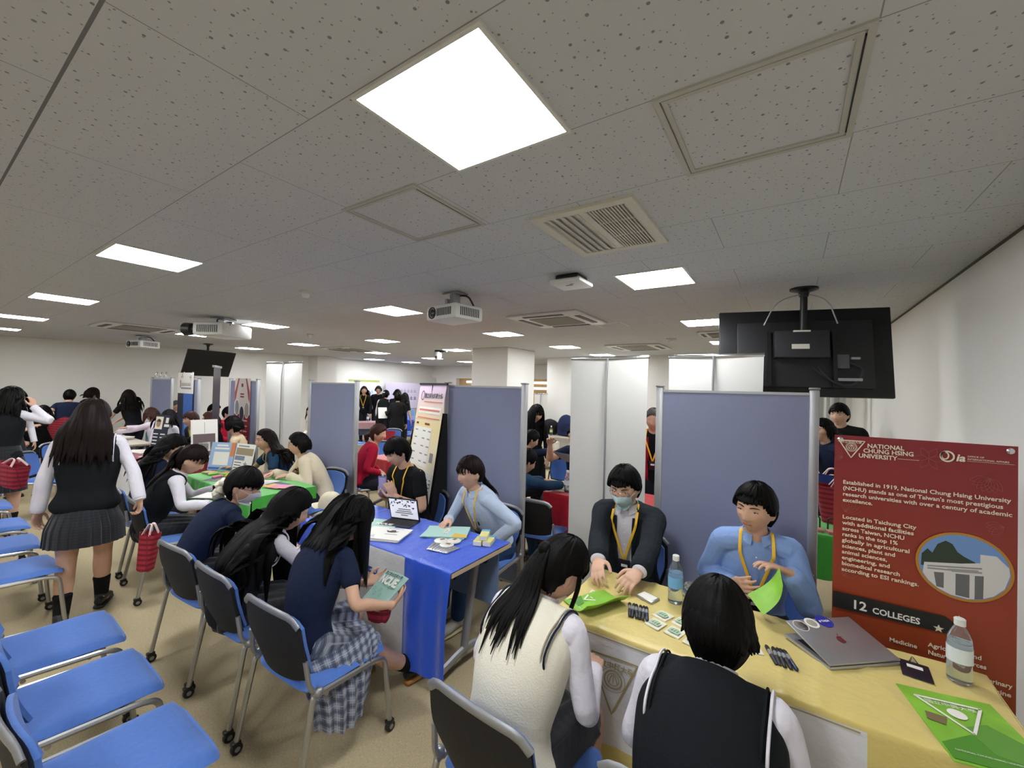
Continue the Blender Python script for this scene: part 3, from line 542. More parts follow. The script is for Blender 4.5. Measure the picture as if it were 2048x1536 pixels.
# ---------------- partitions ----------------
M_board = mat('periwinkle partition fabric', '8f94b0', .9, bump=(500, .3), var=.02, vscale=2)
M_post = mat('partition post', 'b4b6b8', .42, .55)
def make_panel(label, W=.92):
    t = thing('partition_panel', label, 'partition', group='periwinkle partition panels')
    g = G(); g.box((0, 0, .93), (W-.08, .03, 1.66)); g.build('board', M_board, t, False)
    for s in (-1, 1):
        g = G(); g.box((s*(W/2-.02), 0, .915), (.05, .045, 1.76), bev=.01); p = g.build('post', M_post, t)
        f = G(); f.box((s*(W/2-.02), 0, .02), (.045, .42, .03), bev=.008); f.build('foot', M_post, p)
        c = G(); c.box((s*(W/2-.02), 0, 1.8), (.056, .05, .012), bev=.003); c.build('post_cap', M_rim, p)
    g = G(); g.box((0, 0, 1.768), (W-.08, .036, .016)); g.box((0, 0, .098), (W-.08, .036, .016)); g.build('rail', M_post, t, False); return t
PN = make_panel('wide plain partition behind the man in the blue shirt'); PN.location = (-.32, 3.02, 0); PN_T = [(c, kids(c)) for c in kids(PN)]
for x, y, rz, lb in ((-2.32, 3.0, 0, 'plain partition behind the smiling woman in the pale blue shirt'), (-4.65, 3.0, 3, 'plain partition behind the empty chair and beige blazer woman'), (-6.97, 3.0, 0, 'partition hung with the red and white poster'), (-9.1, 3.0, 0, 'partition hung with the white and blue banner'), (-10.3, 2.95, 4, 'partition farthest left, nearest the wall')):
    dup(PN, (x, y, 0), R_(rz), lb, tree=PN_T)
# clips on the far-left partitions
for x in (-10.6, -10.35, -10.1): g = G(); g.tube([(0, 0, 0), (0, -.02, .05), (0, .01, .09)], .012, 6); g.box((0, 0, 0), (.05, .07, .03)); tag(g.build('binder_clip', M_chrome, None, True, (x, 2.95, 1.82)), 'silver binder clip on top of the farthest left partition', 'clip', 'clips on the far partition')
for x in (-9.3, -8.9): g = G(); g.tube([(0, 0, 0), (0, -.02, .05), (0, .01, .09)], .012, 6); g.box((0, 0, 0), (.05, .07, .03)); tag(g.build('binder_clip', M_chrome, None, True, (x, 2.98, 1.82)), 'silver binder clip above the white and blue banner', 'clip', 'clips on the banner partition')
# ---------------- roll-up banners seen from behind ----------------
M_sheet = mat('white banner sheet', 'd4d3ce', .55, var=.03, vscale=1.2)
def rollback(x, y, W, H_, label, rz=0):
    t = thing('rollup_banner', label, 'banner', (x, y, 0), R_(rz), 'white backs of roll-up banners')
    xs = np.linspace(-W/2, W/2, 13); zs = np.linspace(.08, H_-.01, 25); P = np.zeros((25, 13, 3))
    for i, z in enumerate(zs): P[i] = np.stack([xs*(1-.02*math.sin(3.1*z/H_)), .004*np.sin(xs*9+z)+.006*np.cos(z*2), z+0*xs], -1)
    g = G(); g.grid(P, thick=.0015); g.build('sheet', M_sheet, t)
    g = G(); g.box((0, 0, H_), (W+.01, .022, .028), bev=.004); g.build('top_rail', M_chrome, t); g = G(); g.tube([(0, -.03, .05), (0, -.03, H_-.2), (0, -.012, H_)], .0085, 8); g.build('pole', M_steel, t)
    g = G(); g.box((0, 0, .045), (W+.04, .1, .075), bev=.02); g.box((-W*.3, -.02, .012), (.03, .35, .015)); g.box((W*.3, -.02, .012), (.03, .35, .015)); g.build('base', M_steel, t); return t
rollback(-1.25, 3.28, .66, 2.03, 'tall white roll-up banner back behind the masked man'); rollback(-.46, 3.3, .62, 2.03, 'white roll-up banner back rising above the right partition'); rollback(-6.05, 3.12, .98, 2.05, 'white roll-up banner back behind the beige blazer woman, widest'); 
t = rollback(-5.0, 8.72, .36, 1.66, 'small white banner back by the luggage at the far wall', 0)
# ---------------- posters and signs ----------------
def paper(n, c, r=.5): return mat(n, c, r)
P_w, P_k, P_dk = paper('white print', 'f0ede6'), paper('black print', '1a1a1c'), paper('navy print', '20283c')
P_cream = paper('cream print', 'ece0c8'); P_red = paper('deep red print', '8d1a28'); P_pink = paper('pale pink print', 'e4c9c6'); P_bl = paper('blue print', '3c69b8'); P_sky = paper('pale blue print', '9db9dc'); P_gry = paper('grey print', '8f8f92'); P_or = paper('orange print', 'd8824a')
# dark red X-stand poster; local origin at its lower left corner, X across, Z up
def grad_mat(name, c0, c1, axis=2, lo=0, hi=1.6):
    m = mat(name, c0, .38, spec=.5); nt, N, L, b = nodes(m); tc = N.new('ShaderNodeTexCoord'); sp = N.new('ShaderNodeSeparateXYZ'); L.new(tc.outputs['Object'], sp.inputs[0])
    r = N.new('ShaderNodeMapRange'); r.inputs[1].default_value = lo; r.inputs[2].default_value = hi; L.new(sp.outputs[axis], r.inputs[0]); rp = N.new('ShaderNodeValToRGB'); L.new(r.outputs[0], rp.inputs[0])
    cs = [c0, c1] if isinstance(c1, str) else [c0]+c1; e = rp.color_ramp.elements; e[0].color = lin(cs[0]); e[1].color = lin(cs[-1]); e[1].position = 1
    for i, c in enumerate(cs[1:-1]): q = e.new((i+1)/(len(cs)-1)); q.color = lin(c)
    L.new(rp.outputs[0], b.inputs['Base Color']); return m
PX, PY = .18, 2.5
t = thing('poster_stand', 'dark red university poster on a stand at the right edge', 'poster', (PX, PY, 0))
g = G(); xs = np.linspace(0, .578, 9); zs = np.linspace(.02, 1.575, 21); P = np.array([[(x, .006*math.sin(x*5+z*2), z) for x in xs] for z in zs]); g.grid(P, thick=-.001); g.build('poster_sheet', grad_mat('red to rust print', '93441e', ['9a3c22', '8c2c26', '861f2c'], 2, .5, 1.6), t)
g = G(); g.tube([(.02, .03, 1.56), (.3, .09, .8), (.56, .03, .04)], .008, 8); g.tube([(.56, .03, 1.56), (.3, .09, .8), (.02, .03, .04)], .008, 8); g.tube([(.3, .09, .8), (.3, .42, .0)], .008, 8); g.build('x_frame', M_dark, t)
for x, z in ((.02, 1.555), (.556, 1.555), (.02, .04), (.556, .04)): g = G(); g.lathe([(.008, -.003), (.012, 0), (.008, .003)], (x, -.008, z), 12, rot=rotx(math.pi/2)); g.build('grommet', M_chrome, t)
def pt(s, size, x, z, m=P_cream, bold=.0006, **k): return text('lettering', s, size, (x-PX, -.012, z), (1, 0, 0), (0, 0, 1), m, t, bold=bold, **k)
def pflat(name, poly, m, par=None, y=-.011): 
    g = G(); g.prism([(x-PX, y, z) for x, z in poly], (0, .001, 0)); return g.build(name, m, par or t, False)
def pline(poly, w_, m, y=-.0125, name='printed_line', cl_=False):
    o = ribbon(name, [(x-PX, z) for x, z in poly], w_, m, t, y=y, closed=cl_); return o
pline([(.195, 1.553), (.289, 1.553), (.24, 1.474)], .004, P_cream, cl_=True, name='pennant_outline')
for r_, w_ in ((.017, .0022), (.011, .0018), (.021, .001)): pline(np.stack([.241+r_*np.cos(a), 1.523+r_*np.sin(a)], -1), w_, P_cream, name='seal_ring')
for dx in (-.006, 0, .006): pline([(.241+dx*.3, 1.533), (.241+dx, 1.523), (.241+dx*1.3, 1.514)], .002, P_cream, name='seal_mark')
pt('國立中興大學', .0125, .203, 1.5415, bold=.0001); pt('NATIONAL', .0265, .297, 1.526, sx=.93); pt('CHUNG HSING', .0265, .283, 1.503, sx=.93); pt('UNIVERSITY', .0265, .267, 1.479, sx=.93); pline([(.401, 1.487), (.47, 1.487)], .0015, P_cream)
b_ = np.linspace(0, 2*np.pi, 30); pline(np.stack([.556+.02*np.cos(b_), 1.515+.021*np.sin(b_)], -1), .006, P_cream, name='logo_ring'); pline(np.stack([.549+.011*np.cos(b_), 1.518+.015*np.sin(b_)], -1), .005, P_cream, name='logo_ring')
pt('ia', .042, .581, 1.499, bold=.0012, shear=.2); pline(np.stack([.5885+.0035*np.cos(b_), 1.537+.0035*np.sin(b_)], -1), .004, P_red); pt('OFFICE OF', .0095, .615, 1.518, bold=.0001, sx=1.05); pt('INTERNATIONAL AFFAIRS', .0095, .615, 1.507, bold=.0001, sx=1.05); pline([(.614, 1.502), (.745, 1.502)], .001, P_cream)
def para(lines, x, z0, dz, size, widths):
    for i, (l, wd) in enumerate(zip(lines, widths)):
        o = pt(l, size, x, z0-i*dz, bold=.0005); vx = [v.co.x for v in o.data.vertices]; k = wd/(max(vx)-min(vx))
        for v in o.data.vertices: v.co.x = (x-PX)+(v.co.x-(x-PX))*k
para(['Established in 1919, National Chung Hsing University', "(NCHU) stands as one of Taiwan's most prestigious", 'research universities with over a century of academic', 'excellence.'], .212, 1.35, .0277, .0245, (.524, .503, .527, .106))
para(['Located in Taichung City', 'with additional facilities', 'across Taiwan, NCHU', 'ranks in the top 1%', 'globally in agricultural', 'sciences, plant and', 'animal sciences,', 'engineering, and', 'biomedical research', 'according to ESI rankings.'], .212, 1.188, .027, .0245, (.251, .245, .214, .192, .232, .184, .158, .167, .2, .262))
# oval photograph of a white gateway under a blue sky
ov = lambda rx, rz: [(.606+rx*math.cos(q), 1.062+rz*math.sin(q)) for q in np.linspace(0, 2*math.pi, 48, endpoint=False)]
pflat('photo_border', ov(.143, .14), paper('ochre border', 'b9812c')); 
cx_, cz_ = .606, 1.062
def photo_mat():
    m = mat('gateway photo print', '6f95cc', .4); return m
ph = pflat('gateway_photo', ov(.133, .13), photo_mat(), y=-.0118)
def clip_oval(poly): 
    out = []
    for x, z in poly:
        d = math.hypot((x-cx_)/.131, (z-cz_)/.128); out.append((x, z) if d <= 1 else (cx_+(x-cx_)/d, cz_+(z-cz_)/d))
    return out
pflat('photo_trees', clip_oval([(.48, 1.04), (.482, 1.09), (.5, 1.115), (.515, 1.1), (.53, 1.14), (.555, 1.16), (.575, 1.15), (.59, 1.12), (.61, 1.105), (.64, 1.09), (.66, 1.05)]), paper('dark foliage print', '2c3a2c'), ph, -.0124)
pflat('photo_gate', clip_oval([(.49, 1.055), (.6, 1.075), (.655, 1.09), (.655, 1.125), (.7, 1.128), (.735, 1.09), (.739, 1.06), (.73, 1.0), (.7, .96), (.66, .938), (.62, .932), (.57, .938), (.53, .955), (.5, .98), (.485, 1.01)]), paper('white stone print', 'd6d4d2'), ph, -.013)
for q in ([(.52, 1.02), (.55, 1.025), (.55, .96), (.528, .962)], [(.585, 1.03), (.625, 1.035), (.625, .94), (.585, .942)], [(.64, 1.035), (.665, 1.04), (.665, .945), (.64, .94)]): pflat('photo_opening', clip_oval(q), paper('opening print', '6b6a6c'), ph, -.0136)
for q in ((.50, 1.045, .66, 1.072), (.50, 1.035, .66, 1.055)): pflat('photo_beam', clip_oval([(q[0], q[1]), (q[2], q[3]), (q[2], q[3]-.006), (q[0], q[1]-.006)]), P_gry, ph, -.0136)
pflat('photo_roofslats', clip_oval([(.56, 1.045), (.65, 1.06), (.65, 1.047), (.575, 1.035)]), paper('slat print', '9a9896'), ph, -.0137)
pflat('black_band', [(.1815, .843), (.1815, .768), (.585, .772), (.6, .79), (.585, .822), (.556, .842)], P_k)
pt('12', .056, .249, .783, P_w, .0012); pt('COLLEGES', .037, .323, .783, P_w, .001, sx=.9)
star = lambda x, z, r: [(x+(r if i % 2 == 0 else r*.42)*math.sin(i*math.pi/5), z+(r if i % 2 == 0 else r*.42)*math.cos(i*math.pi/5)) for i in range(10)]
pflat('star', star(.597, .84, .02), P_cream, y=-.0125); pflat('star', star(.537, .785, .017), P_cream, y=-.0125)
pt('Medicine', .025, .381, .678); pt('Agriculture and', .025, .505, .7); pt('Natural Resources', .025, .505, .668, sx=.9); pt('Veterinary', .025, .649, .62, sx=.9); pt('Medicine', .025, .652, .585); pt('Engineering', .022, .66, .5); pt('Sciences', .022, .66, .47)
for x, z in ((.425, .615), (.53, .61), (.62, .57)): pflat('round_icon', [(x+.034*math.cos(q), z+.034*math.sin(q)) for q in np.linspace(0, 6.28, 24, endpoint=False)], paper('leaf green print', '5c9a38')); pline(np.stack([x+.014*np.cos(b_), z+.014*np.sin(b_)], -1), .005, P_cream)
M_fl = paper('faint floral line', 'a5584c')
for cx2, cz2, n_, r_, ph0 in ((.5, 1.5, 6, .05, 0), (.21, 1.47, 4, .07, 2.2), (.68, 1.44, 7, .06, 3.4), (.22, 1.22, 5, .06, .2), (.22, .92, 5, .06, .4), (.72, 1.25, 4, .05, 3)):
    for i in range(n_):
        q = ph0+i*(2*math.pi/n_ if n_ == 6 else .32); d = np.array([math.cos(q), math.sin(q)]); e = np.array([-d[1], d[0]]); L_ = [np.array([cx2, cz2])+d*r_*s+e*r_*.22*math.sin(s*math.pi)*k for k in (1, -1) for s in (np.linspace(0, 1, 8) if k == 1 else np.linspace(1, 0, 8))]
        pline([(min(max(p[0], PX+.004), PX+.574), min(p[1], 1.57)) for p in L_], .0011, M_fl, y=-.0115, name='floral_line')
# pastel roll-up banner leaning by the centre partition
def sign_sheet(name, label, cat, loc, rz, W, z0, z1, m, tilt=0, depth=.002, group=None):
    t = thing(name, label, cat, loc, rz, group); g = G(); R = rotx(tilt); g.box(tuple(R @ np.array([0, 0, (z0+z1)/2])), (W, depth, z1-z0), rot=R); g.build('sheet', m, t, False); return t, R
def sprint(t, R, poly, m, y=-.003, name='printed_block'): 
    g = G(); g.prism([tuple(R @ np.array([x, y, z])) for x, z in poly], tuple(R @ np.array([0, .0008, 0]))); return g.build(name, m, t, False)
def stext(t, R, s, size, x, z, m, bold=0, y=-.0042, **k): return text('lettering', s, size, tuple(R @ np.array([x, y, z])), tuple(R @ np.array([1, 0, 0])), tuple(R @ np.array([0, 0, 1])), m, t, bold=bold, **k)
rect = lambda x0, x1, z0, z1: [(x0, z0), (x1, z0), (x1, z1), (x0, z1)]
def glyphs(t, R, n, s, x, z, m):      # a line of writing too blurred to read
    return bars(t, R, [r for i in range(n) for r in ((x+i*s*1.05, x+i*s*1.05+s*.8, z, s*.14), (x+i*s*1.05, x+i*s*1.05+s*.8, z+s*.4, s*.12), (x+i*s*1.05+s*.3, x+i*s*1.05+s*.45, z+.1*s, s*.8))], m)
def bars(t, R, rows, m, y=-.0045):
    g = G()
    for x0, x1, z, h in rows: g.prism([tuple(R @ np.array(p)) for p in ((x0, y, z), (x1, y, z), (x1, y, z+h), (x0, y, z+h))], tuple(R @ np.array([0, .0006, 0])))
    return g.build('printed_lines', m, t, False)
t, R = sign_sheet('rollup_banner', 'pastel roll-up banner of course tables left of the centre partition', 'banner', (-3.07, 2.79, 0), R_(-20), .6, .05, 1.79, grad_mat('pastel print', 'a9cfe8', ['e9eef0', 'f3ead2', 'ecd9a0', 'd9bfe6'], 2, .05, 1.8), tilt=R_(-8))
g = G(); g.box(tuple(R @ np.array([0, 0, 1.8])), (.62, .02, .02)); g.build('top_rail', M_black, t); g = G(); g.box((0, .0, .03), (.64, .1, .06), bev=.015); g.build('base', M_steel, t); g = G(); g.tube([(0, .12, .05), (0, .25, 1.79)], .008, 8); g.build('pole', M_black, t); g = G(); g.prism([(.29, .06, .06), (.29, .3, .06), (.29, .27, 1.5), (.29, .235, 1.5)], (-.3, 0, 0)); g.build('backing', mat('black back cloth', '0e0e10', .9), t, False)
pline2 = np.stack([-.19+.035*np.cos(a), 1.68+.045*np.sin(a)], -1); so_ = ribbon('seal_ring', pline2, .01, mat('plum ink', '5a3a66', .6), t, y=-.004); so_.rotation_euler = (R_(-8), 0, 0)
stext(t, R, '國立彰化師範大學', .052, -.14, 1.66, P_dk, .0012, sx=.98); bars(t, R, [(-.14, .27, 1.615, .008)], P_or); sprint(t, R, rect(-.24, .26, 1.5, 1.565), P_w); bars(t, R, [(-.22, .24, 1.525, .018), (-.24, .26, 1.45, .01)], mat('coral ink', 'dd7b6a', .6))
sprint(t, R, rect(-.27, .13, .98, 1.36), P_w); sprint(t, R, rect(-.28, .27, .12, .94), paper('table print', 'eeeef0')); bars(t, R, [(-.24, -.19, 1.385, .02)], P_dk); bars(t, R, [(-.04, .07, 1.385, .02)], P_red)
bars(t, R, [(x, x+.06, z, .012) for z in np.arange(1.02, 1.34, .075) for x in (-.24, -.06, .06)], P_gry); rr = random.Random(3)
bars(t, R, [(x, x+rr.uniform(.03, .12 if x < -.1 else .035), z, .009) for z in np.arange(.16, .9, .034) for x in (-.25, .02, .1, .17, .23)], P_dk); sprint(t, R, rect(.17, .24, 1.04, 1.13), P_gry)
# poster on the left partition
t, R = sign_sheet('hanging_poster', 'red and white poster hung on the left partition', 'poster', (-6.95, 2.972, 0), 0, .5, .72, 1.81, P_red); sprint(t, R, rect(-.25, .25, 1.26, 1.81), paper('ivory print', 'e8dcd4'))
for s in (-1, 1): sprint(t, R, [(s*.1, 1.81), (s*.14, 1.7), (s*.2, 1.5), (s*.245, 1.44), (s*.245, 1.6), (s*.17, 1.74), (s*.14, 1.81)], mat('salmon ribbon ink', 'b0524c', .6), -.004)
for x, z, m_ in ((-.16, 1.36, P_gry), (.0, 1.27, P_dk), (.16, 1.33, mat('photo grey ink', 'b4a99a', .6))):
    o = [(x+.075*math.cos(q), z+.125*math.sin(q)) for q in np.linspace(0, 6.28, 24, endpoint=False)]; sprint(t, R, o, P_w, -.0045); sprint(t, R, [(x+(p-x)*.87, z+(q-z)*.9) for p, q in o], m_, -.0052)
bars(t, R, [(-.06, .06, 1.56, .02), (-.06, .06, 1.52, .02), (-.03, .03, 1.68, .05)], P_red); bars(t, R, [(x, x+w_, z, .02) for z in (.82, .92, 1.0, 1.08, 1.16) for x, w_ in ((-.22, .06), (-.08, .11), (.06, .12))], P_pink); sprint(t, R, rect(.15, .23, .75, .88), P_w, -.005)
# white and blue banner on the next partition
t, R = sign_sheet('hanging_banner', 'white-topped blue and black banner hung beside the suited man', 'banner', (-9.16, 2.968, 0), 0, .72, .7, 1.88, P_dk, depth=.004); sprint(t, R, rect(-.36, .36, 1.52, 1.9), P_w); sprint(t, R, rect(-.08, .33, .72, 1.52), P_bl, -.004); sprint(t, R, rect(.0, .3, .8, 1.1), mat('lighter blue ink', '6a9be0', .5), -.0048)
glyphs(t, R, 6, .07, -.19, 1.66, P_dk); bars(t, R, [(-.2, .26, 1.6, .03)], P_gry); sprint(t, R, rect(-.25, -.22, 1.62, 1.76), P_red, -.005)
# edge-on black banner
t = thing('rollup_banner', 'black roll-up banner seen edge-on beside the hung poster', 'banner', (-6.75, 2.55, 0), R_(150)); g = G(); g.box((0, 0, 1.0), (.5, .004, 1.9)); g.build('sheet', mat('black glossy banner', '26262a', .3), t, False); g = G(); g.box((0, 0, 1.96), (.52, .03, .03)); g.box((0, 0, .03), (.55, .12, .06)); g.build('rail', M_steel, t, False)
# far posters on the left wall
t, R = sign_sheet('wall_poster', 'pale poster with a lime top edge on the far wall', 'poster', (-11.2, 8.3, 0), R_(86), 1.1, .9, 1.9, paper('pale blue white print', 'dfe9f0')); sprint(t, R, rect(-.55, .55, 1.86, 1.93), mat('lime ink', 'b0b66a', .6)); glyphs(t, R, 6, .13, -.45, 1.5, P_sky); glyphs(t, R, 6, .13, -.45, 1.28, P_bl); bars(t, R, [(-.45, .4, 1.38, .05)], P_sky)
t, R = sign_sheet('wall_banner', 'lavender banner with two rows of characters on the far wall', 'banner', (-11.05, 9.9, 0), R_(75), 1.5, 1.0, 1.88, paper('lavender print', 'cfc6de')); glyphs(t, R, 6, .12, -.35, 1.55, P_gry); glyphs(t, R, 6, .13, -.4, 1.3, P_dk)
# ---------------- people: builder ----------------
M_skin = mat('skin', 'cfa58c', .5, bump=(60, .08), var=.05, vscale=14, spec=.35)
M_hairk = mat('black hair', '080706', .5, bump=(30, .35), stretch=(9, 9, .6), bdist=.004, spec=.1)
M_hairb = mat('dark brown hair', '150d0a', .5, bump=(30, .35), stretch=(9, 9, .6), bdist=.004, spec=.1)
M_hairr = mat('reddish brown hair', '3a2019', .45, bump=(30, .35), stretch=(9, 9, .6), bdist=.004, spec=.16)
M_hairg = mat('cropped grey hair', '4a4643', .6, bump=(200, .5))
M_eyew, M_iris, M_brow, M_lip = mat('eye white', 'd9d2c9', .3), mat('dark iris', '1c120e', .2), mat('eyebrow hair', '241a15', .7), mat('lips', 'a8645a', .45)
M_lan = mat('yellow lanyard ribbon', 'f4bf2e', .6); M_card = mat('dark name card', '1b1524', .4)
def fab(n, c, r=.85, b=(22, .55), v=.04, sh=0, bd=.01): return mat(n, c, r, bump=b, var=v, vscale=5, sheen=sh, bdist=bd, spec=.2)
F_white = fab('white shirt cotton', 'd9d6df'); F_navy = fab('navy knit', '18213a'); F_blk = fab('black knit', '121315'); F_vest = fab('charcoal vest knit', '13161a', b=(180, .3)); F_cream = fab('cream vest knit', 'e4dfcd', b=(170, .25))
F_lb = fab('pale blue oxford cotton', 'b9c8de'); F_blue = fab('mid blue oxford cotton', '86a3d6'); F_blz = fab('dark jacket wool', '1b2126'); F_beige = fab('beige blazer', 'cfc4aa'); F_redc = fab('crimson jacket', 'a51432'); F_teal = fab('dark teal tee', '23415c'); F_pinkw = fab('pale lilac shirt', 'd8cbd8')
F_brn = fab('warm beige blouse', 'd2bd9c'); F_yel = fab('soft yellow shirt', 'd8c77f'); F_denim = fab('blue denim', '2a4468'); F_dpant = fab('dark trousers', '20222a'); F_cap = fab('cream cap cotton', 'd9d0b8')
M_sock = fab('black sock', '121316'); M_shoe = mat('dark shoe leather', '1d1d22', .45); M_sole = mat('gum sole', 'a8702f', .6); M_soleb = mat('black sole', '1a1a1a', .6); M_sneak = mat('pale grey sneaker', 'b5b2a8', .7); M_brownshoe = mat('brown loafer', '4a2e1f', .4)
def plaid(n, base, dark, light, k=(9, 9)):
    m = mat(n, base, .85, sheen=.2); nt, N, L, b = nodes(m); tc = N.new('ShaderNodeTexCoord'); sp = N.new('ShaderNodeSeparateXYZ'); L.new(tc.outputs['UV'], sp.inputs[0])
    def band(s, f, w_, ph=0.): return MN(nt, 'LESS_THAN', MN(nt, 'FRACT', MN(nt, 'ADD', MN(nt, 'MULTIPLY', s, f), ph)), w_)
    c = lin(base)
    col = MIX(nt, MN(nt, 'MULTIPLY', band(sp.outputs[0], k[0], .42), .6), c, lin(dark)); col = MIX(nt, MN(nt, 'MULTIPLY', band(sp.outputs[1], k[1], .42), .6), col, lin(dark))
    for s, f in ((sp.outputs[0], k[0]), (sp.outputs[1], k[1])):
        col = MIX(nt, MN(nt, 'MULTIPLY', band(s, f, .05, .3), .7), col, lin(light)); col = MIX(nt, MN(nt, 'MULTIPLY', band(s, f, .05, .79), .8), col, lin(dark))
    L.new(col, b.inputs['Base Color']); return m
F_plaid = plaid('grey blue plaid skirt', '8b92a0', '2b3350', 'b9bec8', (5, 5)); F_plaidd = plaid('dark navy plaid skirt', '141720', '0a0b10', '2a3140', (7, 7))
smooth01 = lambda t: (lambda u: u*u*(3-2*u))(np.clip(t, 0, 1))
def head_xyz(S):
    """unit-sphere points -> head surface, X right, Y face, Z up, metres"""
    x, y, z = S[..., 0], S[..., 1], S[..., 2]; Z = .1125*z; low = np.clip((-Z-.01)/.1025, 0, 1)
    W_ = .0745*(1-.33*low**1.6); X = W_*x; fr = np.where(y > 0, .09-.012*low, .1*(1-.42*np.clip((-Z-.02)/.09, 0, 1))); Y = fr*y
    f = np.clip(y, 0, 1)**.5; g = lambda cx, sx, cz, sz: np.exp(-((np.abs(X)-cx)/sx)**2-((Z-cz)/sz)**2)
    nose = np.exp(-(X/(.009+.006*np.clip((.02-Z)/.06, 0, 1)))**2)*np.clip((.022-Z)/.055, 0, 1)*(1-smooth01((-.034-Z)/.012))
    d = .021*nose-.009*g(.031, .017, .008, .013)+.003*g(.03, .025, .031, .009)+.005*np.exp(-(X/.021)**2-((Z+.057)/.010)**2)-.003*np.exp(-(X/.02)**2-((Z+.075)/.006)**2)+.007*np.exp(-(X/.022)**2-((Z+.095)/.013)**2)+.004*g(.042, .018, -.018, .02)
    return np.stack([X, Y+f*d, Z], -1)
def front_y(x, z):
    low = min(max((-z-.01)/.1025, 0), 1); W_ = .0745*(1-.33*low**1.6); sx = x/W_; sz = z/.1125; sy = math.sqrt(max(.02, 1-sx*sx-sz*sz)); return float(head_xyz(np.array([[sx, sy, sz]]))[0, 1])
def sphere(nu, nv):
    th = np.linspace(.02, np.pi-.02, nv); ph = np.linspace(0, 2*np.pi, nu, endpoint=False)
    S = np.stack([np.outer(np.sin(th), np.sin(ph)), np.outer(np.sin(th), np.cos(ph)), np.outer(np.cos(th), np.ones(nu))], -1)
    F = [(i*nu+j, i*nu+(j+1) % nu, (i+1)*nu+(j+1) % nu, (i+1)*nu+j) for i in range(nv-1) for j in range(nu)]+[tuple(range(nu))[::-1], tuple((nv-1)*nu+j for j in range(nu))]
    return S, F
def ik(a, t, l1, l2, hint):
    d = t-a; D = np.linalg.norm(d); D2 = min(D, (l1+l2)*.995); d = nrm(d); c = (l1*l1+D2*D2-l2*l2)/(2*l1*D2); c = max(-1, min(1, c)); h = hint-np.dot(hint, d)*d; h = nrm(h)
    e = a+d*l1*c+h*l1*math.sqrt(max(0, 1-c*c)); return e, a+d*D2
def hand_shapes(w, d, n, s, side, curl=.5, k=1., spread=.1, thumb=.7):
    """palm, four fingers and thumb; d finger direction, n palm normal, s direction towards the thumb"""
    d = nrm(d); n = nrm(n-np.dot(n, d)*d); s = np.cross(d, n)*(1 if np.dot(np.cross(d, n), s) > 0 else -1); out = []
    L = .088*k; out.append(loft([w-d*.012, w+d*.02*k, w+d*L*.6, w+d*L], np.array([.026, .03, .04, .039])*k, np.array([.019, .018, .015, .012])*k, 12, ref=s))
    for i, (o, fl) in enumerate(((.030, .92), (.010, 1.0), (-.010, .95), (-.029, .76))):
        p = w+d*L*(.97-.03*abs(i-1))+s*o*k; dd = nrm(d+s*spread*(1.5-i)*.5); pts = [p-dd*.014]; a = curl*.45
        for ln in (.042, .027, .021): 
            pts.append(pts[-1]+(dd*math.cos(a)+n*math.sin(a))*ln*fl*k+(dd*.014 if len(pts) == 1 else 0)); a += curl*(.75+.1*i)
        out.append(loft(cr(pts, 3), np.interp(np.linspace(0, 1, 10), [0, .5, 1], [.0092, .0082, .0066])*k, np.interp(np.linspace(0, 1, 10), [0, .5, 1], [.0088, .0078, .006])*k, 8, ref=s))
    p = w+d*.022*k+s*.022*k; q = p+(s*.75+d*.55+n*.25*thumb)*.04*k; r = q+nrm(s*.25+d*.9+n*.5*thumb)*.034*k; u = r+nrm(s*.0+d*.9+n*.55*thumb)*.026*k
    out.append(loft(cr([p, q, r, u], 3), np.linspace(.0135, .0085, 10)*k, np.linspace(.013, .008, 10)*k, 8)); return out
class Body: pass
DEBUG = False; VEST = [None]
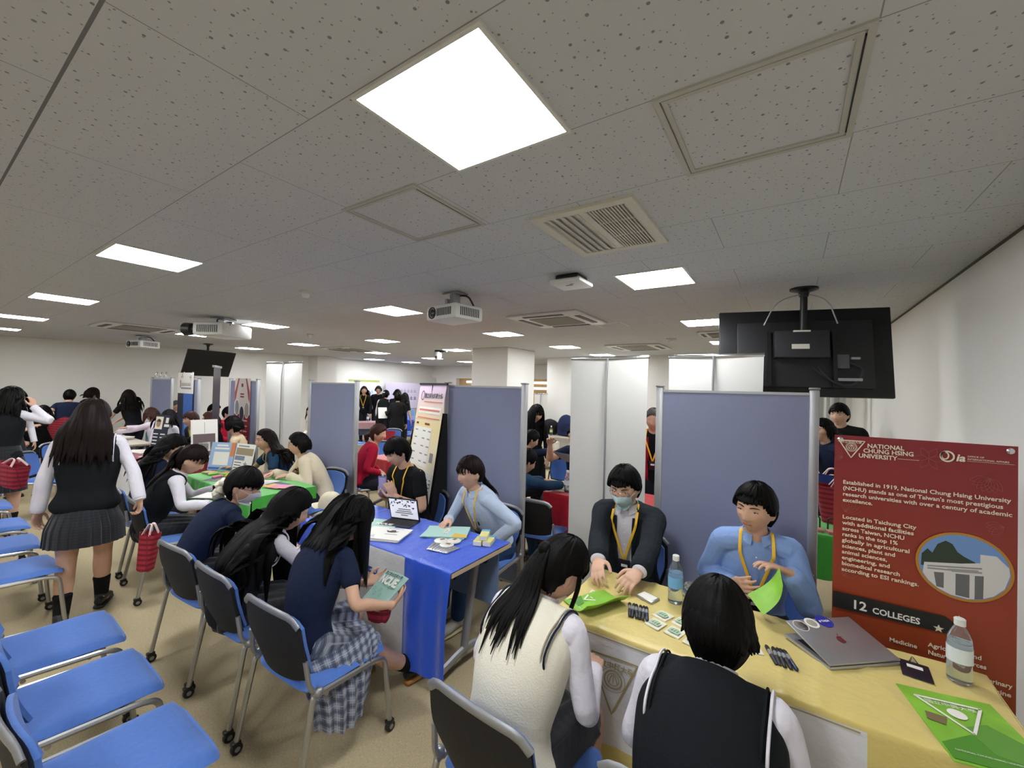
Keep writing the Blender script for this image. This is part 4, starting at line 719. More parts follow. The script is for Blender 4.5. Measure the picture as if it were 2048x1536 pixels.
def skeleton(pos, yaw, h, male, pose, seat, lean, hunch, side, head, hands, feet, twist, wide, elbow, hs):
    B = Body(); k = h/1.7; B.k = k; B.wide = wide; B.male = male; y = R_(yaw); F = np.array([-math.sin(y), math.cos(y), 0]); Rr = np.array([math.cos(y), math.sin(y), 0]); U = np.array([0, 0, 1.]); B.F, B.R = F, Rr; B.pos = np.array([pos[0], pos[1], 0.])
    B.P = np.array([pos[0], pos[1], (.915*k if pose == 'stand' else seat+.095*k)]); B.pose = pose; B.seat = seat
    sp = [B.P-U*(.05 if pose == 'sit' else .08)*k, B.P.copy()]; dirs = []
    for ln, a in zip((.12, .15, .15, .11), (lean*.75, lean+hunch*.15, lean+hunch*.6, lean+hunch)):
        a = R_(a); d = nrm(F*math.sin(a)+U*math.cos(a)+Rr*math.sin(R_(side))); sp.append(sp[-1]+d*ln*k); dirs.append(d)
    B.sp = np.array(sp); B.C7 = sp[-1]; tw = R_(twist); B.RS = Rr*math.cos(tw)+F*math.sin(tw)*(1); B.FS = nrm(np.cross(dirs[-1], B.RS))*-1; B.FS = nrm(np.cross(U, B.RS)) if True else B.FS; B.up4 = dirs[-1]
    hy, hp, hr = [R_(q) for q in head]; B.HR = rotz(y+hy) @ rotx(-hp) @ roty(hr); nd = nrm(dirs[-1]*.8+U*.5+B.HR @ np.array([0, .25, .3])); B.nt = B.C7+nd*.062*k; B.hs = 1.05*hs*(.9+.1*k); B.HC = B.nt+B.HR @ np.array([0, .022, .092])*B.hs
    sw = (.168 if male else .15)*k*wide; B.sw = sw; B.arms = []; sc = B.C7-B.up4*.05*k
    for i, s in enumerate((-1, 1)):
        S = sc+B.RS*sw*s+B.FS*.012; hd = hands[i] if hands else None; fd = None; opt = {}
        if hd is None: t = (B.P+F*.26*k+Rr*s*.1*k+U*.11 if pose == 'sit' else S+Rr*s*.07-U*.5*k+F*.06)
        elif isinstance(hd, dict): t = np.array(hd['w'], float); opt = hd
        else: t = np.array(hd, float)
        hint = np.array(opt['e'], float) if 'e' in opt else (-U*.95+Rr*s*.4-F*.3); hint = hint if elbow is None or 'e' in opt else np.array(elbow, float)*np.array([1, 1, 1])
        e, w_ = ik(S, t, .272*k, .245*k, hint); d = nrm(w_-e); fd = np.array(opt['d'], float) if 'd' in opt else nrm(d+F*.0); n = np.array(opt['n'], float) if 'n' in opt else -U+(-Rr*s)*.3
        B.arms.append((S, e, w_, nrm(fd), n, (np.array(opt['t'], float) if 't' in opt else -Rr*s), opt.get('c', .6), s))
    B.legs = []
    for i, s in enumerate((-1, 1)):
        H_ = B.P+Rr*s*.085*k*wide-U*(.02 if pose == 'sit' else .0); f = (feet[i] if feet else None)
        if f is None: a = np.array([*(B.P+Rr*s*.1+F*((.42*k+.03) if pose == 'sit' else 0))[:2], .075])
        else: a = B.P+F*f[0]+Rr*f[1]; a[2] = f[2] if len(f) > 2 else .075
        fdir = nrm(F+Rr*s*.15); kn, a = ik(H_, a, .435*k, .415*k, F*1.0+U*(.9 if pose == 'sit' else .1)+Rr*s*(.1 if pose == 'sit' else .0)); B.legs.append((H_, kn, a, fdir))
    return B
def torso_loft(B, inf=0., lo=0, top=1., n=28, belly=0.):
    k, wd = B.k, B.wide; m = B.male
    A = np.array([.10, .165 if not m else .16, .128 if not m else .146, .148 if not m else .165, .152 if not m else .172, .088])*k*wd
    D = np.array([.085, .108, .093+belly, .108+belly*.5, .098, .066])*k*(.5+.5*wd); P = B.sp.copy(); off = np.array([0, -.005, .0, .012, .0, -.012])*k
    P = P+np.outer(off, B.F); C = cr(np.c_[P, A+inf, D+inf], 5); nn = int(len(C)*lo); C = C[nn:int(round(len(C)*top))]
    return loft(C[:, :3], C[:, 3], C[:, 4], n, ref=np.array([B.R*(1-t)+B.RS*t for t in np.linspace(0, 1, len(C)+4)]))
def surf(B, s, x, inf=.0, front=True, belly=0.):
    """point on the torso's front or back: s 0 pelvis..1 base of neck, x metres sideways"""
    k, wd, m = B.k, B.wide, B.male; q = 1+s*4; i = min(int(q), 4); t = q-i; L = lambda a: a[i]*(1-t)+a[i+1]*t
    A = np.array([.10, .165, .128 if not m else .146, .148 if not m else .165, .152 if not m else .172, .088])*k*wd+inf; D = np.array([.085, .108, .093+belly, .108+belly*.5, .098, .066])*k*(.5+.5*wd)+inf
    c = L(B.sp); a, d = L(A), L(D); off = L(np.array([0, -.005, .0, .012, .0, -.012])*k); up = nrm(B.sp[i+1]-B.sp[i]); R = nrm(B.R*(1-s)+B.RS*s); R = nrm(R-np.dot(R, up)*up); Fv = nrm(np.cross(up, R)); Fv = Fv if np.dot(Fv, B.F) > 0 else -Fv
    yy = d*math.sqrt(max(.05, 1-(x/a)**2))*(1 if front else -1); return c+B.F*off+R*x+Fv*yy, (Fv if front else -Fv), R, up
def push_out(B, p, inf):
    """move p outside the torso"""
    best = None
    for i in range(1, 5):
        a, b = B.sp[i], B.sp[i+1]; t = np.clip(np.dot(p-a, b-a)/np.dot(b-a, b-a), 0, 1); c = a+(b-a)*t; d = np.linalg.norm(p-c)
        if best is None or d < best[0]: best = (d, i, t, c, nrm(b-a))
    d, i, t, c, up = best; s = (i-1+t)/4; k, wd, m = B.k, B.wide, B.male
    A = np.array([.10, .165, .135, .155, .165, .13])*k*wd+inf; D = np.array([.085, .108, .093, .108, .098, .075])*k*(.5+.5*wd)+inf; a = A[i]*(1-t)+A[i+1]*t; dd = D[i]*(1-t)+D[i+1]*t
    v = p-c; R = nrm(B.R-np.dot(B.R, up)*up); Fv = np.cross(R, up); Fv = Fv if np.dot(Fv, B.F) > 0 else -Fv; x, y, z = np.dot(v, R), np.dot(v, Fv), np.dot(v, up)
    e = math.hypot(x/a, y/dd)
    if e < 1 and abs(z) < .09*k+.03: 
        e = max(e, .05); f = 1/e
        return c+R*x*(1+(f-1)*.35)+Fv*(y*f if abs(y) > .02 else -dd)+up*z
    return p
def limb(pts, r, n=12, per=5, ref=None): C = cr(np.c_[np.array(pts), np.array(r)], per); return loft(C[:, :3], C[:, 3], C[:, 3], n, ref=ref)
def arm_pts(B, i, t1=1.):
    S, e, w_ = B.arms[i][:3]; return S, e, w_
def sleeve(B, i, length, inf, cuff=None):
    """length 0..2: shoulder to wrist"""
    S, e, w_ = B.arms[i][:3]; k = B.k; s = B.arms[i][7]; I = S-B.RS*s*.05*k; r = np.array([.044, .046, .04, .036, .036, .028])*k*(1.08 if B.male else .97)+inf
    P = [I, S-np.array([0, 0, .004]), S+(e-S)*.5, e, e+(w_-e)*.35, w_-(w_-e)*.02]; T = [-.2, 0, .5, 1, 1.35, 2]
    if length < 2: 
        n = sum(1 for t in T if t < length-.05); j = n; f = (length-T[j-1])/(T[j]-T[j-1]); P = P[:j]+[P[j-1]+(P[j]-P[j-1])*f]; r = np.r_[r[:j], r[j-1]*(1-f)+r[j]*f+.004]
    return limb(P, r, 14)
def yoke(B, inf, e=0.0):
    sc = B.C7-B.up4*.052*B.k; r = (.05 if not B.male else .056)*B.k+inf*1.15; sw = B.sw-e
    P = [sc-B.RS*sw+B.FS*.012, sc-B.RS*sw*.5+B.up4*.012, sc+B.up4*.02*B.k, sc+B.RS*sw*.5+B.up4*.012, sc+B.RS*sw+B.FS*.012]; C = cr(P, 4); return loft(C, r, r*.9, 12)
def leg_loft(B, i, t0, t1, inf=0., rs=None, start_in=True):
    H_, kn, a = B.legs[i][:3]; k = B.k*(.5+.5*B.wide); back = np.array([0, 0, 0])
    T = np.array([0, .5, 1, 1.35, 1.7, 2.]); r = np.array([.088, .076, .056, .055, .042, .034])*k*(1.0 if not B.male else 1.05)+inf if rs is None else np.array(rs)
    pt = lambda t: (H_+(kn-H_)*t if t <= 1 else kn+(a-kn)*(t-1)); ts = [t0]+[t for t in T if t0 < t < t1]+[t1]; P = [pt(t) for t in ts]; rr = np.interp(ts, T, r)
    calf = -B.F*.012; P = [p+(calf if 1.2 < t < 1.6 else 0) for p, t in zip(P, ts)]; return limb(P, rr, 14)
def foot_pts(B, i, up=0.):
    H_, kn, a, fd = B.legs[i]; z = a[2]-.075; return a, fd, z
def shoe(B, i, t, style):
    a, fd, z = foot_pts(B, i); k = B.k; sd = np.cross(fd, [0, 0, 1.]); o = np.array([a[0], a[1], z])-B.pos
    m, sole = {'sneaker': (M_shoe, M_sole), 'pale': (M_sneak, mat('pale sole', 'c9c49a', .6)), 'loafer': (M_brownshoe, M_soleb), 'black': (M_shoe, M_soleb)}[style]
    P = [o+fd*q*k+np.array([0, 0, zz]) for q, zz in ((-.065, .055), (-.03, .062), (.03, .06), (.09, .045), (.15, .036), (.185, .03))]
    v, f = remesh([loft(P, np.array([.03, .036, .04, .044, .04, .026])*k, np.array([.034, .04, .036, .028, .022, .016])*k, 14, ref=sd), loft([o+np.array([0, 0, .06]), o+np.array([0, 0, .1])], [.04, .042], [.044, .046], 12, ref=sd)], .007, 4)
    so = link('shoe', qmesh('shoe', v, f, m), t); g = G(); g.add(*loft([p*np.array([1, 1, 0])+np.array([0, 0, z+.014]) for p in P], np.array([.034, .04, .044, .048, .044, .03])*k, .014, 14, ref=sd)); g.build('sole', sole, so); return so
def ring_strip(B, center, nrmv, fwd, r0, r1, z0, z1, gap, m, name, t, n=28, th=.003, sx=1.):
    """collar: a strip round the neck, open at the front by gap radians"""
    R = nrm(np.cross(fwd, nrmv)); fwd = nrm(np.cross(nrmv, R)); P = np.zeros((4, n, 3))
    for j, q in enumerate(np.linspace(gap, 2*np.pi-gap, n)):
        edge = math.exp(-((min(q, 2*np.pi-q)-gap)/.5)**2)
        for i, u in enumerate(np.linspace(0, 1, 4)):
            r = r0+(r1-r0)*u**1.5; z = z0+(z1-z0)*u-edge*.012*u; P[i, j] = center+(fwd*math.cos(q)+R*math.sin(q)*sx)*r*(1+edge*.04*u)+nrmv*z
    g = G(); g.grid(P-B.pos, thick=th); return g.build(name, m, t)
def hair_strands(B, starts, length, inf, w0=.02, th=.008, outw=.35, step=.03, seed=0, grav=1., tipvar=.15, wave=0., drift=None):
    g = []; r = random.Random(seed)
    for (p, d0) in starts:
        p = np.array(p, float); pts = [p]; d = nrm(d0); L = length*(1-r.uniform(0, tipvar)); n = max(4, int(L/step)); ph = r.uniform(0, 6)
        for i in range(n):
            d = nrm(d*.62+np.array([0, 0, -1.])*.38*grav+(0 if drift is None else np.array(drift)*.1)); q = pts[-1]+d*step
            q = push_out(B, q, inf+r.uniform(0, .008)); h = B.HR.T @ (q-B.HC)/B.hs; e = math.sqrt((h[0]/.094)**2+((h[1]+.004)/.116)**2+(h[2]/.132)**2)
            if e < 1: q = B.HC+B.HR @ (h/e)*B.hs
            d = nrm(q-pts[-1]); pts.append(q)
        pts = np.array(pts)
        for _ in range(3): pts[1:-1] = pts[1:-1]*.5+(pts[:-2]+pts[2:])*.25
        if wave: pts[1:] += np.outer(np.sin(np.linspace(0, 9, n)+ph)*wave*np.linspace(.2, 1, n), B.R)
        k = len(pts); prof = np.interp(np.linspace(0, 1, k), [0, .15, .7, 1], [.7, 1, .85, .12]); out = pts-B.HC; 
        g.append(loft(pts-B.pos, w0*prof*r.uniform(.8, 1.2), th*prof, 8, ref=nrm(np.cross([0, 0, 1.], nrm((pts[0]-B.HC)*np.array([1, 1, 0])+1e-6)))))
    return g
def hair(B, t, st, m, vox):
    kind = st.get('kind', 'short'); S, F = sphere(72, 48); H_ = head_xyz(S); x, y, z = S[..., 0], S[..., 1], S[..., 2]; az = np.abs(np.arctan2(x, y)); Z = H_[..., 2]; r = np.random.default_rng(st.get('seed', 1))
    fr = st.get('fringe', .052); sd = st.get('sides', -.02); nape = st.get('nape', -.085)
    line = np.interp(az, [0, .35, .75, 1.05, 1.3, 1.5, 1.75, 2.1, np.pi], [fr, fr, fr-.008, .02 if sd > -.05 else sd*.3, sd*.6, sd, sd if sd < -.05 else .0, nape, nape])
    azs = np.arctan2(x, y); jit = .006*np.sin(azs*23+1)+.004*np.sin(azs*41)+.004*np.sin(azs*67+2); mask = smooth01((Z-line-jit)/.014)
    th = st.get('thick', .017)*(1+.35*np.clip(z, 0, 1)); groove = .0018*np.sin(azs*46+3*np.sin(Z*30))+.0012*np.sin(azs*83); o = -.012+(th+.012)*mask+groove*mask
    if st.get('part'): o = o-.006*np.exp(-((x-st.get('px', 0.))/.05)**2)*np.clip(z, 0, 1)*(y > -.5)
    n = S/1.0; V = H_+n*np.array([1, 1, 1])*o[..., None]; shapes = [(B.HC+(V.reshape(-1, 3)*B.hs) @ B.HR.T-B.pos, F)]
    g = G(); g.add(*shapes[0]); hp = lambda v: B.HC+B.HR @ (np.array(v)*B.hs); rr = random.Random(st.get('seed', 1)); hd = lambda v: B.HR @ np.array(v)
    if kind == 'long':
        L = st.get('L', .45); starts = []
        sh_ = []
        for lay in range(2):
            for q in np.linspace(st.get('a0', 75), 360-st.get('a0', 75), st.get('n', 22)):
                a = R_(q+rr.uniform(-4, 4)); zz = .095-.06*lay-.02*(math.cos(a)+1); rr_ = math.sqrt(1-(zz/.13)**2); starts.append((hp((.093*rr_*math.sin(a), .115*rr_*math.cos(a)-.004, zz)), hd((.6*zz/.13*math.sin(a), .6*zz/.13*math.cos(a), -.9))))
        bk = st.get('backL', 1); isb = lambda p: (B.HR.T @ (p-B.HC))[1] < -.03
        for grp, LL in (([q for q in starts if not isb(q[0])], L), ([q for q in starts if isb(q[0])], L*bk)):
            for sh in hair_strands(B, grp, LL, st.get('inf', .035), w0=st.get('w', .022), th=st.get('th', .011), seed=st.get('seed', 1), tipvar=st.get('tip', .2), wave=st.get('wave', .004), drift=st.get('drift')): g.add(*sh)
    if kind == 'bob':
        starts = []
        for q in np.linspace(st.get('a0', 62), 360-st.get('a0', 62), 26):
            a = R_(q); starts.append((hp((.086*math.sin(a), .107*math.cos(a), .05)), hd((.25*math.sin(a), .2*math.cos(a), -.9))))
        for sh in hair_strands(B, starts, st.get('L', .15), .02, w0=.02, th=.013, step=.02, seed=3, tipvar=.1, wave=st.get('wave', .002)): g.add(*sh)
    if kind == 'pony':
        c = st.get('tie', (0, -.105, .045)); starts = []; dd = st.get('dir', (0, -.8, -.1))
        for i in range(st.get('n', 22)):
            a = i*2.4; q = .02*math.sqrt(i/22); starts.append((hp((c[0]+q*math.cos(a), c[1], c[2]+q*math.sin(a))), hd((dd[0]+.35*math.cos(a)*q/.02, dd[1], dd[2]+.2*math.sin(a)*q/.02))))
        for sh in hair_strands(B, starts, st.get('L', .35), .03, w0=st.get('w', .014), th=.009, seed=5, tipvar=.35, wave=.004, drift=st.get('drift')): g.add(*sh)
        g.ell(hp(c)-B.pos, (.03, .03, .03), 12)
    if kind == 'bun': 
        g.add(*loft(np.array([hp((0, -.09, -.03)), hp((0, -.13, -.035)), hp((.01, -.15, -.05)), hp((.0, -.15, -.11))])-B.pos, [.03, .03, .034, .012], [.03, .03, .03, .01], 10))
    for (x0, x1, z0, n_) in st.get('bangs', []):
        for q in np.linspace(x0, x1, n_):
            q += rr.uniform(-.004, .004); P = [np.array((q*.8, front_y(q*.8, .085)+.012, .088)), np.array((q, front_y(q, .055)+.018, .055)), np.array((q*1.05, front_y(q*1.05, (z0+.055)/2)+.016, (z0+.055)/2)), np.array((q*1.07+rr.uniform(-.004, .004), front_y(q*1.07, z0)+.009, z0+rr.uniform(-.006, .006)))]
            g.add(*loft(np.array([hp(p) for p in cr(P, 3)])-B.pos, np.linspace(.011, .004, 10)*B.hs, np.linspace(.006, .002, 10), 6, ref=B.HR @ np.array([1., 0, 0])))
    for pts, w_, th_ in st.get('locks', []): 
        C = cr([hp(p) for p in pts], 5); g.add(*loft(C-B.pos, w_*np.interp(np.linspace(0, 1, len(C)), [0, .2, .7, 1], [.7, 1, .8, .15]), th_, 8, ref=B.HR @ np.array([0., 1, 0])))
    o = g.build('hair', m, t, True, angle=80); return o
def face(B, t, open_=.6, glasses=None, mask=False, lips=True, smile=0):
    hp = lambda v: B.HC+B.HR @ (np.array(v)*B.hs)-B.pos; HR = B.HR
    for s in (-1, 1):
        c = np.array((.031*s, front_y(.031*s, .006)-.0035, .006)); g = G(); g.ell(hp(c), (.0135*B.hs, .006, .0062*open_+.0012), 14, 0, rot=HR); g.ell(hp(c+np.array([0, .0035, 0])), (.0058, .0038, .0056*open_+.001), 12, 1, rot=HR)
        L = [c+np.array([x*s, (front_y((.031+x)*s, .013)-c[1])*.0+.0052-abs(x)*.16, .0065*open_*(1-(x/.017)**2)+.001-.002*(x < -.01)]) for x in np.linspace(-.0155, .016, 8)]; g.tube([hp(p) for p in L], .0017, 6, 1); g.build('eye', [M_eyew, M_iris], t)
        E_ = [np.array((x*s, front_y(x*s, .026+.004*math.sin((x-.014)*90))+.001, .026+.004*math.sin((x-.014)*90))) for x in np.linspace(.013, .05, 8)]; g = G(); g.tube([hp(p) for p in E_], np.array([.002, .0032, .0034, .0034, .003, .0026, .002, .001]), 6); g.build('eyebrow', M_brow, t)
    if lips and not mask:
        g = G(); L = [np.array((x, front_y(x, -.0575)-.001, -.0575+smile*(abs(x)/.02)**2*.006)) for x in np.linspace(-.022, .022, 9)]; rr = np.array([.001, .0035, .0048, .0052, .005, .0052, .0048, .0035, .001]); g.tube([hp(p) for p in L], rr, 8); g.tube([hp(p+np.array([0, .0035, .0004])) for p in L[1:-1]], .0011, 6, 1); g.build('lips', [M_lip, M_iris], t)
    if mask:
        xs = np.linspace(-1, 1, 17); zs = np.linspace(0, 1, 13); P = np.zeros((13, 17, 3))
        for i, b in enumerate(zs):
            for j, a in enumerate(xs): 
                w_ = .062-.012*b; z = -.012-.098*b-.0*a; z = z+(.008 if b == 0 else .008*(1-b))*(1-abs(a))-.004*abs(a)*b*-4; x = a*w_; P[i, j] = hp((x, max(front_y(x*.9, max(z, -.1)), front_y(x*.9, z) if z > -.1 else .06)+.008+.024*(1-abs(a))**1.1*math.sin(min(1, b*1.15+.15)*2.6)*(1 if mask == 'peak' else .5), z))
        g = G(); g.grid(P, thick=.002); mo = g.build('face_mask', mat('pale blue mask', 'b4cdd6', .8) if mask == 'peak' else mat('white mask', 'dcdde2', .8), t)
        for s in (-1, 1): g = G(); g.tube([hp((s*.06, front_y(.055, -.015)+.006, -.015)), hp((s*.075, .02, 0)), hp((s*.082, -.012, .01)), hp((s*.074, .0, -.03)), hp((s*.052, front_y(.046, -.09)+.006, -.085))], .0016, 6); g.build('ear_loop', P_w, mo)
    if glasses:
        g = G(); q = np.linspace(0, 2*np.pi, 20)
        for s in (-1, 1):
            g.tube([hp((s*.033+.023*math.cos(a)*1.0, .088+.0-.012*abs(math.cos(a)*.4+s*.3*0), .003+.0165*math.sin(a))) for a in q], .0016, 6); g.tube([hp((s*.056, .084, .008)), hp((s*.074, .03, .01)), hp((s*.078, -.01, .002))], .0014, 6)
        g.tube([hp((-.011, .092, .008)), hp((0, .095, .01)), hp((.011, .092, .008))], .0016, 6); g.build('glasses', glasses, t)
def cut_wedge(B, v, F, w0, w1, s0=0., hem=None):
    """open the front of a jacket: half width w0 at the hem to w1 at the neck"""
    P = v+B.pos; rel = P-B.P; up = nrm(B.C7-B.P); L = np.linalg.norm(B.C7-B.P); s = rel @ up/L; R = B.RS; x = rel @ R; y = (P-(B.P+np.outer(s*L, up))) @ B.F
    m = ~((np.abs(x) < w0+(w1-w0)*np.clip(s, 0, 1)**1.3) & (y > .02) & (y < .155*B.k)); return keep(v, F, m)
def person(label, pos, yaw=0, h=1.62, male=False, pose='sit', seat=.41, lean=8, hunch=14, side=0, head=(0, 10, 0), hands=None, feet=None, twist=0, wide=1., elbow=None, hs=1., vox=.008,
           top='shirt', mt=None, over=None, mo=None, bottom='pants', mb=None, hairs=None, mh=None, fac=None, shoes='black', socks=None, collar=None, lanyard=None, trim=None, group=None, belly=0., skin=None, seed=1, skirtL=.5, skirtT=.13, name='person', ht=None):
    if ht is not None:      # lean and place the figure so that the crown reaches ht
        top_ = lambda ln, hh: (lambda b: b.HC+np.array([0, 0, .128*b.hs])+b.HR @ np.array([0, 0, .0]))(skeleton((0, 0), yaw, hh, male, pose, seat, ln, hunch, side, head, None, None, twist, wide, elbow, hs))
        if pose == 'sit':
            a, b = 0., 62.
            for _ in range(30):
                m_ = (a+b)/2
                if top_(m_, h)[2] > ht[2]: a = m_
                else: b = m_
            lean = (a+b)/2
        else: 
            for _ in range(12): h *= ht[2]/top_(lean, h)[2]
        q = top_(lean, h); pos = (ht[0]-q[0], ht[1]-q[1])
        if DEBUG: print('PERSON', label[:60], 'pelvis %.2f %.2f lean %.1f h %.2f' % (pos[0], pos[1], lean, h))
    B = skeleton(pos, yaw, h, male, pose, seat, lean, hunch, side, head, hands, feet, twist, wide, elbow, hs); t = thing(name, label, 'person', tuple(B.pos), group=group); B.t = t; k = B.k; o = B.pos
    mt = mt or F_white; mb = mb or F_dpant; mh = mh or M_hairk; dim = max(.7, min(1, vox/.006))
    # body: one continuous surface
    S, F = sphere(56, 44); hv = B.HC+(head_xyz(S).reshape(-1, 3)*B.hs) @ B.HR.T; sh = [(hv, F), torso_loft(B, belly=belly), yoke(B, 0)]
    sh.append(limb([B.C7-B.up4*.05, B.C7+B.up4*.01, B.nt, B.nt+B.HR @ np.array([0, .01, .06])], np.array([.062, .054, .05, .05])*(1.1 if male else .94)*(.5+.5*k), 14))
    for s in (-1, 1): g = G(); g.ell(B.HC+B.HR @ (np.array([s*.075, -.012, -.006])*B.hs), (.011*B.hs, .019*B.hs, .031*B.hs), 12, rot=B.HR @ rotz(s*.35)); sh.append((np.vstack(g.v), g.f))
    for i in (0, 1):
        S_, e, w_, fd, n, th, cl_, s = B.arms[i]; sh.append(limb([S_-B.RS*s*.03, S_, S_+(e-S_)*.5, e, e+(w_-e)*.3, e+(w_-e)*.75, w_+fd*.01], np.array([.045, .05, .042, .036, .037, .028, .024])*k*(1.12 if male else .95), 12)); sh += hand_shapes(w_, fd, n, th, s, cl_, k*(1.06 if male else .97)); sh.append(leg_loft(B, i, 0, 2.0)); a, fdr, z = foot_pts(B, i); sh.append(loft([a-fdr*.03, a+fdr*.03-np.array([0, 0, .02]), a+fdr*.13-np.array([0, 0, .045])], [.03, .036, .03], [.034, .03, .016], 10))
    v, f = remesh(sh, vox, 2, .5); bo = link('body', qmesh('body', v-o, f, skin or M_skin), t)
    if fac is not None: face(B, t, **fac)
    hair(B, t, hairs or {}, mh, vox)
    vx = max(vox, .006)
    def garment(name, shapes, m, wr=.003, cut=None, parent=None, sm=3, seed_=0):
        v, f = remesh(shapes, vx, sm); v = v-o; VEST[0] = v
        if wr: v = wrinkle(v, f, wr, 16, seed+seed_)
        if cut: v, f = cut(v, f)
        return link(name, qmesh(name, v, f, m), parent or t)
    low = (.1 if pose == 'sit' else 0.0)
    if top in ('shirt', 'tee', 'polo', 'sweater'):
        inf = .014 if top != 'sweater' else .02; ln = {'shirt': 1.97, 'sweater': 1.95, 'tee': .55, 'polo': .55}[top]
        garment('sweater' if top == 'sweater' else 'shirt', [torso_loft(B, inf, low, .97, belly=belly), yoke(B, inf)]+[sleeve(B, i, ln, .012 if ln < 1 else (.013 if male else .01)) for i in (0, 1)], mt, .005)
    if top == 'shirt':
        for i in (0, 1): S_, e, w_ = B.arms[i][:3]; d = nrm(w_-e); g = G(); g.add(*loft(np.array([w_-d*.045, w_-d*.02, w_+d*.004])-o, np.array([.036, .038, .039])*k, np.array([.036, .038, .039])*k, 14, round_caps=False)); g.build('cuff', mt, t)
    if collar: ring_strip(B, B.C7+B.up4*.012*k, nrm(B.up4*.8+np.array([0, 0, .3])+B.F*-.05), B.FS, .058 if not male else .062, .072 if not male else .079, .03, -.008, .32, collar, 'collar', t)
    if collar and over != 'vest':
        C = np.array([surf(B, q, 0, .0175, belly=belly)[0] for q in np.linspace(.93, .2, 12)])-o; g = G(); g.add(*loft(C, .013, .0016, 6, ref=B.RS, round_caps=False)); pk = g.build('placket', mt, t); 
        for j in (1, 3, 5, 7, 9): g = G(); g.ell(C[j]+B.F*.0035, (.0045, .0025, .0045), 8); g.build('button', P_w, pk)
    if over == 'vest':
        garment('vest', [torso_loft(B, .024, low, .955, belly=belly), yoke(B, .022, .028)], mo, .002, seed_=3)
        if trim:
            vv = VEST[0]+o
            for s in (-1, 1):
                S_ = B.arms[(s+1)//2][0]; fv = nrm(np.cross(B.up4, B.RS)); fv = fv if np.dot(fv, B.F) > 0 else -fv; uv_ = nrm(np.cross(B.RS, fv)); uv_ = uv_ if uv_[2] > 0 else -uv_
                for dd, m_, rr in ((.016, trim[0], .0042), (.03, trim[1], .0036)):
                    c = S_-B.RS*s*dd-uv_*.05*k; rel = vv-c; pl = rel @ B.RS; ry, rz = rel @ fv, rel @ uv_; near = np.abs(pl) < .012; an = np.arctan2(ry, rz); rad = np.hypot(ry, rz); P = []
                    for a in np.linspace(-np.pi, np.pi, 37)[:-1]:
                        q = near & (np.abs((an-a+np.pi) % (2*np.pi)-np.pi) < .16); r0 = min(rad[q].max(), .135*k) if q.any() else .1*k; P.append((a, r0))
                    r_ = np.array([p[1] for p in P]); r_ = (np.roll(r_, 1)+r_*2+np.roll(r_, -1))/4+.003; pts = np.array([c+(uv_*math.cos(a)+fv*math.sin(a))*q for (a, _), q in zip(P, r_)]); g = G(); g.tube(np.vstack([pts, pts[:1]])-o, rr, 6); g.build('armhole_trim', m_, t)
    if over == 'jacket':
        cut = lambda v, f: cut_wedge(B, v, f, .035 if not male else .04, .062 if not male else .068)
        garment('jacket', [torso_loft(B, .027, low, .96, belly=belly), yoke(B, .024)]+[sleeve(B, i, 1.9, .024) for i in (0, 1)], mo, .004, cut, seed_=5)
        for s in (-1, 1):
            P = [];
            for q, x0, x1 in ((.98, .05, .062), (.85, .048, .098), (.72, .048, .085), (.55, .046, .062), (.42, .044, .048)):
                a = surf(B, q, s*x0*k, .036, belly=belly)[0]; b = surf(B, q, s*x1*k, .036, belly=belly)[0]; P.append([a-o, (a+b)/2-o+B.F*.004, b-o])
            g = G(); g.grid(np.array(P), thick=.003); g.build('lapel', mo, t)
    if over == 'cardigan': garment('blazer', [torso_loft(B, .03, low, .95, belly=belly), yoke(B, .026)]+[sleeve(B, i, 1.88, .026) for i in (0, 1)], mo, .005, lambda v, f: cut_wedge(B, v, f, .05, .045), seed_=5)
    if lanyard:
        for s in (-1, 1):
            pts = [B.C7+B.RS*s*.055*k-B.F*.035+B.up4*.035, B.C7+B.RS*s*.074*k+B.F*.02+B.up4*.03, *[surf(B, q, s*x*k, f_+(.012 if over else 0), belly=belly)[0] for q, x, f_ in ((.95, .078, .052), (.86, .07, .04), (.75, .055, .033), (.6, .03, .03), (.5, .012, .03), (.42, .002, .03))]]
            g = G(); C = cr(pts, 4); R = B.RS; g.add(*loft(C-o, .0075, .0014, 6, ref=R, round_caps=False)); g.build('lanyard', lanyard, t)
        c, n_, R, up = surf(B, .33, 0, .036+(.012 if over else 0), belly=belly); g = G(); g.box(c-o, (.075, .006, .1), rot=np.stack([R, n_, up], 1), bev=.002); lc = g.build('name_card', M_card, t); g = G(); g.box(c+n_*.0042-o+up*.012, (.04, .001, .018), rot=np.stack([R, n_, up], 1)); g.build('printed_mark', P_w, lc, False)
    if bottom == 'pants':
        garment('trousers', [torso_loft(B, .012, 0, .3), *[leg_loft(B, i, 0, 1.93, .014) for i in (0, 1)]], mb, .003, seed_=7)
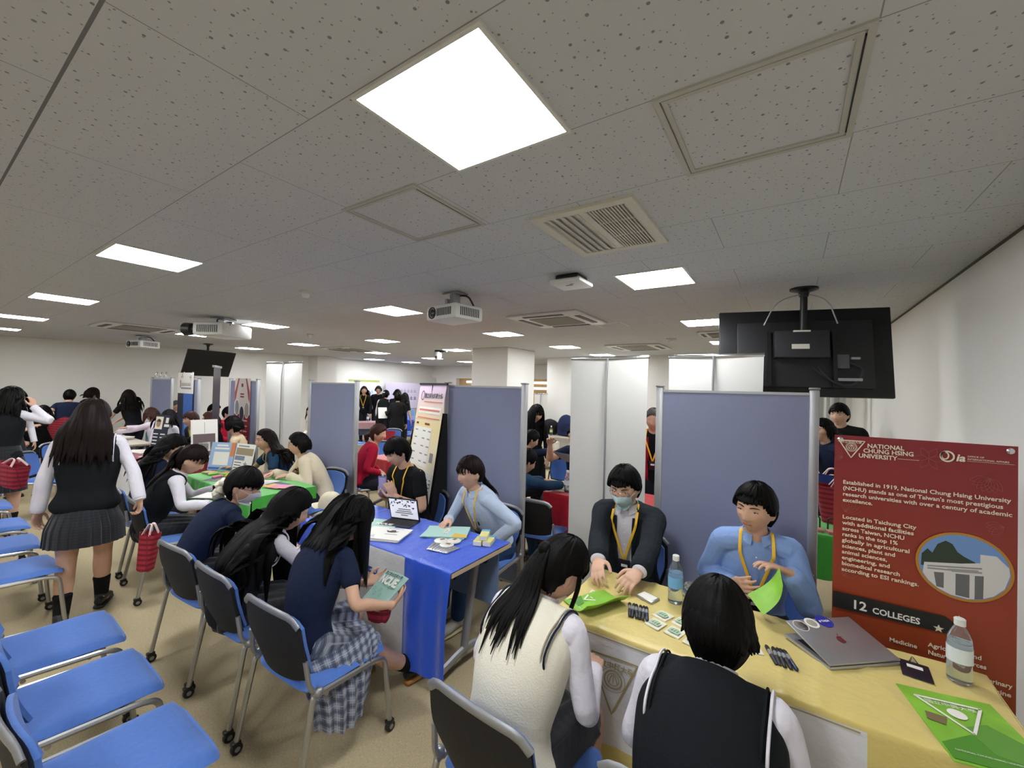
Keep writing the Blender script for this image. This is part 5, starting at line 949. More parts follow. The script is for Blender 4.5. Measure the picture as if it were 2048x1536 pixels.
    if bottom == 'skirt':
        if pose == 'stand':
            n, rows = 144, 14; P = np.zeros((rows, n+1, 3)); uv = []
            for i, b in enumerate(np.linspace(0, 1, rows)):
                z = B.P+np.array([0, 0, 1])*(skirtT*k-b*skirtL); rr = (.15+.05*min(1, b*1.8)**.8+.02*b)*k*(.5+.5*B.wide); 
                for j in range(n+1): a = j/n*2*np.pi; pl = 1+.05*min(1, b*2)*(((j*24/n) % 1)-.5)*1.2; P[i, j] = z+(B.R*math.cos(a)*rr*1.02+B.F*math.sin(a)*rr*.84)*pl-o
            g = G(); g.grid(P, thick=.004); so = g.build('skirt', mb, t, True, angle=25); uvgrid(so, rows, n+1, 6, 2)
        else:
            H0, k0 = B.legs[0][0], B.legs[0][1]; H1, k1 = B.legs[1][0], B.legs[1][1]; mid = lambda q: (H0+(k0-H0)*q+H1+(k1-H1)*q)/2
            wdt = lambda q: np.linalg.norm((H0+(k0-H0)*q)-(H1+(k1-H1)*q))/2
            C = [(*mid(q), wdt(q)+.1*k, .095*k-.012*q) for q in (-.15, .2, .55, .86)]; C = np.array(C); C[:, 2] -= .006; v, f = remesh([loft(C[:, :3], C[:, 3], C[:, 4], 24, ref=B.R), torso_loft(B, .016, 0, .3), leg_loft(B, 0, 0, .87, .022), leg_loft(B, 1, 0, .87, .022)], vx, 3); v = v-o; rel = v @ B.R; v = v+vnorm(v, f)*(.006*np.sin(rel*90))[:, None]
            so = link('skirt', qmesh('skirt', v, f, mb), t); me = so.data; u = me.uv_layers.new(name='UV'); li = np.empty(len(me.loops), np.int32); me.loops.foreach_get('vertex_index', li); uvv = np.stack([(v @ B.R)*3.2, (v @ B.F)*3.2-v[:, 2]*2], -1)[li]; u.data.foreach_set('uv', uvv.astype(np.float32).ravel())
        B.skirt = so
    for i in (0, 1):
        if shoes: shoe(B, i, t, shoes)
        if socks: g = G(); v, f = leg_loft(B, i, 2-socks, 2.0, .006); g.add(v-o, f); g.build('sock', M_sock, t)
    return B
def uvgrid(o, a, b, su, sv):
    """UVs for a sheet built by G.grid: columns u, rows v"""
    me = o.data; n = a*b; u = me.uv_layers.new(name='UV'); li = np.empty(len(me.loops), np.int32); me.loops.foreach_get('vertex_index', li); i = li % n; uv = np.stack([(i % b)/(b-1)*su, (i//b)/(a-1)*sv], -1); u.data.foreach_set('uv', uv.astype(np.float32).ravel())
# ---------------- people ----------------
W = lambda *a, **k: dict(w=a, **k)
BANGS = [(-.058, .058, .016, 13)]; SIDEB = [(-.062, -.02, .01, 6), (.02, .062, .01, 6)]
DX = DOWN = (0, 0, -1)
A_, Bq, Cq = .005, .0075, .011     # surface detail: near, middle, far
GL = mat('thin dark glasses rim', '2a2320', .3, .5); GLr = mat('amber glasses rim', '6a3d2a', .3); GLs = mat('silver glasses rim', '9a9a98', .25, .9)
# -- nearest table, students
B23 = person('student with long ponytail in a cream vest, back to us at the yellow table', (0, 0), -6, 1.53, wide=1.18, ht=(-.74, 1.48, 1.18), hunch=34, head=(-26, 22, 6), hands=(W(-.9, 1.55, .68), W(-.62, 1.55, .66)), top='shirt', mt=F_white, collar=F_white, over='vest', mo=F_cream, trim=(F_navy, F_cream), bottom='skirt', mb=F_plaidd,
  hairs=dict(kind='pony', L=.44, n=30, w=.014, sides=.012, dir=(0, -.5, -.45), bangs=SIDEB, tie=(0, -.098, .055), locks=[([(.07, .03, .04), (.082, .04, -.02), (.078, .05, -.1), (.07, .06, -.17)], .012, .006), ([(-.07, .03, .04), (-.082, .04, -.02), (-.078, .05, -.12)], .012, .006)]), mh=M_hairk, fac=dict(open_=.5), vox=A_)
B24 = person('short-haired student in a black vest, back to us at the yellow table', (0, 0), -2, 1.53, ht=(-.185, 1.5, 1.14), hunch=30, wide=1.25, head=(14, 14, 3), hands=(W(-.32, 1.6, .6), W(.0, 1.58, .6)), top='shirt', mt=F_white, collar=F_white, over='vest', mo=F_vest, trim=(F_white, F_vest), bottom='pants',
  hairs=dict(kind='bob', L=.11, a0=112, sides=-.03, nape=-.13, thick=.026, wave=.003, fringe=.04, bangs=BANGS), fac=dict(), vox=A_)
# -- nearest table, staff
B21 = person('man in dark jacket and pale blue face mask, seated at the yellow table', (0, 0), 183, 1.66, True, ht=(-.86, 2.59, 1.29), hunch=12, head=(-4, 17, 0), hands=(W(-.635, 2.13, .79, d=(-.25, -.95, -.2), n=(-.3, 0, -1), c=.55, e=(.45, .5, -.8)), W(-.86, 2.16, .80, d=(.35, -.9, -.25), n=(.5, 0, -.9), c=.45, e=(-.5, .5, -.8))), top='shirt', mt=F_white, collar=F_white, over='jacket', mo=F_blz, lanyard=M_lan,
  hairs=dict(fringe=.056, sides=-.012, thick=.02, part=1, px=.03, bangs=[(-.055, .05, .046, 12)]), fac=dict(open_=.25, glasses=GLs, mask='peak'), vox=A_, hs=1.04)
B22 = person('man in mid blue shirt talking, seated before the right partition', (0, 0), 186, 1.66, True, ht=(-.145, 2.55, 1.29), hunch=14, head=(-26, 3, -4), hands=(W(.02, 2.42, .90, d=(-.75, -.4, .35), n=(-.3, -.3, -.9), c=.5, e=(.35, .2, -.9)), W(-.235, 2.5, .755, d=(.45, -.7, .3), n=(.8, .2, .3), c=.55, e=(-.5, .5, -.8))), top='shirt', mt=F_blue, collar=F_blue, lanyard=M_lan, wide=.95,
  hairs=dict(fringe=.058, sides=-.015, thick=.019, bangs=[(-.055, .055, .047, 14)]), fac=dict(open_=.35), vox=A_, hs=1.04, belly=.01)
# -- blue table, students
B18 = person('student in navy polo and grey plaid skirt reading a mint leaflet, long black hair', (0, 0), 4, 1.45, hs=1.05, wide=1.1, side=-8, ht=(-2.03, 1.44, 1.13), hunch=36, head=(-8, 44, 0), hands=(W(-1.98, 1.52, .63, d=(.5, .8, .2), n=(.5, -.3, .6), t=(.3, .3, 1)), W(-1.70, 1.47, .61, d=(-.2, .9, .25), n=(-.6, -.2, .6), t=(-.5, .3, 1), e=(.6, -.5, -.7))), feet=((.38, -.1), (.6, .16)), top='polo', mt=F_navy, collar=F_navy, bottom='skirt', mb=F_plaid, shoes='sneaker', socks=.34,
  hairs=dict(kind='long', L=.42, backL=.72, th=.007, a0=66, n=44, inf=.022, thick=.02, bangs=BANGS, w=.03, wave=.001, tip=.1), fac=dict(), vox=A_)
B17 = person('student with very long brown-black hair over a dark vest, second chair at the blue table', (0, 0), -4, 1.41, hs=1.06, wide=1.1, side=-11, ht=(-2.6, 1.41, 1.09), hunch=46, head=(-22, 24, 0), hands=(W(-2.7, 1.6, .62), W(-2.33, 1.6, .62)), top='shirt', mt=F_white, collar=F_white, over='vest', mo=F_vest, trim=(F_white, F_vest), bottom='skirt', mb=F_plaidd,
  hairs=dict(kind='long', L=.66, th=.008, a0=84, n=44, inf=.034, w=.03, thick=.02, tip=.12, wave=.001), mh=M_hairk, vox=A_)
B16 = person('student in navy cardigan with cream scrunchie, glasses and mask at the blue table', (0, 0), -10, 1.46, hs=1.05, wide=1.1, ht=(-3.25, 1.42, 1.14), hunch=26, head=(-38, 18, 0), hands=(W(-3.15, 1.6, .64), W(-2.9, 1.55, .62)), top='sweater', mt=F_navy, bottom='skirt', mb=F_plaidd,
  hairs=dict(kind='bun', sides=-.0, nape=-.1, thick=.02, bangs=BANGS, fringe=.03), fac=dict(open_=.5, glasses=GLs, mask='flat'), vox=A_)
q = lambda v: B16.HC+B16.HR @ (np.array(v)*B16.hs)-B16.pos
g = G(); aa = np.linspace(0, 2*np.pi, 40); g.tube(np.array([q((.045*math.cos(t_)*(1+.12*math.sin(9*t_)), -.125+.012*math.sin(7*t_), -.055+.05*math.sin(t_)*(1+.12*math.cos(8*t_)))) for t_ in aa]), .024+.006*np.sin(aa*11), 10); g.build('scrunchie', F_cream, B16.t)
# -- blue table, staff
B19 = person('young man in black T-shirt and yellow lanyard holding up a phone', (0, 0), 176, 1.7, True, ht=(-2.89, 2.51, 1.29), hunch=12, head=(-14, 20, 4), hands=(W(-2.80, 2.42, .80, d=(-.35, -.3, .85), n=(-.7, .3, .2), c=.6, t=(-.5, -.5, .3), e=(.6, .3, -.8)), W(-2.99, 2.42, .80, d=(.25, -.3, .9), n=(.7, .3, .2), c=.6, t=(.5, -.5, .3), e=(-.5, .4, -.8))), top='tee', mt=F_blk, lanyard=M_lan,
  hairs=dict(fringe=.036, sides=-.025, nape=-.1, thick=.024, bangs=[(-.062, .062, .022, 15)]), fac=dict(open_=.3), vox=A_)
S_, e_, w_ = B19.arms[0][:3]; g = G(); d_ = nrm(w_-e_); g.add(*loft(np.array([w_-d_*.075, w_-d_*.05])-B19.pos, [.031, .031], [.03, .03], 14, round_caps=False)); g.box(w_-d_*.062-B19.pos+np.array([.01, -.028, .01]), (.036, .012, .04), bev=.004); g.build('smartwatch', M_black, B19.t)
B20 = person('smiling woman in pale blue shirt with low ponytail at the blue table', (0, 0), 165, 1.62, ht=(-2.03, 2.48, 1.23), hunch=14, head=(-4, 4, 0), wide=1.14, hands=(W(-1.80, 2.5, .62, d=(-.5, -.6, -.5), e=(.9, .1, -.3)), W(-2.1, 2.33, .765, d=(.1, -.95, -.2), n=(.2, 0, -1), c=.9, e=(-.6, .4, -.6))), top='shirt', mt=F_lb, collar=F_lb, lanyard=M_lan,
  hairs=dict(kind='pony', L=.26, n=26, w=.018, tie=(0, -.1, -.03), dir=(0, -.4, -.6), sides=.0, nape=-.07, bangs=BANGS), mh=M_hairb, fac=dict(open_=.3, smile=1), vox=A_, bottom='pants', mb=F_denim, shoes='pale')
g = G(); c, n_, R, up = surf(B20, .6, -.07, .034); 
for dz, r_ in ((.012, .006), (.0, .009), (-.014, .007)): g.ell(c-B20.pos+up*dz, (r_, .003, r_), 10)
g.build('chest_emblem', F_blk, B20.t)
# -- green table
person('ponytailed student in dark vest and white sleeves, writing at the green table', (0, 0), -14, 1.5, hs=1.05, ht=(-4.43, 1.5, 1.18), hunch=28, head=(-20, 26, 0), hands=(W(-4.5, 1.75, .75), W(-4.02, 1.5, .72, d=(.2, .9, -.1), e=(.5, -.3, -.8))), top='shirt', mt=F_white, collar=F_white, over='vest', mo=F_vest, trim=(F_vest, F_vest), bottom='skirt', mb=F_plaidd, hairs=dict(kind='pony', L=.5, n=26, w=.016, tie=(0, -.1, .05), sides=.012, bangs=SIDEB), mh=M_hairb, vox=Bq, socks=.4)
B14 = person('student with long black hair and a white ribbon at the green table', (0, 0), -10, 1.5, hs=1.05, ht=(-5.26, 1.61, 1.2), hunch=26, head=(-22, 22, 0), top='sweater', mt=F_navy, bottom='skirt', mb=F_plaidd, hairs=dict(kind='long', L=.5, a0=95, n=26, inf=.045), vox=Bq)
g = G(); q = lambda v: B14.HC+B14.HR @ (np.array(v)*B14.hs)-B14.pos; g.tube(cr([q((-.08, -.075, .03)), q((-.1, -.13, -.02)), q((-.11, -.17, -.12)), q((-.1, -.2, -.2))], 4), .006, 6, b=.014); g.ell(q((-.07, -.095, .045)), (.025, .014, .025), 10); g.build('hair_ribbon', F_white, B14.t)
B13 = person('woman in beige blazer and amber glasses leaning on the green table', (0, 0), 150, 1.56, ht=(-4.55, 2.53, 1.205), hunch=16, head=(-8, 4, 0), hands=(W(-4.44, 2.36, .77, d=(-.6, -.6, -.1), c=.8), W(-4.62, 2.3, .78, d=(.1, -.9, -.1), c=.8)), top='tee', mt=F_blk, over='cardigan', mo=F_beige, lanyard=M_lan, hairs=dict(kind='bob', L=.14, a0=102, sides=-.02, fringe=.06, nape=-.1), mh=M_hairk, fac=dict(open_=.5, glasses=GLr), vox=Bq)
person('bespectacled woman in dark teal tee with long wavy hair at the green table', (0, 0), 166, 1.56, ht=(-5.14, 2.46, 1.205), hunch=22, head=(6, 2, 0), hands=(W(-4.98, 2.24, .76, d=(-1, -.1, 0)), W(-5.35, 2.2, .76)), top='tee', mt=F_teal, lanyard=M_lan, hairs=dict(kind='long', L=.46, a0=88, n=30, inf=.05, wave=.012, fringe=.065, part=1), mh=M_hairb, fac=dict(open_=.5, glasses=GLs), vox=Bq)
# -- crimson table
person('woman with black bob in a warm beige blouse at the crimson table', (0, 0), 150, 1.6, ht=(-6.45, 2.65, 1.29), head=(-20, 6, 0), top='shirt', mt=F_brn, hairs=dict(kind='bob', L=.13, a0=70, sides=-.05, fringe=.05, nape=-.1), fac=dict(), vox=Bq)
person('bespectacled woman with brown hair behind the white sign holder', (0, 0), 165, 1.62, ht=(-7.4, 2.72, 1.295), head=(-10, 0, 0), hands=(None, W(-7.4, 2.3, .85)), top='shirt', mt=F_blk, hairs=dict(kind='bob', L=.24, a0=66, sides=-.06, fringe=.06, part=1), mh=M_hairr, fac=dict(open_=.4, glasses=GLs), vox=Bq)
person('young man in dark suit and pale yellow shirt at the crimson table', (0, 0), 190, 1.62, True, ht=(-8.14, 2.72, 1.25), head=(-12, 6, 0), top='shirt', mt=F_yel, collar=F_yel, over='jacket', mo=F_blz, hairs=dict(fringe=.05, sides=-.01, bangs=[(-.055, .055, .035, 10)]), mh=M_hairr, fac=dict(), vox=Bq)
person('black-haired person in a white top, back to us behind the dark sign', (0, 0), 40, 1.6, ht=(-8.7, 2.6, 1.275), hunch=20, head=(10, 20, 0), top='shirt', mt=F_white, hairs=dict(kind='long', L=.3, a0=70, n=22), vox=Bq)
person('person with reddish-brown hair and lilac sleeves reaching across the left table', (0, 0), 120, 1.6, ht=(-9.55, 2.6, 1.275), hunch=24, head=(-10, 20, 0), hands=(W(-9.9, 2.1, .78), W(-9.55, 2.1, .9)), top='shirt', mt=F_pinkw, hairs=dict(kind='bob', L=.22, a0=60, sides=-.04, fringe=.03, bangs=BANGS), mh=M_hairr, vox=Bq, fac=dict())
person('cropped grey-haired man in black behind the farthest left partition', (0, 0), -60, 1.72, True, ht=(-11.3, 3.5, 1.36), top='sweater', mt=F_blk, hairs=dict(fringe=.055, sides=0, thick=.006), mh=M_hairg, vox=Cq)
person('dark-haired person half hidden by the black edge-on banner', (0, 0), -40, 1.68, True, ht=(-9.6, 3.6, 1.375), top='sweater', mt=F_blk, hairs=dict(), vox=Cq)
person('seated dark-haired man just left of the red and white poster', (0, 0), -50, 1.6, True, ht=(-9.0, 3.62, 1.3), top='sweater', mt=F_redc, hairs=dict(), vox=Cq)
# -- standing on the left
B1 = person('standing student in dark vest and pleated skirt, back to us, carrying a red bag', (0, 0), 72, 1.6, pose='stand', ht=(-4.33, .84, 1.595), lean=2, hunch=6, head=(-12, 6, 0), wide=1.12, hands=(W(-4.36, .56, .70, d=(-.3, 0, -1)), W(-4.02, 1.075, .76, d=(-.1, .1, -1), c=1.2)), feet=((-.12, -.09), (.16, .08)), top='shirt', mt=F_white, collar=F_white, over='vest', mo=F_vest, trim=(F_white, F_vest), bottom='skirt', mb=F_plaidd, skirtL=.27, skirtT=.0, shoes='black', socks=.42,
  hairs=dict(kind='long', L=.42, a0=125, n=26, inf=.04, w=.024), mh=M_hairb, vox=A_)
g = G(); P = B1.P+np.array([0, 0, -.055*B1.k])-B1.pos; g.tube([P+(B1.R*math.cos(t_)*.166+B1.F*math.sin(t_)*.128)*B1.k*1.06 for t_ in np.linspace(0, 2*np.pi, 40)], .005, 6); g.build('waist_trim', F_white, B1.t)
person('standing student in dark vest at the far left edge, hand raised to her face', (0, 0), 60, 1.63, pose='stand', ht=(-7.3, .745, 1.635), lean=2, head=(-20, 8, 0), hands=(None, W(-7.16, .9, 1.40, e=(.6, .3, -.7), d=(-.3, -.1, .9))), top='shirt', mt=F_white, over='vest', mo=F_vest, bottom='skirt', mb=F_plaidd, hairs=dict(kind='long', L=.28, a0=80, n=20), vox=Bq, socks=.4)
person('student mostly cut off by the left edge, carrying a red plaid bag', (0, 0), -70, 1.6, pose='stand', ht=(-9.15, .98, 1.57), hands=(None, W(-8.75, .75, .93)), feet=((-.05, -.1), (.3, .1)), top='shirt', mt=F_white, over='vest', mo=F_vest, bottom='skirt', mb=F_plaidd, shoes='loafer', socks=.2, hairs=dict(kind='long', L=.3), vox=Cq)
person('man in navy polo by the left wall, arm stretched to the left', (0, 0), 70, 1.6, True, pose='stand', ht=(-11.5, 1.89, 1.53), lean=14, hunch=14, head=(0, 10, 0), hands=(W(-10.9, 1.35, .95, e=(0, 0, -1)), None), top='polo', mt=F_navy, hairs=dict(sides=-.01, thick=.012), vox=Bq)
person('dark-haired person behind the man in navy polo', (0, 0), 20, 1.6, pose='stand', ht=(-12.0, 2.3, 1.56), top='sweater', mt=F_blk, hairs=dict(kind='bob', L=.18, a0=60), mh=M_hairb, vox=Cq)
person('seated girl with black fringe and bob in the corner by the left wall', (0, 0), -95, 1.58, ht=(-10.7, 1.45, 1.3), head=(0, 10, 0), hands=(W(-10.3, 1.35, .95), W(-10.2, 1.2, .9)), top='sweater', mt=F_blk, hairs=dict(kind='bob', L=.2, a0=58, bangs=BANGS, fringe=.02), fac=dict(), vox=Bq)
person('dark-haired seated person half hidden in the corner by the left wall', (0, 0), -90, 1.58, ht=(-11.3, 1.38, 1.32), top='sweater', mt=F_blk, hairs=dict(kind='bob', L=.16), vox=Cq)
person('woman in black with long hair leaning over the left table', (0, 0), 105, 1.6, pose='stand', ht=(-10.9, 2.6, 1.545), lean=22, hunch=8, head=(-10, -8, 0), hands=(W(-11.0, 2.2, .8), W(-10.7, 2.25, .8)), top='polo', mt=F_blk, hairs=dict(kind='long', L=.42, a0=70, n=20), mh=M_hairb, fac=dict(), vox=Bq)
# -- behind the partitions
person('woman in crimson jacket with hair tied low, seen from behind', (0, 0), -38, 1.6, ht=(-4.53, 3.6, 1.245), hunch=20, head=(-18, 8, 0), top='sweater', mt=F_redc, wide=1.12, hairs=dict(kind='bun', sides=-.02, nape=-.09), mh=M_hairr, lanyard=M_lan, vox=Bq)
person('dark-haired woman facing us beside the pastel banner', (0, 0), 200, 1.5, ht=(-4.82, 4.6, 1.15), top='sweater', mt=F_blk, hairs=dict(kind='long', L=.3, a0=60), fac=dict(), vox=Cq)
person('long-haired woman in black at the far wall, with lanyard, facing right', (0, 0), 215, 1.7, pose='stand', ht=(-10.8, 8.0, 1.73), head=(20, 0, 0), top='sweater', mt=F_blk, hairs=dict(kind='long', L=.3, a0=75), mh=M_hairb, fac=dict(), lanyard=M_lan, vox=Cq)
person('short-haired woman in black at the far wall, facing us', (0, 0), 225, 1.7, pose='stand', ht=(-10.57, 8.35, 1.75), wide=1.15, top='sweater', mt=F_blk, hairs=dict(kind='bob', L=.1), fac=dict(), vox=Cq)
Bw3 = person('student with white ribbon bun in dark vest and white sleeves, far back', (0, 0), 30, 1.62, pose='stand', ht=(-9.3, 7.6, 1.64), lean=14, top='shirt', mt=F_white, over='vest', mo=F_vest, hairs=dict(kind='bun'), vox=Cq)
g = G(); g.ell(Bw3.HC+np.array([.02, -.08, .06])-Bw3.pos, (.05, .03, .03)); g.ell(Bw3.HC+np.array([-.05, -.08, .06])-Bw3.pos, (.04, .03, .035)); g.build('hair_ribbon', F_white, Bw3.t)
person('person in a long black coat holding a sheet of paper, far back', (0, 0), 45, 1.62, pose='stand', ht=(-8.1, 7.0, 1.6), lean=6, hands=(W(-8.35, 6.85, 1.1), None), top='sweater', mt=F_blk, bottom='skirt', mb=F_blk, skirtL=.6, hairs=dict(), vox=Cq)
person('dark-haired person behind the long black coat, far back', (0, 0), 30, 1.68, pose='stand', ht=(-9.0, 7.75, 1.67), top='sweater', mt=F_blk, hairs=dict(kind='bob', L=.12), vox=Cq)
person('person in black with a white sleeve stripe beside the long black coat', (0, 0), 20, 1.6, pose='stand', ht=(-8.7, 7.75, 1.58), lean=10, top='polo', mt=F_blk, hairs=dict(kind='long', L=.3), vox=Cq)
person('dark-haired person in a cream jacket half hidden by the plain partition', (0, 0), 190, 1.6, ht=(-8.6, 5.05, 1.41), top='sweater', mt=F_cream, hairs=dict(kind='long', L=.2), vox=Cq)
person('long-haired woman in black standing by the luggage at the far wall', (0, 0), 215, 1.58, pose='stand', ht=(-2.96, 5.05, 1.55), head=(30, 22, 0), top='sweater', mt=F_blk, bottom='skirt', mb=F_blk, hairs=dict(kind='long', L=.42, a0=62, bangs=BANGS), fac=dict(open_=.3), vox=Bq)
person('person in dark teal jacket and jeans on the blue chair behind the centre partition', (0, 0), -12, 1.6, True, ht=(-2.2, 3.58, 1.155), hunch=22, head=(-20, 20, 0), hands=(W(-2.2, 4.0, .76), W(-1.95, 3.95, .76)), top='sweater', mt=F_teal, bottom='pants', mb=F_denim, hairs=dict(sides=-.02), vox=Bq)
person('person in navy leaning in, further behind the centre partition', (0, 0), -40, 1.66, True, ht=(-2.78, 4.62, 1.235), hunch=26, head=(0, 20, 0), hands=(W(-2.35, 4.6, 1.0), None), top='sweater', mt=F_navy, hairs=dict(), vox=Bq)
person('man half hidden by the white banner back, hand near his chin', (0, 0), 165, 1.78, True, ht=(-2.12, 4.55, 1.37), head=(0, 14, 0), hands=(None, W(-2.3, 4.25, 1.12, e=(-.5, 0, -.8))), top='tee', mt=F_navy, hairs=dict(), fac=dict(), vox=Bq)
person('lanyard-wearing person glimpsed between banner back and right partition', (0, 0), 190, 1.6, True, pose='stand', ht=(-1.2, 4.5, 1.6), top='shirt', mt=F_blk, over='jacket', mo=F_redc, lanyard=M_lan, hairs=dict(thick=.01), mh=M_hairg, vox=Cq)
person('young man in black standing behind the dark red poster', (0, 0), 165, 1.7, True, pose='stand', ht=(.47, 6.0, 1.69), head=(-10, 4, 0), wide=1.1, top='sweater', mt=F_blk, hairs=dict(fringe=.05, sides=-.01, bangs=[(-.05, .05, .04, 9)]), fac=dict(), vox=Bq)
person('girl with dark hair in navy standing beside the young man in black', (0, 0), 140, 1.55, pose='stand', ht=(.3, 5.55, 1.525), head=(-10, 0, 0), hands=(W(.4, 5.2, .98), W(.2, 5.2, .98)), top='sweater', mt=F_navy, hairs=dict(kind='bob', L=.14, a0=75, fringe=.05), fac=dict(), vox=Bq)
# ---------------- things on the tables ----------------
ZT = .7235
def flat(name, c, w_, d_, rz, m, label=None, cat=None, group=None, th=.002, bend=0, parent=None, z=None):
    """a sheet or thin pack lying on something, its origin at its middle"""
    xs = np.linspace(-w_/2, w_/2, 9); ys = np.linspace(-d_/2, d_/2, 9); P = np.array([[(x, y, th+bend*(x/w_+.5)**2+(abs(bend)*.2+.0004)*math.sin(y*30+x*20)) for x in xs] for y in ys]); g = G(); g.grid(P, thick=-th)
    o = g.build(name, m, parent, True, (c[0], c[1], ZT if z is None else z) if parent is None else None, R_(rz) if parent is None else None); 
    return tag(o, label, cat, group) if label else o
def prt(o, poly, m, z=.0045, name='printed_block'): g = G(); g.prism([(x, y, z) for x, y in poly], (0, 0, .0006)); return g.build(name, m, o, False)
def ptx(o, s, size, x, y, m, z=.0055, bold=0, **k): return text('lettering', s, size, (x, y, z), (1, 0, 0), (0, 1, 0), m, o, bold=bold, **k)
M_mint, M_lime, M_limed = paper('mint print', 'a9cfc4'), mat('lime green print', '86bf3e', .35, var=.2, vscale=9), mat('deep leaf print', '4f8f2e', .4)
M_clear = mat('clear plastic', 'eef4f6', .06, trans=.92, ior=1.2); M_water = mat('bottled water', 'eef6fa', .03, trans=1, ior=1.33); M_lab = mat('blue bottle label', '6fa9d6', .4); M_labw = mat('white bottle label', 'e2e8ea', .4)
def bottle(x, y, z, label, s=1., labm=None, cap=None, group='plastic water bottles'):
    t = thing('water_bottle', label, 'bottle', (x, y, z), 0, group); r = .033*s; h = .205*s
    prof = [(r*.7, 0), (r*.95, .004), (r, .015), (r*.97, h*.2), (r, h*.24), (r*.96, h*.3), (r, h*.36), (r, h*.6), (r*.96, h*.68), (r*.9, h*.76), (r*.55, h*.9), (r*.4, h*.94), (r*.4, h)]
    g = G(); g.lathe(prof, n=24); g.build('body', M_clear, t); g = G(); g.lathe([(a*.93, b+.002) for a, b in prof[:9]], n=20); g.build('water', M_water, t)
    g = G(); g.lathe([(r*1.015, h*.36), (r*1.015, h*.6)], n=24); g.build('label', labm or M_lab, t); g = G(); g.lathe([(r*.46, h*.955), (r*.46, h*1.06), (r*.4, h*1.07)], n=18); g.build('cap', cap or M_white, t); return t
bottle(-.455, 2.17, ZT, 'water bottle with blue label in front of the masked man', 1.05)
bottle(.53, 2.2, ZT, 'water bottle on the right end of the yellow table before the red poster', 1.05, M_labw)
bottle(-1.86, 3.83, ZT, 'water bottle on the red cloth beside the white banner back', 1.0, M_labw); bottle(-10.05, 7.6, ZT, 'small water bottle on the far pink table', 1.0, M_labw)
bottle(-3.95, 4.28, ZT, 'green tea bottle beside the pastel banner\'s left edge', .95, mat('green bottle label', 'b6d36a', .4))
# green printed bags and leaflets
def greenbag(name, label, cat, c, w_, d_, rz, bend, loc=None):
    o = flat(name, c, w_, d_, rz, M_lime, label, cat, 'green printed university bags', .003, bend)
    return o
o = greenbag('gift_bag', 'lime green printed bag lying on the right end of the yellow table', 'bag', (.49, 1.9), .25, .34, 12, .0)
prt(o, [(-.12, -.16), (.12, -.16), (.12, -.06), (-.02, -.03), (-.12, -.1)], M_limed); prt(o, [(.0, -.1), (.08, -.12), (.11, -.02), (.05, .04), (-.02, 0)], mat('big leaf print', '5f9a3c', .4), .005); prt(o, [(-.11, .0), (-.07, -.01), (-.05, .03), (-.1, .04)], mat('soil print', '7a6a4a', .6), .005)
def tri(o, cx, cy, s, z=.006):
    P = [(cx-s, cy+s*.8), (cx+s, cy+s*.8), (cx, cy-s*.9)]
    for a, b in zip(P, P[1:]+P[:1]):
        d = nrm(np.array(b)-np.array(a)); n = np.array([-d[1], d[0]])*.004; prt(o, [tuple(np.array(a)-n), tuple(np.array(b)-n), tuple(np.array(b)+n), tuple(np.array(a)+n)], P_w, z, 'pennant_outline')
    ptx(o, '國立中興大學', s*.26, cx-s*.78, cy+s*.48, P_w, z); g = G(); g.lathe([(s*.2, 0), (s*.28, 0), (s*.28, .0006), (s*.2, .0006)], (cx, cy+s*.12, z), 20); g.build('seal_ring', P_w, o)
tri(o, -.01, .05, .085); ptx(o, 'NATIONAL CHUNG HSING UNIVERSITY', .009, -.1, -.125, P_w, .006)
# bag curling up between the masked man's hands
xs = np.linspace(0, 1, 17); ys = np.linspace(-.5, .5, 9); P = np.zeros((9, 17, 3))
for i, v_ in enumerate(ys):
    for j, u_ in enumerate(xs): x = .2*u_; z = .003+(0 if u_ < .55 else .16*(u_-.55)**1.3); x = x-(0 if u_ < .7 else .05*(u_-.7)); P[i, j] = (x-.06, .26*v_, z+.004*math.sin(v_*8))
g = G(); g.grid(P, thick=.002); o = tag(g.build('gift_bag', M_lime, None, True, (-.79, 1.93, ZT), R_(-28)), 'lime green bag with white pennant curling in the masked man\'s hands', 'bag', 'green printed university bags'); tri(o, -.02, .02, .06); ptx(o, 'National Chung Hsing University', .01, -.05, -.1, P_w, .005)
prt(o, [(-.06, -.13), (.03, -.13), (.0, -.05), (-.06, -.02)], M_limed, .004)
P = np.zeros((9, 13, 3))
for i, v_ in enumerate(np.linspace(0, 1, 9)):
    for j, u_ in enumerate(np.linspace(0, 1, 13)): P[i, j] = np.array([-.155+.02*v_, 2.30, .80+.02*v_])*(1-u_)+np.array([-.03, 2.3, .96])*u_+np.array([.05*v_*(1-u_*.7), -.11*v_*(1-.3*u_), -.05*v_])+np.array([.02*math.sin(u_*3.1), 0, 0])
g = G(); g.grid(P, thick=.0012); tag(g.build('leaflet', M_lime), 'green leaflet held up by the man in the blue shirt', 'leaflet')
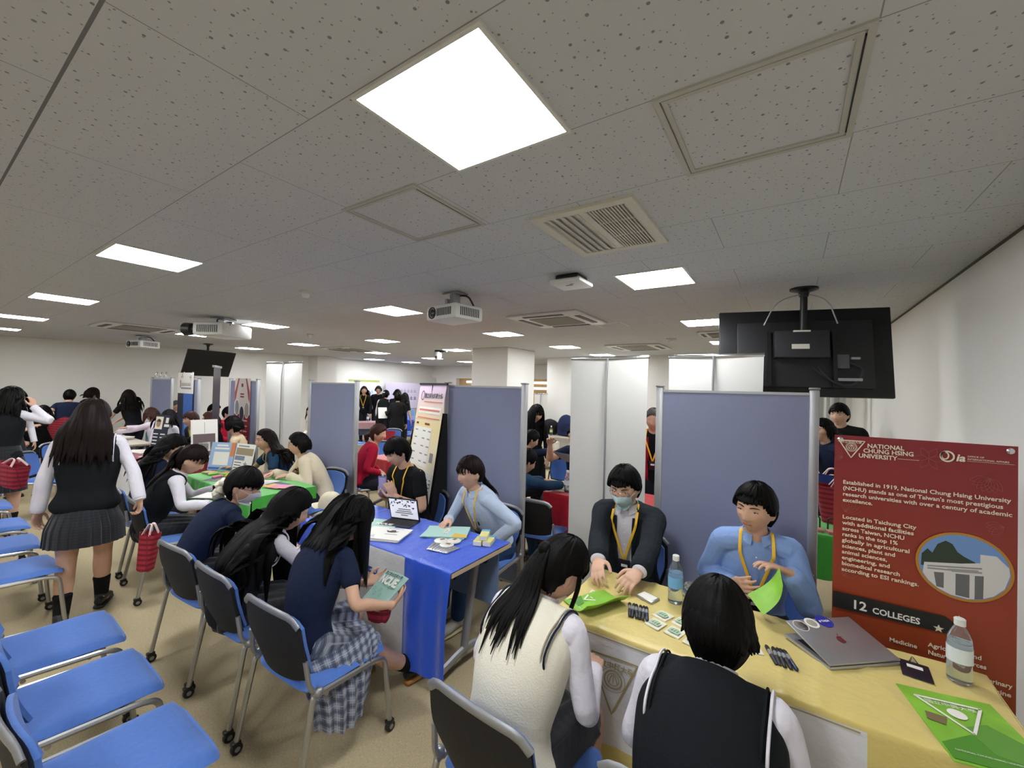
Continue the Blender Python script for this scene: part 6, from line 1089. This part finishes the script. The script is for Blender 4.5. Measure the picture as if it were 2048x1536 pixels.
# pens
def pens(x, y, n, rz, label, group, dark=True, z=ZT):
    for i in range(n):
        t = thing('marker_pen', label, 'pen', (x+i*.0155*math.cos(R_(rz)), y+i*.0155*math.sin(R_(rz)), z+.0075), R_(rz+random.uniform(-5, 5)+10), group)
        g = G(); g.lathe([(.004, -.06), (.0072, -.055), (.0075, .02)], n=10, rot=rotx(-math.pi/2)); g.build('barrel', M_dark if i != n-1 else mat('navy pen barrel', '1d2c50', .3), t); g = G(); g.lathe([(.0078, .0), (.0078, .03)], n=10, rot=rotx(-math.pi/2)); g.build('grip_band', mat('grey pen band', '8b8d90', .35), t); g = G(); g.lathe([(.0078, .03), (.0078, .055), (.004, .066)], n=10, rot=rotx(-math.pi/2)); g.build('cap', M_black, t)
pens(-.61, 1.95, 6, 8, 'dark marker pen in the row before the masked man', 'marker pens before the masked man'); pens(-.045, 1.95, 5, 6, 'dark marker pen in the row before the silver laptop', 'marker pens before the laptop')
# small tea packets
M_pk = mat('cream packet film', 'e6e4d2', .25, bump=(60, .3)); M_pkg = mat('pale green packet art', 'a9bfa6', .5)
for i, (x, y, rz, lb) in enumerate(((-.47, 2.0, -20, 'back left'), (-.385, 1.99, -18, 'back right'), (-.48, 1.91, -18, 'front left'), (-.395, 1.895, -16, 'front middle'), (-.315, 1.87, -14, 'front right'), (-.115, 1.96, -70, 'lone'))):
    o = flat('tea_packet', (x, y), .068, .072, rz, M_pk, 'small cream tea packet, %s of the group beside the dark pens' % lb if lb != 'lone' else 'small cream packet by itself right of the short-haired student', 'packet', 'cream tea packets', .004); prt(o, [(-.024, -.02), (.024, -.022), (.024, .006), (.0, .02), (-.024, .008)], M_pkg, .0085)
    for q_ in (-.012, 0, .012): prt(o, [(q_-.003, -.01), (q_+.003, -.01), (q_+.002, .014)], M_limed, .0092)
g = G(); r_ = random.Random(2); 
for k in range(5): g.ell((r_.uniform(-.02, .02), r_.uniform(-.02, .02), .02+.01*k), (.03, .028, .016), 10, rot=rotx(r_.uniform(-1, 1)))
tag(g.build('crumpled_wrapper', M_clear, None, False, (-.4, 2.26, ZT)), 'crumpled clear wrapper behind the water bottle', 'wrapper')
# card case by the masked man
t = thing('card_case', 'small white card case beside the masked man\'s left hand', 'card case', (-.575, 2.12, ZT), R_(-20)); g = G(); g.box((0, 0, .006), (.095, .07, .012), bev=.003); g.build('case', M_steel, t); g = G(); g.box((0, 0, .0125), (.08, .055, .002)); g.build('card', P_w, t, False)
# laptop, partly closed
t = thing('laptop', 'silver laptop with stickers, lid partly closed', 'laptop', (.255, 2.085, ZT), R_(42)); M_alu = mat('silver aluminium', 'b3b4b8', .32, .75)
g = G(); g.box((0, .11, .008), (.31, .22, .014), bev=.005); g.build('base', M_alu, t); g = G(); g.box((0, .12, .0155), (.27, .1, .001)); g.build('keyboard', M_black, t, False)
Rl = rotx(R_(13)); g = G(); g.box(tuple(Rl @ np.array([0, .11, .0])+np.array([0, 0, .021])), (.31, .22, .007), rot=Rl, bev=.003); lid = g.build('lid', M_alu, t)
def stick(x, y, r_, m, nm, txt=None, tm=None, ts=.014):
    o = np.array([0, 0, .0255]); g = G(); g.lathe([(r_, 0), (r_, .0006)], tuple(Rl @ np.array([x, y, 0])+o), 24, rot=Rl); s = g.build(nm, m, lid)
    if txt: text('lettering', txt, ts, tuple(Rl @ np.array([x-r_*.8, y-ts*.35, .0012])+o), tuple(Rl @ np.array([1, 0, 0])), tuple(Rl @ np.array([0, 1, 0])), tm, lid, bold=.0006)
stick(-.11, .185, .03, P_w, 'sticker'); stick(-.11, .185, .027, mat('brown sticker print', '3a2a2a', .4), 'sticker'); stick(-.05, .195, .028, P_w, 'sticker'); stick(-.05, .195, .02, mat('grey sticker art', 'b9b8a8', .4), 'sticker'); stick(.015, .2, .033, mat('indigo sticker', '2b2f9c', .4), 'sticker', '# TAISA', P_w)
g = G(); M_ap = mat('dark red emblem', '7d3540', .3, .4); ap = lambda x, y: Rl @ np.array([x, y, .0006])+np.array([0, 0, .0258])
g.prism([tuple(ap(.0+.016*math.cos(q)*(1-.12*(abs(math.sin(q)) > .95))-(.006 if abs(q) < .45 else 0), .105+.016*math.sin(q))) for q in np.linspace(-math.pi, math.pi, 28, endpoint=False)], (0, 0, .0005)); g.build('emblem', M_ap, lid, False); g = G(); g.prism([tuple(ap(.002+a_, .125+b_)) for a_, b_ in ((0, 0), (.004, .001), (.008, .008), (.003, .007))], (0, 0, .0005)); g.build('emblem_leaf', M_ap, lid, False)
# name badge and clip
t = thing('name_badge', 'black name badge with white label lying on the yellow table', 'badge', (.41, 2.18, ZT), R_(-4)); g = G(); g.box((0, 0, .003), (.085, .12, .005), bev=.003); g.build('holder', M_card, t); g = G(); g.box((0, .02, .006), (.045, .022, .001)); g.build('label', P_w, t, False); g = G(); g.tube(bez([(-.01, .06, .004), (0, .09, .012), (.012, .06, .004)], .01), .003, 6); g.build('clip', M_chrome, t)
# ---- blue table ----
Q = np.array([[-1.905, 1.6, .69], [-1.69, 1.57, .71], [-1.735, 1.41, .585], [-1.915, 1.43, .575]]); P = np.zeros((9, 9, 3))
for i, v_ in enumerate(np.linspace(0, 1, 9)):
    for j, u_ in enumerate(np.linspace(0, 1, 9)): P[i, j] = (Q[0]*(1-u_)+Q[1]*u_)*(1-v_)+(Q[3]*(1-u_)+Q[2]*u_)*v_+np.array([0, .012*math.sin(u_*3.1), .006])
g = G(); g.grid(P, thick=.001); lf = tag(g.build('leaflet', M_mint), 'mint leaflet reading NCUE in the hands of the navy polo student', 'leaflet'); xd = nrm(Q[1]-Q[0]); yd = nrm(Q[0]-Q[3]); yd = nrm(yd-np.dot(yd, xd)*xd); nn = np.cross(xd, yd); WL = np.linalg.norm(Q[1]-Q[0]); HL = np.linalg.norm(Q[0]-Q[3])
def lt(s, size, u_, v_, m, b=0, **k): 
    j = min(8, int(u_*8)); i = min(8, int((1-v_)*8)); return text('lettering', s, size, tuple(P[i, j]+nn*.012), tuple(xd), tuple(yd), m, lf, bold=b, **k)
lt('NCUE.', .062, .24, .56, P_w, .003, sx=.9); lt('國立彰化師範大學', .02, .22, .86, P_dk, .0003); 
for u_, v_ in ((.2, .28), (.42, .3), (.66, .4), (.3, .16), (.6, .2)): lt('◎', .03, u_, v_, mat('soft teal print', '7fae9f', .6))
g = G(); g.prism([tuple(Q[3]+nn*.01), tuple(Q[2]+nn*.01), tuple(Q[2]+yd*.05+nn*.01), tuple(Q[3]+yd*.02+nn*.01)], tuple(nn*.0006)); g.build('printed_corner', mat('mustard print', 'd9b44a', .5), lf, False)
# red plaid bags
M_rbag = mat('red plaid bag cloth', '9c1f30', .8); nt, N, L, b = nodes(M_rbag); tc = N.new('ShaderNodeTexCoord'); sp = N.new('ShaderNodeSeparateXYZ'); L.new(tc.outputs['Object'], sp.inputs[0])
s1 = MN(nt, 'LESS_THAN', MN(nt, 'FRACT', MN(nt, 'MULTIPLY', sp.outputs[2], 26)), .45); s2 = MN(nt, 'LESS_THAN', MN(nt, 'FRACT', MN(nt, 'MULTIPLY', MN(nt, 'ADD', sp.outputs[0], sp.outputs[1]), 9)), .12); L.new(MIX(nt, MN(nt, 'MAXIMUM', MN(nt, 'MULTIPLY', s1, .75), MN(nt, 'MULTIPLY', s2, .5)), lin('a8243a'), lin('5e0f20')), b.inputs['Base Color'])
def redbag(c, rz, w_, d_, h, label, handle=True, tilt=0, m=None, group='red plaid tote bags'):
    t = thing('tote_bag', label, 'bag', c, R_(rz), group); Rt = roty(tilt); P = []
    rows = []
    for z in np.linspace(0, 1, 10): k = .72+.28*z; rows.append([tuple(Rt @ np.array([math.copysign(abs(math.cos(q))**.6, math.cos(q))*w_/2*k, math.copysign(abs(math.sin(q))**.6, math.sin(q))*d_/2*k*(1-.25*z), z*h+.004*math.sin(q*5+z*9)])) for q in np.linspace(0, 2*math.pi, 25)])
    g = G(); g.grid(np.array(rows), thick=.003); b_ = rows[0][:-1]; g.add(np.array(b_), [tuple(range(len(b_)))]); g.build('bag_body', m or M_rbag, t, True, angle=50)
    if handle:
        for s in (-1, 1): g = G(); g.tube([tuple(Rt @ np.array(p)) for p in bez([(-w_*.22, s*d_*.35, h*.97), (-w_*.08, s*d_*.1, h*1.25), (w_*.08, s*d_*.1, h*1.25), (w_*.22, s*d_*.35, h*.97)], .05)], .004, 6, b=.009); g.build('handle', P_pink, t)
    return t
redbag((-4.05, 1.1, .31), 30, .13, .11, .28, 'red plaid bag hanging from the standing student\'s right hand', tilt=.12); g = None
redbag((-1.79, 1.46, .515), 20, .14, .08, .07, 'red plaid bag on the lap of the navy polo student', handle=False)
redbag((-5.62, .6, .8), 15, .3, .15, .19, 'wide red plaid bag at the photo\'s left edge', tilt=.15); redbag((-10.2, 1.62, .72), 20, .42, .2, .3, 'red bag beside the man in navy polo by the left wall', handle=False, tilt=-.5)
redbag((.36, 4.35, ZT), 0, .34, .22, .3, 'red plaid bag on the green cloth behind the dark red poster, front one'); redbag((.32, 4.62, .8), 0, .3, .2, .26, 'red plaid bag further back behind the dark red poster', handle=True)
redbag((.34, 4.5, .76), 0, .3, .12, .32, 'blue bag between the red ones behind the dark red poster', handle=False, m=mat('blue bag cloth', '2a4a9a', .8, bump=(40, .3)))
redbag((-7.43, 6.13, .455), 20, .4, .2, .3, 'dark red plaid bag on a chair behind the woman in crimson', handle=False)
# pale cap
t = thing('baseball_cap', 'cream baseball cap on the near left corner of the blue table', 'cap', (-3.18, 2.06, ZT), R_(195)); g = G(); rows = []
for v_ in np.linspace(0, 1, 10): 
    el = v_*math.pi/2; rows.append([(.098*math.cos(q)*math.cos(el)**.8, .09*math.sin(q)*math.cos(el)**.8, .012+.115*math.sin(el)) for q in np.linspace(0, 2*math.pi, 41)])
g.grid(np.array(rows), thick=.003); g.build('crown', F_cap, t); g = G(); P = np.zeros((7, 17, 3))
for i, u_ in enumerate(np.linspace(0, 1, 7)):
    for j, q in enumerate(np.linspace(-1.15, 1.15, 17)): P[i, j] = ((.095+.085*u_*math.cos(q*1.1)**.5 if abs(q) < 1.4 else .095)*math.cos(q), (.09+.02*u_)*math.sin(q), .014-.01*u_+.02*u_*(1-math.cos(q*.9))*-1+.012*u_)
g.grid(P, thick=.004); g.build('brim', F_cap, t); g = G(); g.ell((0, 0, .128), (.008, .008, .005), 10); g.build('button', F_cap, t)
g = G(); g.grid(np.array([[(-.1, -.04, .07+0*1), (-.1, .04, .07)], [(-.094, -.04, .04), (-.094, .04, .04)]])); g.build('seam_patch', mat('cap mesh tan', 'c3b898', .9), t)
for i in range(9):
    t = thing('ballpoint_pen', 'silver pen in the small heap in front of the cream cap', 'pen', (-2.93+.012*i, 1.9+.01*(i % 3), ZT+.006+.004*(i % 2)), R_(50+random.uniform(-15, 15)), 'silver pens before the cap'); g = G(); g.lathe([(.002, -.07), (.005, -.055), (.0055, .06), (.003, .066)], n=8, rot=rotx(-math.pi/2)); g.build('barrel', mat('silver pen', 'c6c8ca', .3, .5) if i % 3 else M_dark, t); g = G(); g.box((.006, .035, 0), (.002, .04, .004)); g.build('clip', M_chrome, t)
flat('paper_sheet', (-3.32, 2.26), .21, .29, -40, P_w, 'white sheet with a small print behind the cream cap', 'paper'); o = bpy.data.objects['paper_sheet']; ptx(o, 'NC', .03, -.02, .02, P_k); 
# booklet stack, mint leaflets, tablet
for i in range(4): o = flat('booklet', (-2.3+.003*i, 1.9+.003*i), .3, .22, 22+random.uniform(-3, 3), P_w, 'white booklet in the stack on the blue table, %s' % ('topmost', 'second from top', 'third from top', 'lowest')[3-i], 'booklet', 'white booklets', .004, z=ZT+.0045*i)
ptx(o, '國立彰化師範大學', .014, -.02, .08, P_dk); prt(o, [(.0, .02), (.03, .015), (.06, .025), (.075, .045), (.055, .04), (.045, .062), (.02, .06), (.01, .042), (-.02, .05)], P_k); prt(o, [(-.12, -.09), (-.04, -.09), (-.06, -.04)], mat('pale grey print', 'cfd3d6', .6)); prt(o, [(.0, -.02), (.09, -.02), (.09, -.014), (.0, -.014)], P_gry)
for i in range(2): o = flat('mint_leaflet', (-2.52, 2.02+.01*i), .3, .21, 25-4*i, M_mint, 'mint leaflet under the white booklets on the blue table, %s' % ('lower', 'upper')[i], 'leaflet', 'mint leaflets', .0015, z=ZT+.002*i)
ptx(o, 'NCUE', .05, -.02, -.02, P_w, bold=.002)
t = thing('tablet', 'tablet on a keyboard stand showing a pale screen with triangles', 'tablet', (-2.42, 2.16, ZT), R_(198)); g = G(); g.box((0, .02, .004), (.25, .17, .007), bev=.003); g.build('keyboard', M_dark, t); g = G()
for r0 in range(5):
    for c0 in range(12): g.box((-.108+.0195*c0, -.02+.0*r0+.08-.022*r0*1.0, .0082), (.016, .017, .002))
g.build('keys', mat('black keys', '1f2023', .6), t, False)
Rs = rotx(R_(-17)); so = np.array([0, -.03, .095]); g = G(); g.box(tuple(so), (.25, .008, .18), rot=Rs, bev=.003); sc = g.build('screen_case', M_black, t)
g = G(); g.box(tuple(so+Rs @ np.array([0, .0046, 0])), (.232, .001, .16), rot=Rs); g.build('screen', mat('lit tablet screen', 'cfcfda', .3, emit=.5), sc, False)
rr = random.Random(5); g = G()
for i in range(26):
    x, z, s_ = rr.uniform(-.11, .11), rr.uniform(.02, .075), rr.uniform(.006, .014); f = rr.choice((-1, 1)); g.prism([tuple(so+Rs @ np.array(p)) for p in ((x-s_, .0055, z), (x+s_, .0055, z), (x, .0055, z+f*s_*1.2))], tuple(Rs @ np.array([0, .0004, 0])))
g.build('screen_pattern', P_k, sc, False)
g = G()
for dz, x0, x1 in ((-.005, -.06, .045), (-.022, -.065, .06), (-.038, -.075, .075), (-.056, -.03, .03)): g.prism([tuple(so+Rs @ np.array(p)) for p in ((x0, .0055, dz), (x1, .0055, dz), (x1, .0055, dz+.008), (x0, .0055, dz+.008))], tuple(Rs @ np.array([0, .0004, 0])))
g.build('screen_lines', P_gry, sc, False)
for i in range(3):
    o = flat('leaflet_pack', (-2.0+.004*i, 2.19+.004*i), .22, .3, -66+4*i, M_mint, 'mint leaflet pack before the smiling woman, %s of three' % ('lowest', 'middle', 'topmost')[i], 'leaflet', 'mint packs before the smiling woman', .004, z=ZT+.005*i)
prt(o, [(.03, .06), (.11, .05), (.11, .15), (.06, .15)], mat('mustard print', 'd9b44a', .5)); ptx(o, 'NCUE', .05, -.08, -.02, P_w, bold=.002); 
for x, y, lb in ((-1.91, 2.05, 'left'), (-1.84, 2.1, 'middle'), (-1.83, 2.02, 'front')):
    t = thing('wrapped_biscuit', 'round white wrapped packet beside the mint leaflets, %s one' % lb, 'packet', (x, y, ZT), random.uniform(0, 3), 'round white packets'); g = G(); g.lathe([(.03, .001), (.046, .006), (.046, .012), (.03, .017), (.01, .018)], n=18); g.build('wrapper', mat('white foil wrapper', 'dedcd4', .3, bump=(50, .5)), t); g = G(); g.box((.01, .0, .0185), (.03, .02, .001)); g.build('printed_mark', mat('brown print', '8a6a4a', .5), t, False)
for i in range(8):
    t = thing('wet_wipe_pack', 'narrow silver pack in the fan of packs on the blue table', 'packet', (-1.9+.022*i, 1.95+.004*i, ZT+.002), R_(25-4*i), 'silver packs in a fan'); g = G(); g.box((0, 0, .004), (.022, .12, .006), bev=.002); g.build('foil', mat('silver foil', 'b6b9bd', .28, .6, bump=(80, .4)), t); g = G(); g.box((0, .01, .0075), (.012, .05, .0006)); g.build('printed_mark', P_gry, t, False)
for x, y, z, rz, lb in ((-1.70, 2.2, 0, 20, 'lower left'), (-1.645, 2.23, 0, 20, 'lower right'), (-1.68, 2.225, .032, 28, 'upper')):
    t = thing('small_box', 'pale yellow box with blue end, %s of the little pile on the blue table' % lb, 'box', (x, y, ZT+z), R_(rz), 'pale yellow boxes'); g = G(); g.box((0, 0, .016), (.055, .13, .03), bev=.002); g.build('carton', mat('pale yellow carton', 'e6dd92', .45), t); g = G(); g.box((0, .048, .0162), (.0556, .034, .0306)); g.build('blue_print', mat('sky blue print', '6cb2d8', .45), t, False); g = G(); g.box((0, -.0655, .016), (.05, .001, .024)); g.build('white_print', P_w, t, False)
# phone in the young man's hands
t = thing('smartphone', 'phone in a clear lilac case held by the man in the black T-shirt', 'phone', (-2.9, 2.365, .9), R_(-150)); Rp = rotx(R_(-8)); g = G(); g.box((0, 0, 0), (.075, .012, .155), rot=Rp, bev=.006); g.build('case', mat('lilac clear case', '8f86b0', .2, trans=.3), t); g = G(); g.box((0, .0068, 0), (.06, .001, .13), rot=Rp); g.build('printed_panel', mat('pale lilac print', 'b3a9c9', .4), t, False); g = G(); g.box((0, 0, .085), (.02, .012, .02), bev=.004); g.build('ring_holder', M_white, t)
# ---- green table ----
t = thing('table_sign', 'two-panel folding sign stand, blue and white, on the green table', 'sign', (-5.33, 2.2, ZT), R_(20))
for s, rz in ((-1, 8), (1, -8)):
    Rr_ = rotz(R_(rz)) @ rotx(R_(-12)); c = np.array([s*.155, 0, .16]); g = G(); g.box(tuple(c), (.3, .008, .32), rot=Rr_); pn = g.build('sign_panel', P_bl if s < 0 else P_w, t, False)
    def sp_(poly, m, y=-.005): g = G(); g.prism([tuple(c+Rr_ @ np.array([x, y, z])) for x, z in poly], tuple(Rr_ @ np.array([0, .0006, 0]))); g.build('printed_block', m, pn, False)
    if s < 0: sp_(rect(-.15, .15, -.16, .16), P_sky); sp_(rect(-.1, .09, -.1, .05), P_w, -.006); sp_(rect(.1, .15, .0, .16), P_or, -.006); sp_(rect(-.1, .08, .08, .1), P_w, -.006); sp_(rect(-.08, .06, .115, .135), P_w, -.006); sp_(rect(-.14, .14, -.15, -.125), P_bl, -.006)
    else: sp_(rect(-.14, .14, .03, .11), mat('sepia print', 'a08f72', .6)); sp_(rect(-.14, .02, -.03, .02), mat('slate print', '7d86a0', .6)); sp_(rect(-.12, .06, .125, .14), P_gry); sp_([(x*.03+.05, z*.03-.07) for x, z in star(0, 0, 1.2)], P_gry, -.006); 
    if s > 0:
        for zz in (-.06, -.09, -.12): sp_(rect(-.13, -.02, zz, zz+.008), P_k, -.006)
for i in range(12):
    x = -5.4+.045*i+random.uniform(-.02, .02); y = 2.02+random.uniform(-.07, .07); m = (M_lime, mat('pink candy film', 'd58aa0', .35), mat('amber candy film', 'd9a23a', .35))[i % 3]
    t = thing('snack_pouch', '%s snack pouch among those at the green table\'s sign' % ('green', 'pink', 'amber')[i % 3], 'snack', (x, y, ZT), random.uniform(0, 3), 'snack pouches on the green table, %s' % ('green', 'pink', 'amber')[i % 3]); g = G(); g.box((0, 0, .012), (.11, .045, .022), bev=.01); g.build('pouch', m, t); g = G(); g.box((.05, 0, .012), (.02, .046, .004)); g.build('seal_edge', P_w, t)
cols = ['e0b34a', 'd98fa6', 'e7e3e0', '8fa6b8', 'd8c9d6', '46586e']
for i in range(8): o = flat('brochure', (-4.62+.07*i, 2.12+.03*(i % 3)), .2, .14, 20+random.uniform(-25, 25), mat('brochure print %d' % (i % 6), cols[i % 6], .4), 'glossy brochure %s on the right half of the green table' % ('showing amber', 'showing pink', 'showing white', 'showing steel blue', 'showing lilac', 'showing dark navy', 'in amber, further right', 'in pink, further right')[i], 'brochure', 'spread brochures on the green table', .0015, z=ZT+.002*i)
flat('plastic_folder', (-4.95, 1.98), .32, .24, 30, mat('grey clear folder', '8d8f92', .15, trans=.4), 'grey translucent plastic folder at the near edge of the green table', 'folder'); flat('paper_sheet', (-4.25, 1.62), .26, .19, 35, P_w, 'white form the ponytailed student writes on', 'paper', z=.735)
flat('clipboard', (-4.25, 1.62), .3, .22, 35, mat('dark clipboard', '2c2d30', .4), 'dark clipboard under the white form', 'clipboard', z=.73, th=.004)
flat('red_folder', (-4.85, 2.32), .3, .2, 10, mat('pink folder', 'c98a8c', .5), 'pinkish folder beneath the beige blazer woman\'s hands', 'folder')
# ---- crimson table and beyond ----
def stand(c, rz, w_, h, m, label, deco):
    t = thing('sign_holder', label, 'sign', c, R_(rz)); Rr_ = rotx(R_(-8)); g = G(); g.box(tuple(Rr_ @ np.array([0, 0, h/2])), (w_, .008, h), rot=Rr_); p = g.build('panel', m, t, False); g = G(); g.box((0, .06, .004), (w_, .14, .008)); g.build('foot', M_black, t, False)
    for poly, m2 in deco: g = G(); g.prism([tuple(Rr_ @ np.array([x, -.0055, z])) for x, z in poly], tuple(Rr_ @ np.array([0, .001, 0]))); g.build('printed_block', m2, p, False)
stand((-7.95, 2.25, ZT), 16, .3, .5, P_dk, 'dark navy sign with a small portrait on the crimson table', [(rect(-.14, .02, .28, .47), P_cream), ([(-.07+.05*math.cos(q), .37+.06*math.sin(q)) for q in np.linspace(0, 6.28, 16, endpoint=False)], mat('portrait skin print', 'c79a80', .6)), ([(-.07+.052*math.cos(q), .39+.045*math.sin(q)) for q in np.linspace(0, 3.14, 12)], P_k), (rect(.08, .14, .38, .46), P_w), (rect(.06, .17, .32, .36), P_w)]+[(rect(x, x+.1, z, z+.015), P_w) for x in (-.14, .01) for z in (.05, .1, .15, .2)])
stand((-6.42, 2.32, ZT), 88, .3, .52, P_w, 'narrow white sign with a dark framed square beside the beige-bloused woman', [(rect(-.13, .12, .04, .33), mat('taupe print', '6a5a5c', .6)), (rect(-.07, .06, .1, .22), P_w), (rect(-.05, .04, .12, .2), P_gry), (rect(-.002, .002, .34, .49), P_gry)])
for i, (x, y, rz) in enumerate(((-7.6, 2.05, 10), (-7.35, 2.1, 30), (-7.1, 1.98, 5), (-6.85, 2.08, -20), (-7.75, 1.95, 50))): flat('paper_sheet', (x, y), .21, .29, rz, P_w, 'white paper sheet on the crimson table, %s' % ('leftmost but one', 'middle', 'right of middle', 'rightmost', 'leftmost')[i], 'paper', 'papers on the crimson table', z=ZT+.001*i)
flat('eyeglass_case', (-6.9, 1.95), .16, .06, 40, mat('grey case', '9a9b98', .4), 'slim grey case on the crimson table', 'case', th=.02)
for k, (x, y) in enumerate(((-9.9, 2.15), (-9.55, 2.2))):
    for i in range(4): flat('brochure_stack', (x, y), .3, .22, 10+4*i, (P_pink, P_gry, P_cream, P_w)[i], 'brochure in the %s pile by the left wall, %s' % (('left', 'right')[k], ('lowest', 'second', 'third', 'topmost')[i]), 'brochure', 'brochure piles by the left wall', .008, z=ZT+.01*i)
for i in range(6): g = G(); g.ell((0, 0, .025), (.035, .03, .025), 10); tag(g.build('snack_bun', mat('orange snack', 'b5622f', .6, bump=(60, .4)), None, True, (-9.2+.06*(i % 3), 2.0+.06*(i//3), ZT)), 'orange-brown snack in the handful by the lilac sleeves', 'snack', 'orange snacks')
bottle(-9.75, 2.62, .6, 'teal flask behind the person with lilac sleeves', 1.2, mat('teal flask', '3fae9e', .4), mat('teal flask', '3fae9e', .4))
# red-cloth table laptop and papers
t = thing('laptop', 'dark laptop opened on the red cloth behind the banner back', 'laptop', (-1.72, 3.92, ZT), R_(170)); g = G(); g.box((0, 0, .008), (.33, .23, .014), bev=.004); g.build('base', M_black, t); Rr_ = rotx(R_(-14)); g = G(); g.box(tuple(Rr_ @ np.array([0, 0, .11])+np.array([0, -.11, .015])), (.33, .007, .22), rot=Rr_, bev=.003); g.build('lid', mat('dark maroon lid', '1c0f12', .3), t)
for i, (x, y, rz) in enumerate(((-2.0, 3.95, 10), (-1.95, 4.05, -30))): flat('paper_sheet', (x, y), .21, .29, rz, P_w, 'white paper on the red cloth left of the dark laptop, %s' % ('lower', 'upper')[i], 'paper', 'papers on the red cloth', z=ZT+.003*i)
g = G(); g.box((0, 0, 0), (.3, .003, .21), rot=rotx(R_(-55))); tag(g.build('paper_sheet', P_gry, None, False, (-2.05, 4.2, 1.0), R_(160)), 'grey sheet of paper held by the man behind the banner back', 'paper')
g = G(); g.box((0, 0, 0), (.21, .003, .29), rot=rotx(R_(-25))); tag(g.build('paper_sheet', P_w, None, False, (-8.42, 6.8, 1.08), R_(60)), 'white sheet held by the person in the long black coat', 'paper')
for i in range(3): g = G(); g.tube(bez([(0, 0, 0), (0, 0, .09), (.05, 0, .09), (.05, 0, 0)], .02), .006, 6); tag(g.build('display_clip', M_dark, None, True, (.06+.1*i, 4.08, ZT)), 'dark wire display hook on the green cloth behind the red poster', 'hook', 'dark hooks on the green cloth')
for i in range(3): flat('snack_pack', (.04+.13*i, 3.98), .11, .07, 8*i, mat('red white pack', 'c98a86', .4), 'red and white snack pack at the edge of the green cloth behind the poster', 'packet', 'red and white packs', .02)
# far wall luggage table
t = thing('side_table', 'beige side table against the far wall holding bags', 'table', (-4.35, 8.55, 0)); g = G(); g.box((0, 0, .71), (1.1, .5, .03)); g.build('tabletop', M_cream, t, False)
for a_ in (-1, 1):
    for b_ in (-1, 1): g = G(); g.box((a_*.5, b_*.2, .35), (.04, .04, .69)); g.build('leg', M_cream, t, False)
def blob(name, c, s_, m, label, cat, group=None):
    v, f = remesh([(lambda g: (np.vstack(g.v), g.f))(G().ell((0, 0, s_[2]), s_, 20)), (lambda g: (np.vstack(g.v), g.f))(G().box((0, 0, s_[2]*.7), (s_[0]*1.7, s_[1]*1.6, s_[2]*1.3), bev=.03))], .02, 4); v = wrinkle(v, f, .012, 12, 3); v[:, 2] -= v[:, 2].min(); return tag(link(name, qmesh(name, v, f, m), None, c), label, cat, group)
blob('backpack', (-4.2, 8.5, .725), (.2, .16, .24), fab('navy backpack cloth', '222c4e'), 'navy backpack standing on the far side table', 'bag', 'bags on the far table'); blob('shoulder_bag', (-3.9, 8.55, .725), (.24, .17, .17), fab('black bag cloth', '15161a'), 'black slouching bag right of the navy backpack', 'bag', 'bags on the far table'); blob('shoulder_bag', (-4.65, 8.58, .725), (.22, .15, .18), fab('dark bag cloth', '1d1a1e'), 'dark bag left of the navy backpack', 'bag', 'bags on the far table')
bottle(-4.5, 8.36, .725, 'pale green bottle on the far side table', 1.0, mat('green bottle label', 'b6d36a', .4))
t = thing('suitcase', 'ivory ribbed suitcase under the far side table', 'suitcase', (-4.45, 8.2, 0)); g = G(); g.box((0, 0, .34), (.42, .25, .56), bev=.04); g.build('shell', M_cream, t); g = G()
for i in range(9): g.box((0, -.126, .14+.05*i), (.34, .008, .018))
g.build('ribs', mat('ivory ribs', 'b9b4a2', .5), t, False); g = G(); g.tube(bez([(-.08, .05, .6), (-.08, .05, .68), (.08, .05, .68), (.08, .05, .6)], .03), .01, 6); g.build('handle', M_black, t)
for a_ in (-1, 1): g = G(); g.lathe([(.03, -.015), (.03, .015)], (a_*.16, -.08, .03), 12, rot=roty(math.pi/2)); g.build('wheel', M_black, t)
t, R = sign_sheet('desk_display', 'pale blue display board on the far blue table', 'sign', (-10.3, 9.3, ZT), R_(60), .5, 0, .3, P_sky); sprint(t, R, rect(-.22, .22, .08, .26), mat('landscape print', '7fa7c0', .6))
# curtain, pipe at the far right corner
g = G(); xs = np.linspace(0, .62, 60); P = np.array([[(x, .03*math.sin(x*42)+.012*math.sin(x*90), z) for x in xs] for z in np.linspace(.05, CEIL-.03, 14)]); g.grid(P, thick=.003); tag(g.build('curtain', mat('white sheer curtain', 'd3d4cd', .7, trans=.15), None, True, (.02, 7.3, 0)), 'white pleated curtain in the far corner behind the young man in black', 'curtain')
g = G(); g.tube([(0, 0, 0), (0, 0, CEIL)], .05, 16); tag(g.build('pipe', mat('grey downpipe', '9b9b96', .5), None, True, (.5, 7.0, 0)), 'grey vertical pipe beside the white curtain', 'pipe')
# skirt fold hanging off the chair edge
T_ = np.array([(-1.82, 1.02, .475), (-1.76, 1.17, .5), (-1.74, 1.28, .52), (-1.75, 1.39, .53)]); Bm = np.array([(-1.71, 1.06, .24), (-1.67, 1.17, .18), (-1.67, 1.27, .2), (-1.71, 1.35, .36)]); Tc, Bc = cr(T_, 12), cr(Bm, 12); P = np.zeros((14, len(Tc), 3))
for i, v_ in enumerate(np.linspace(0, 1, 14)):
    P[i] = Tc*(1-v_)+Bc*v_+np.outer(np.abs(((np.arange(len(Tc))/6.) % 1)-.5)*.05*min(1, v_*2), [1, -.2, 0])+np.array([.05*math.sin(v_*math.pi)*.6, 0, .02*math.sin(v_*math.pi)])
g = G(); g.grid(P-B18.pos, thick=.003); so = g.build('skirt_fold', F_plaid, B18.t, True, angle=25); uvgrid(so, 14, len(Tc), 2, 1.4)
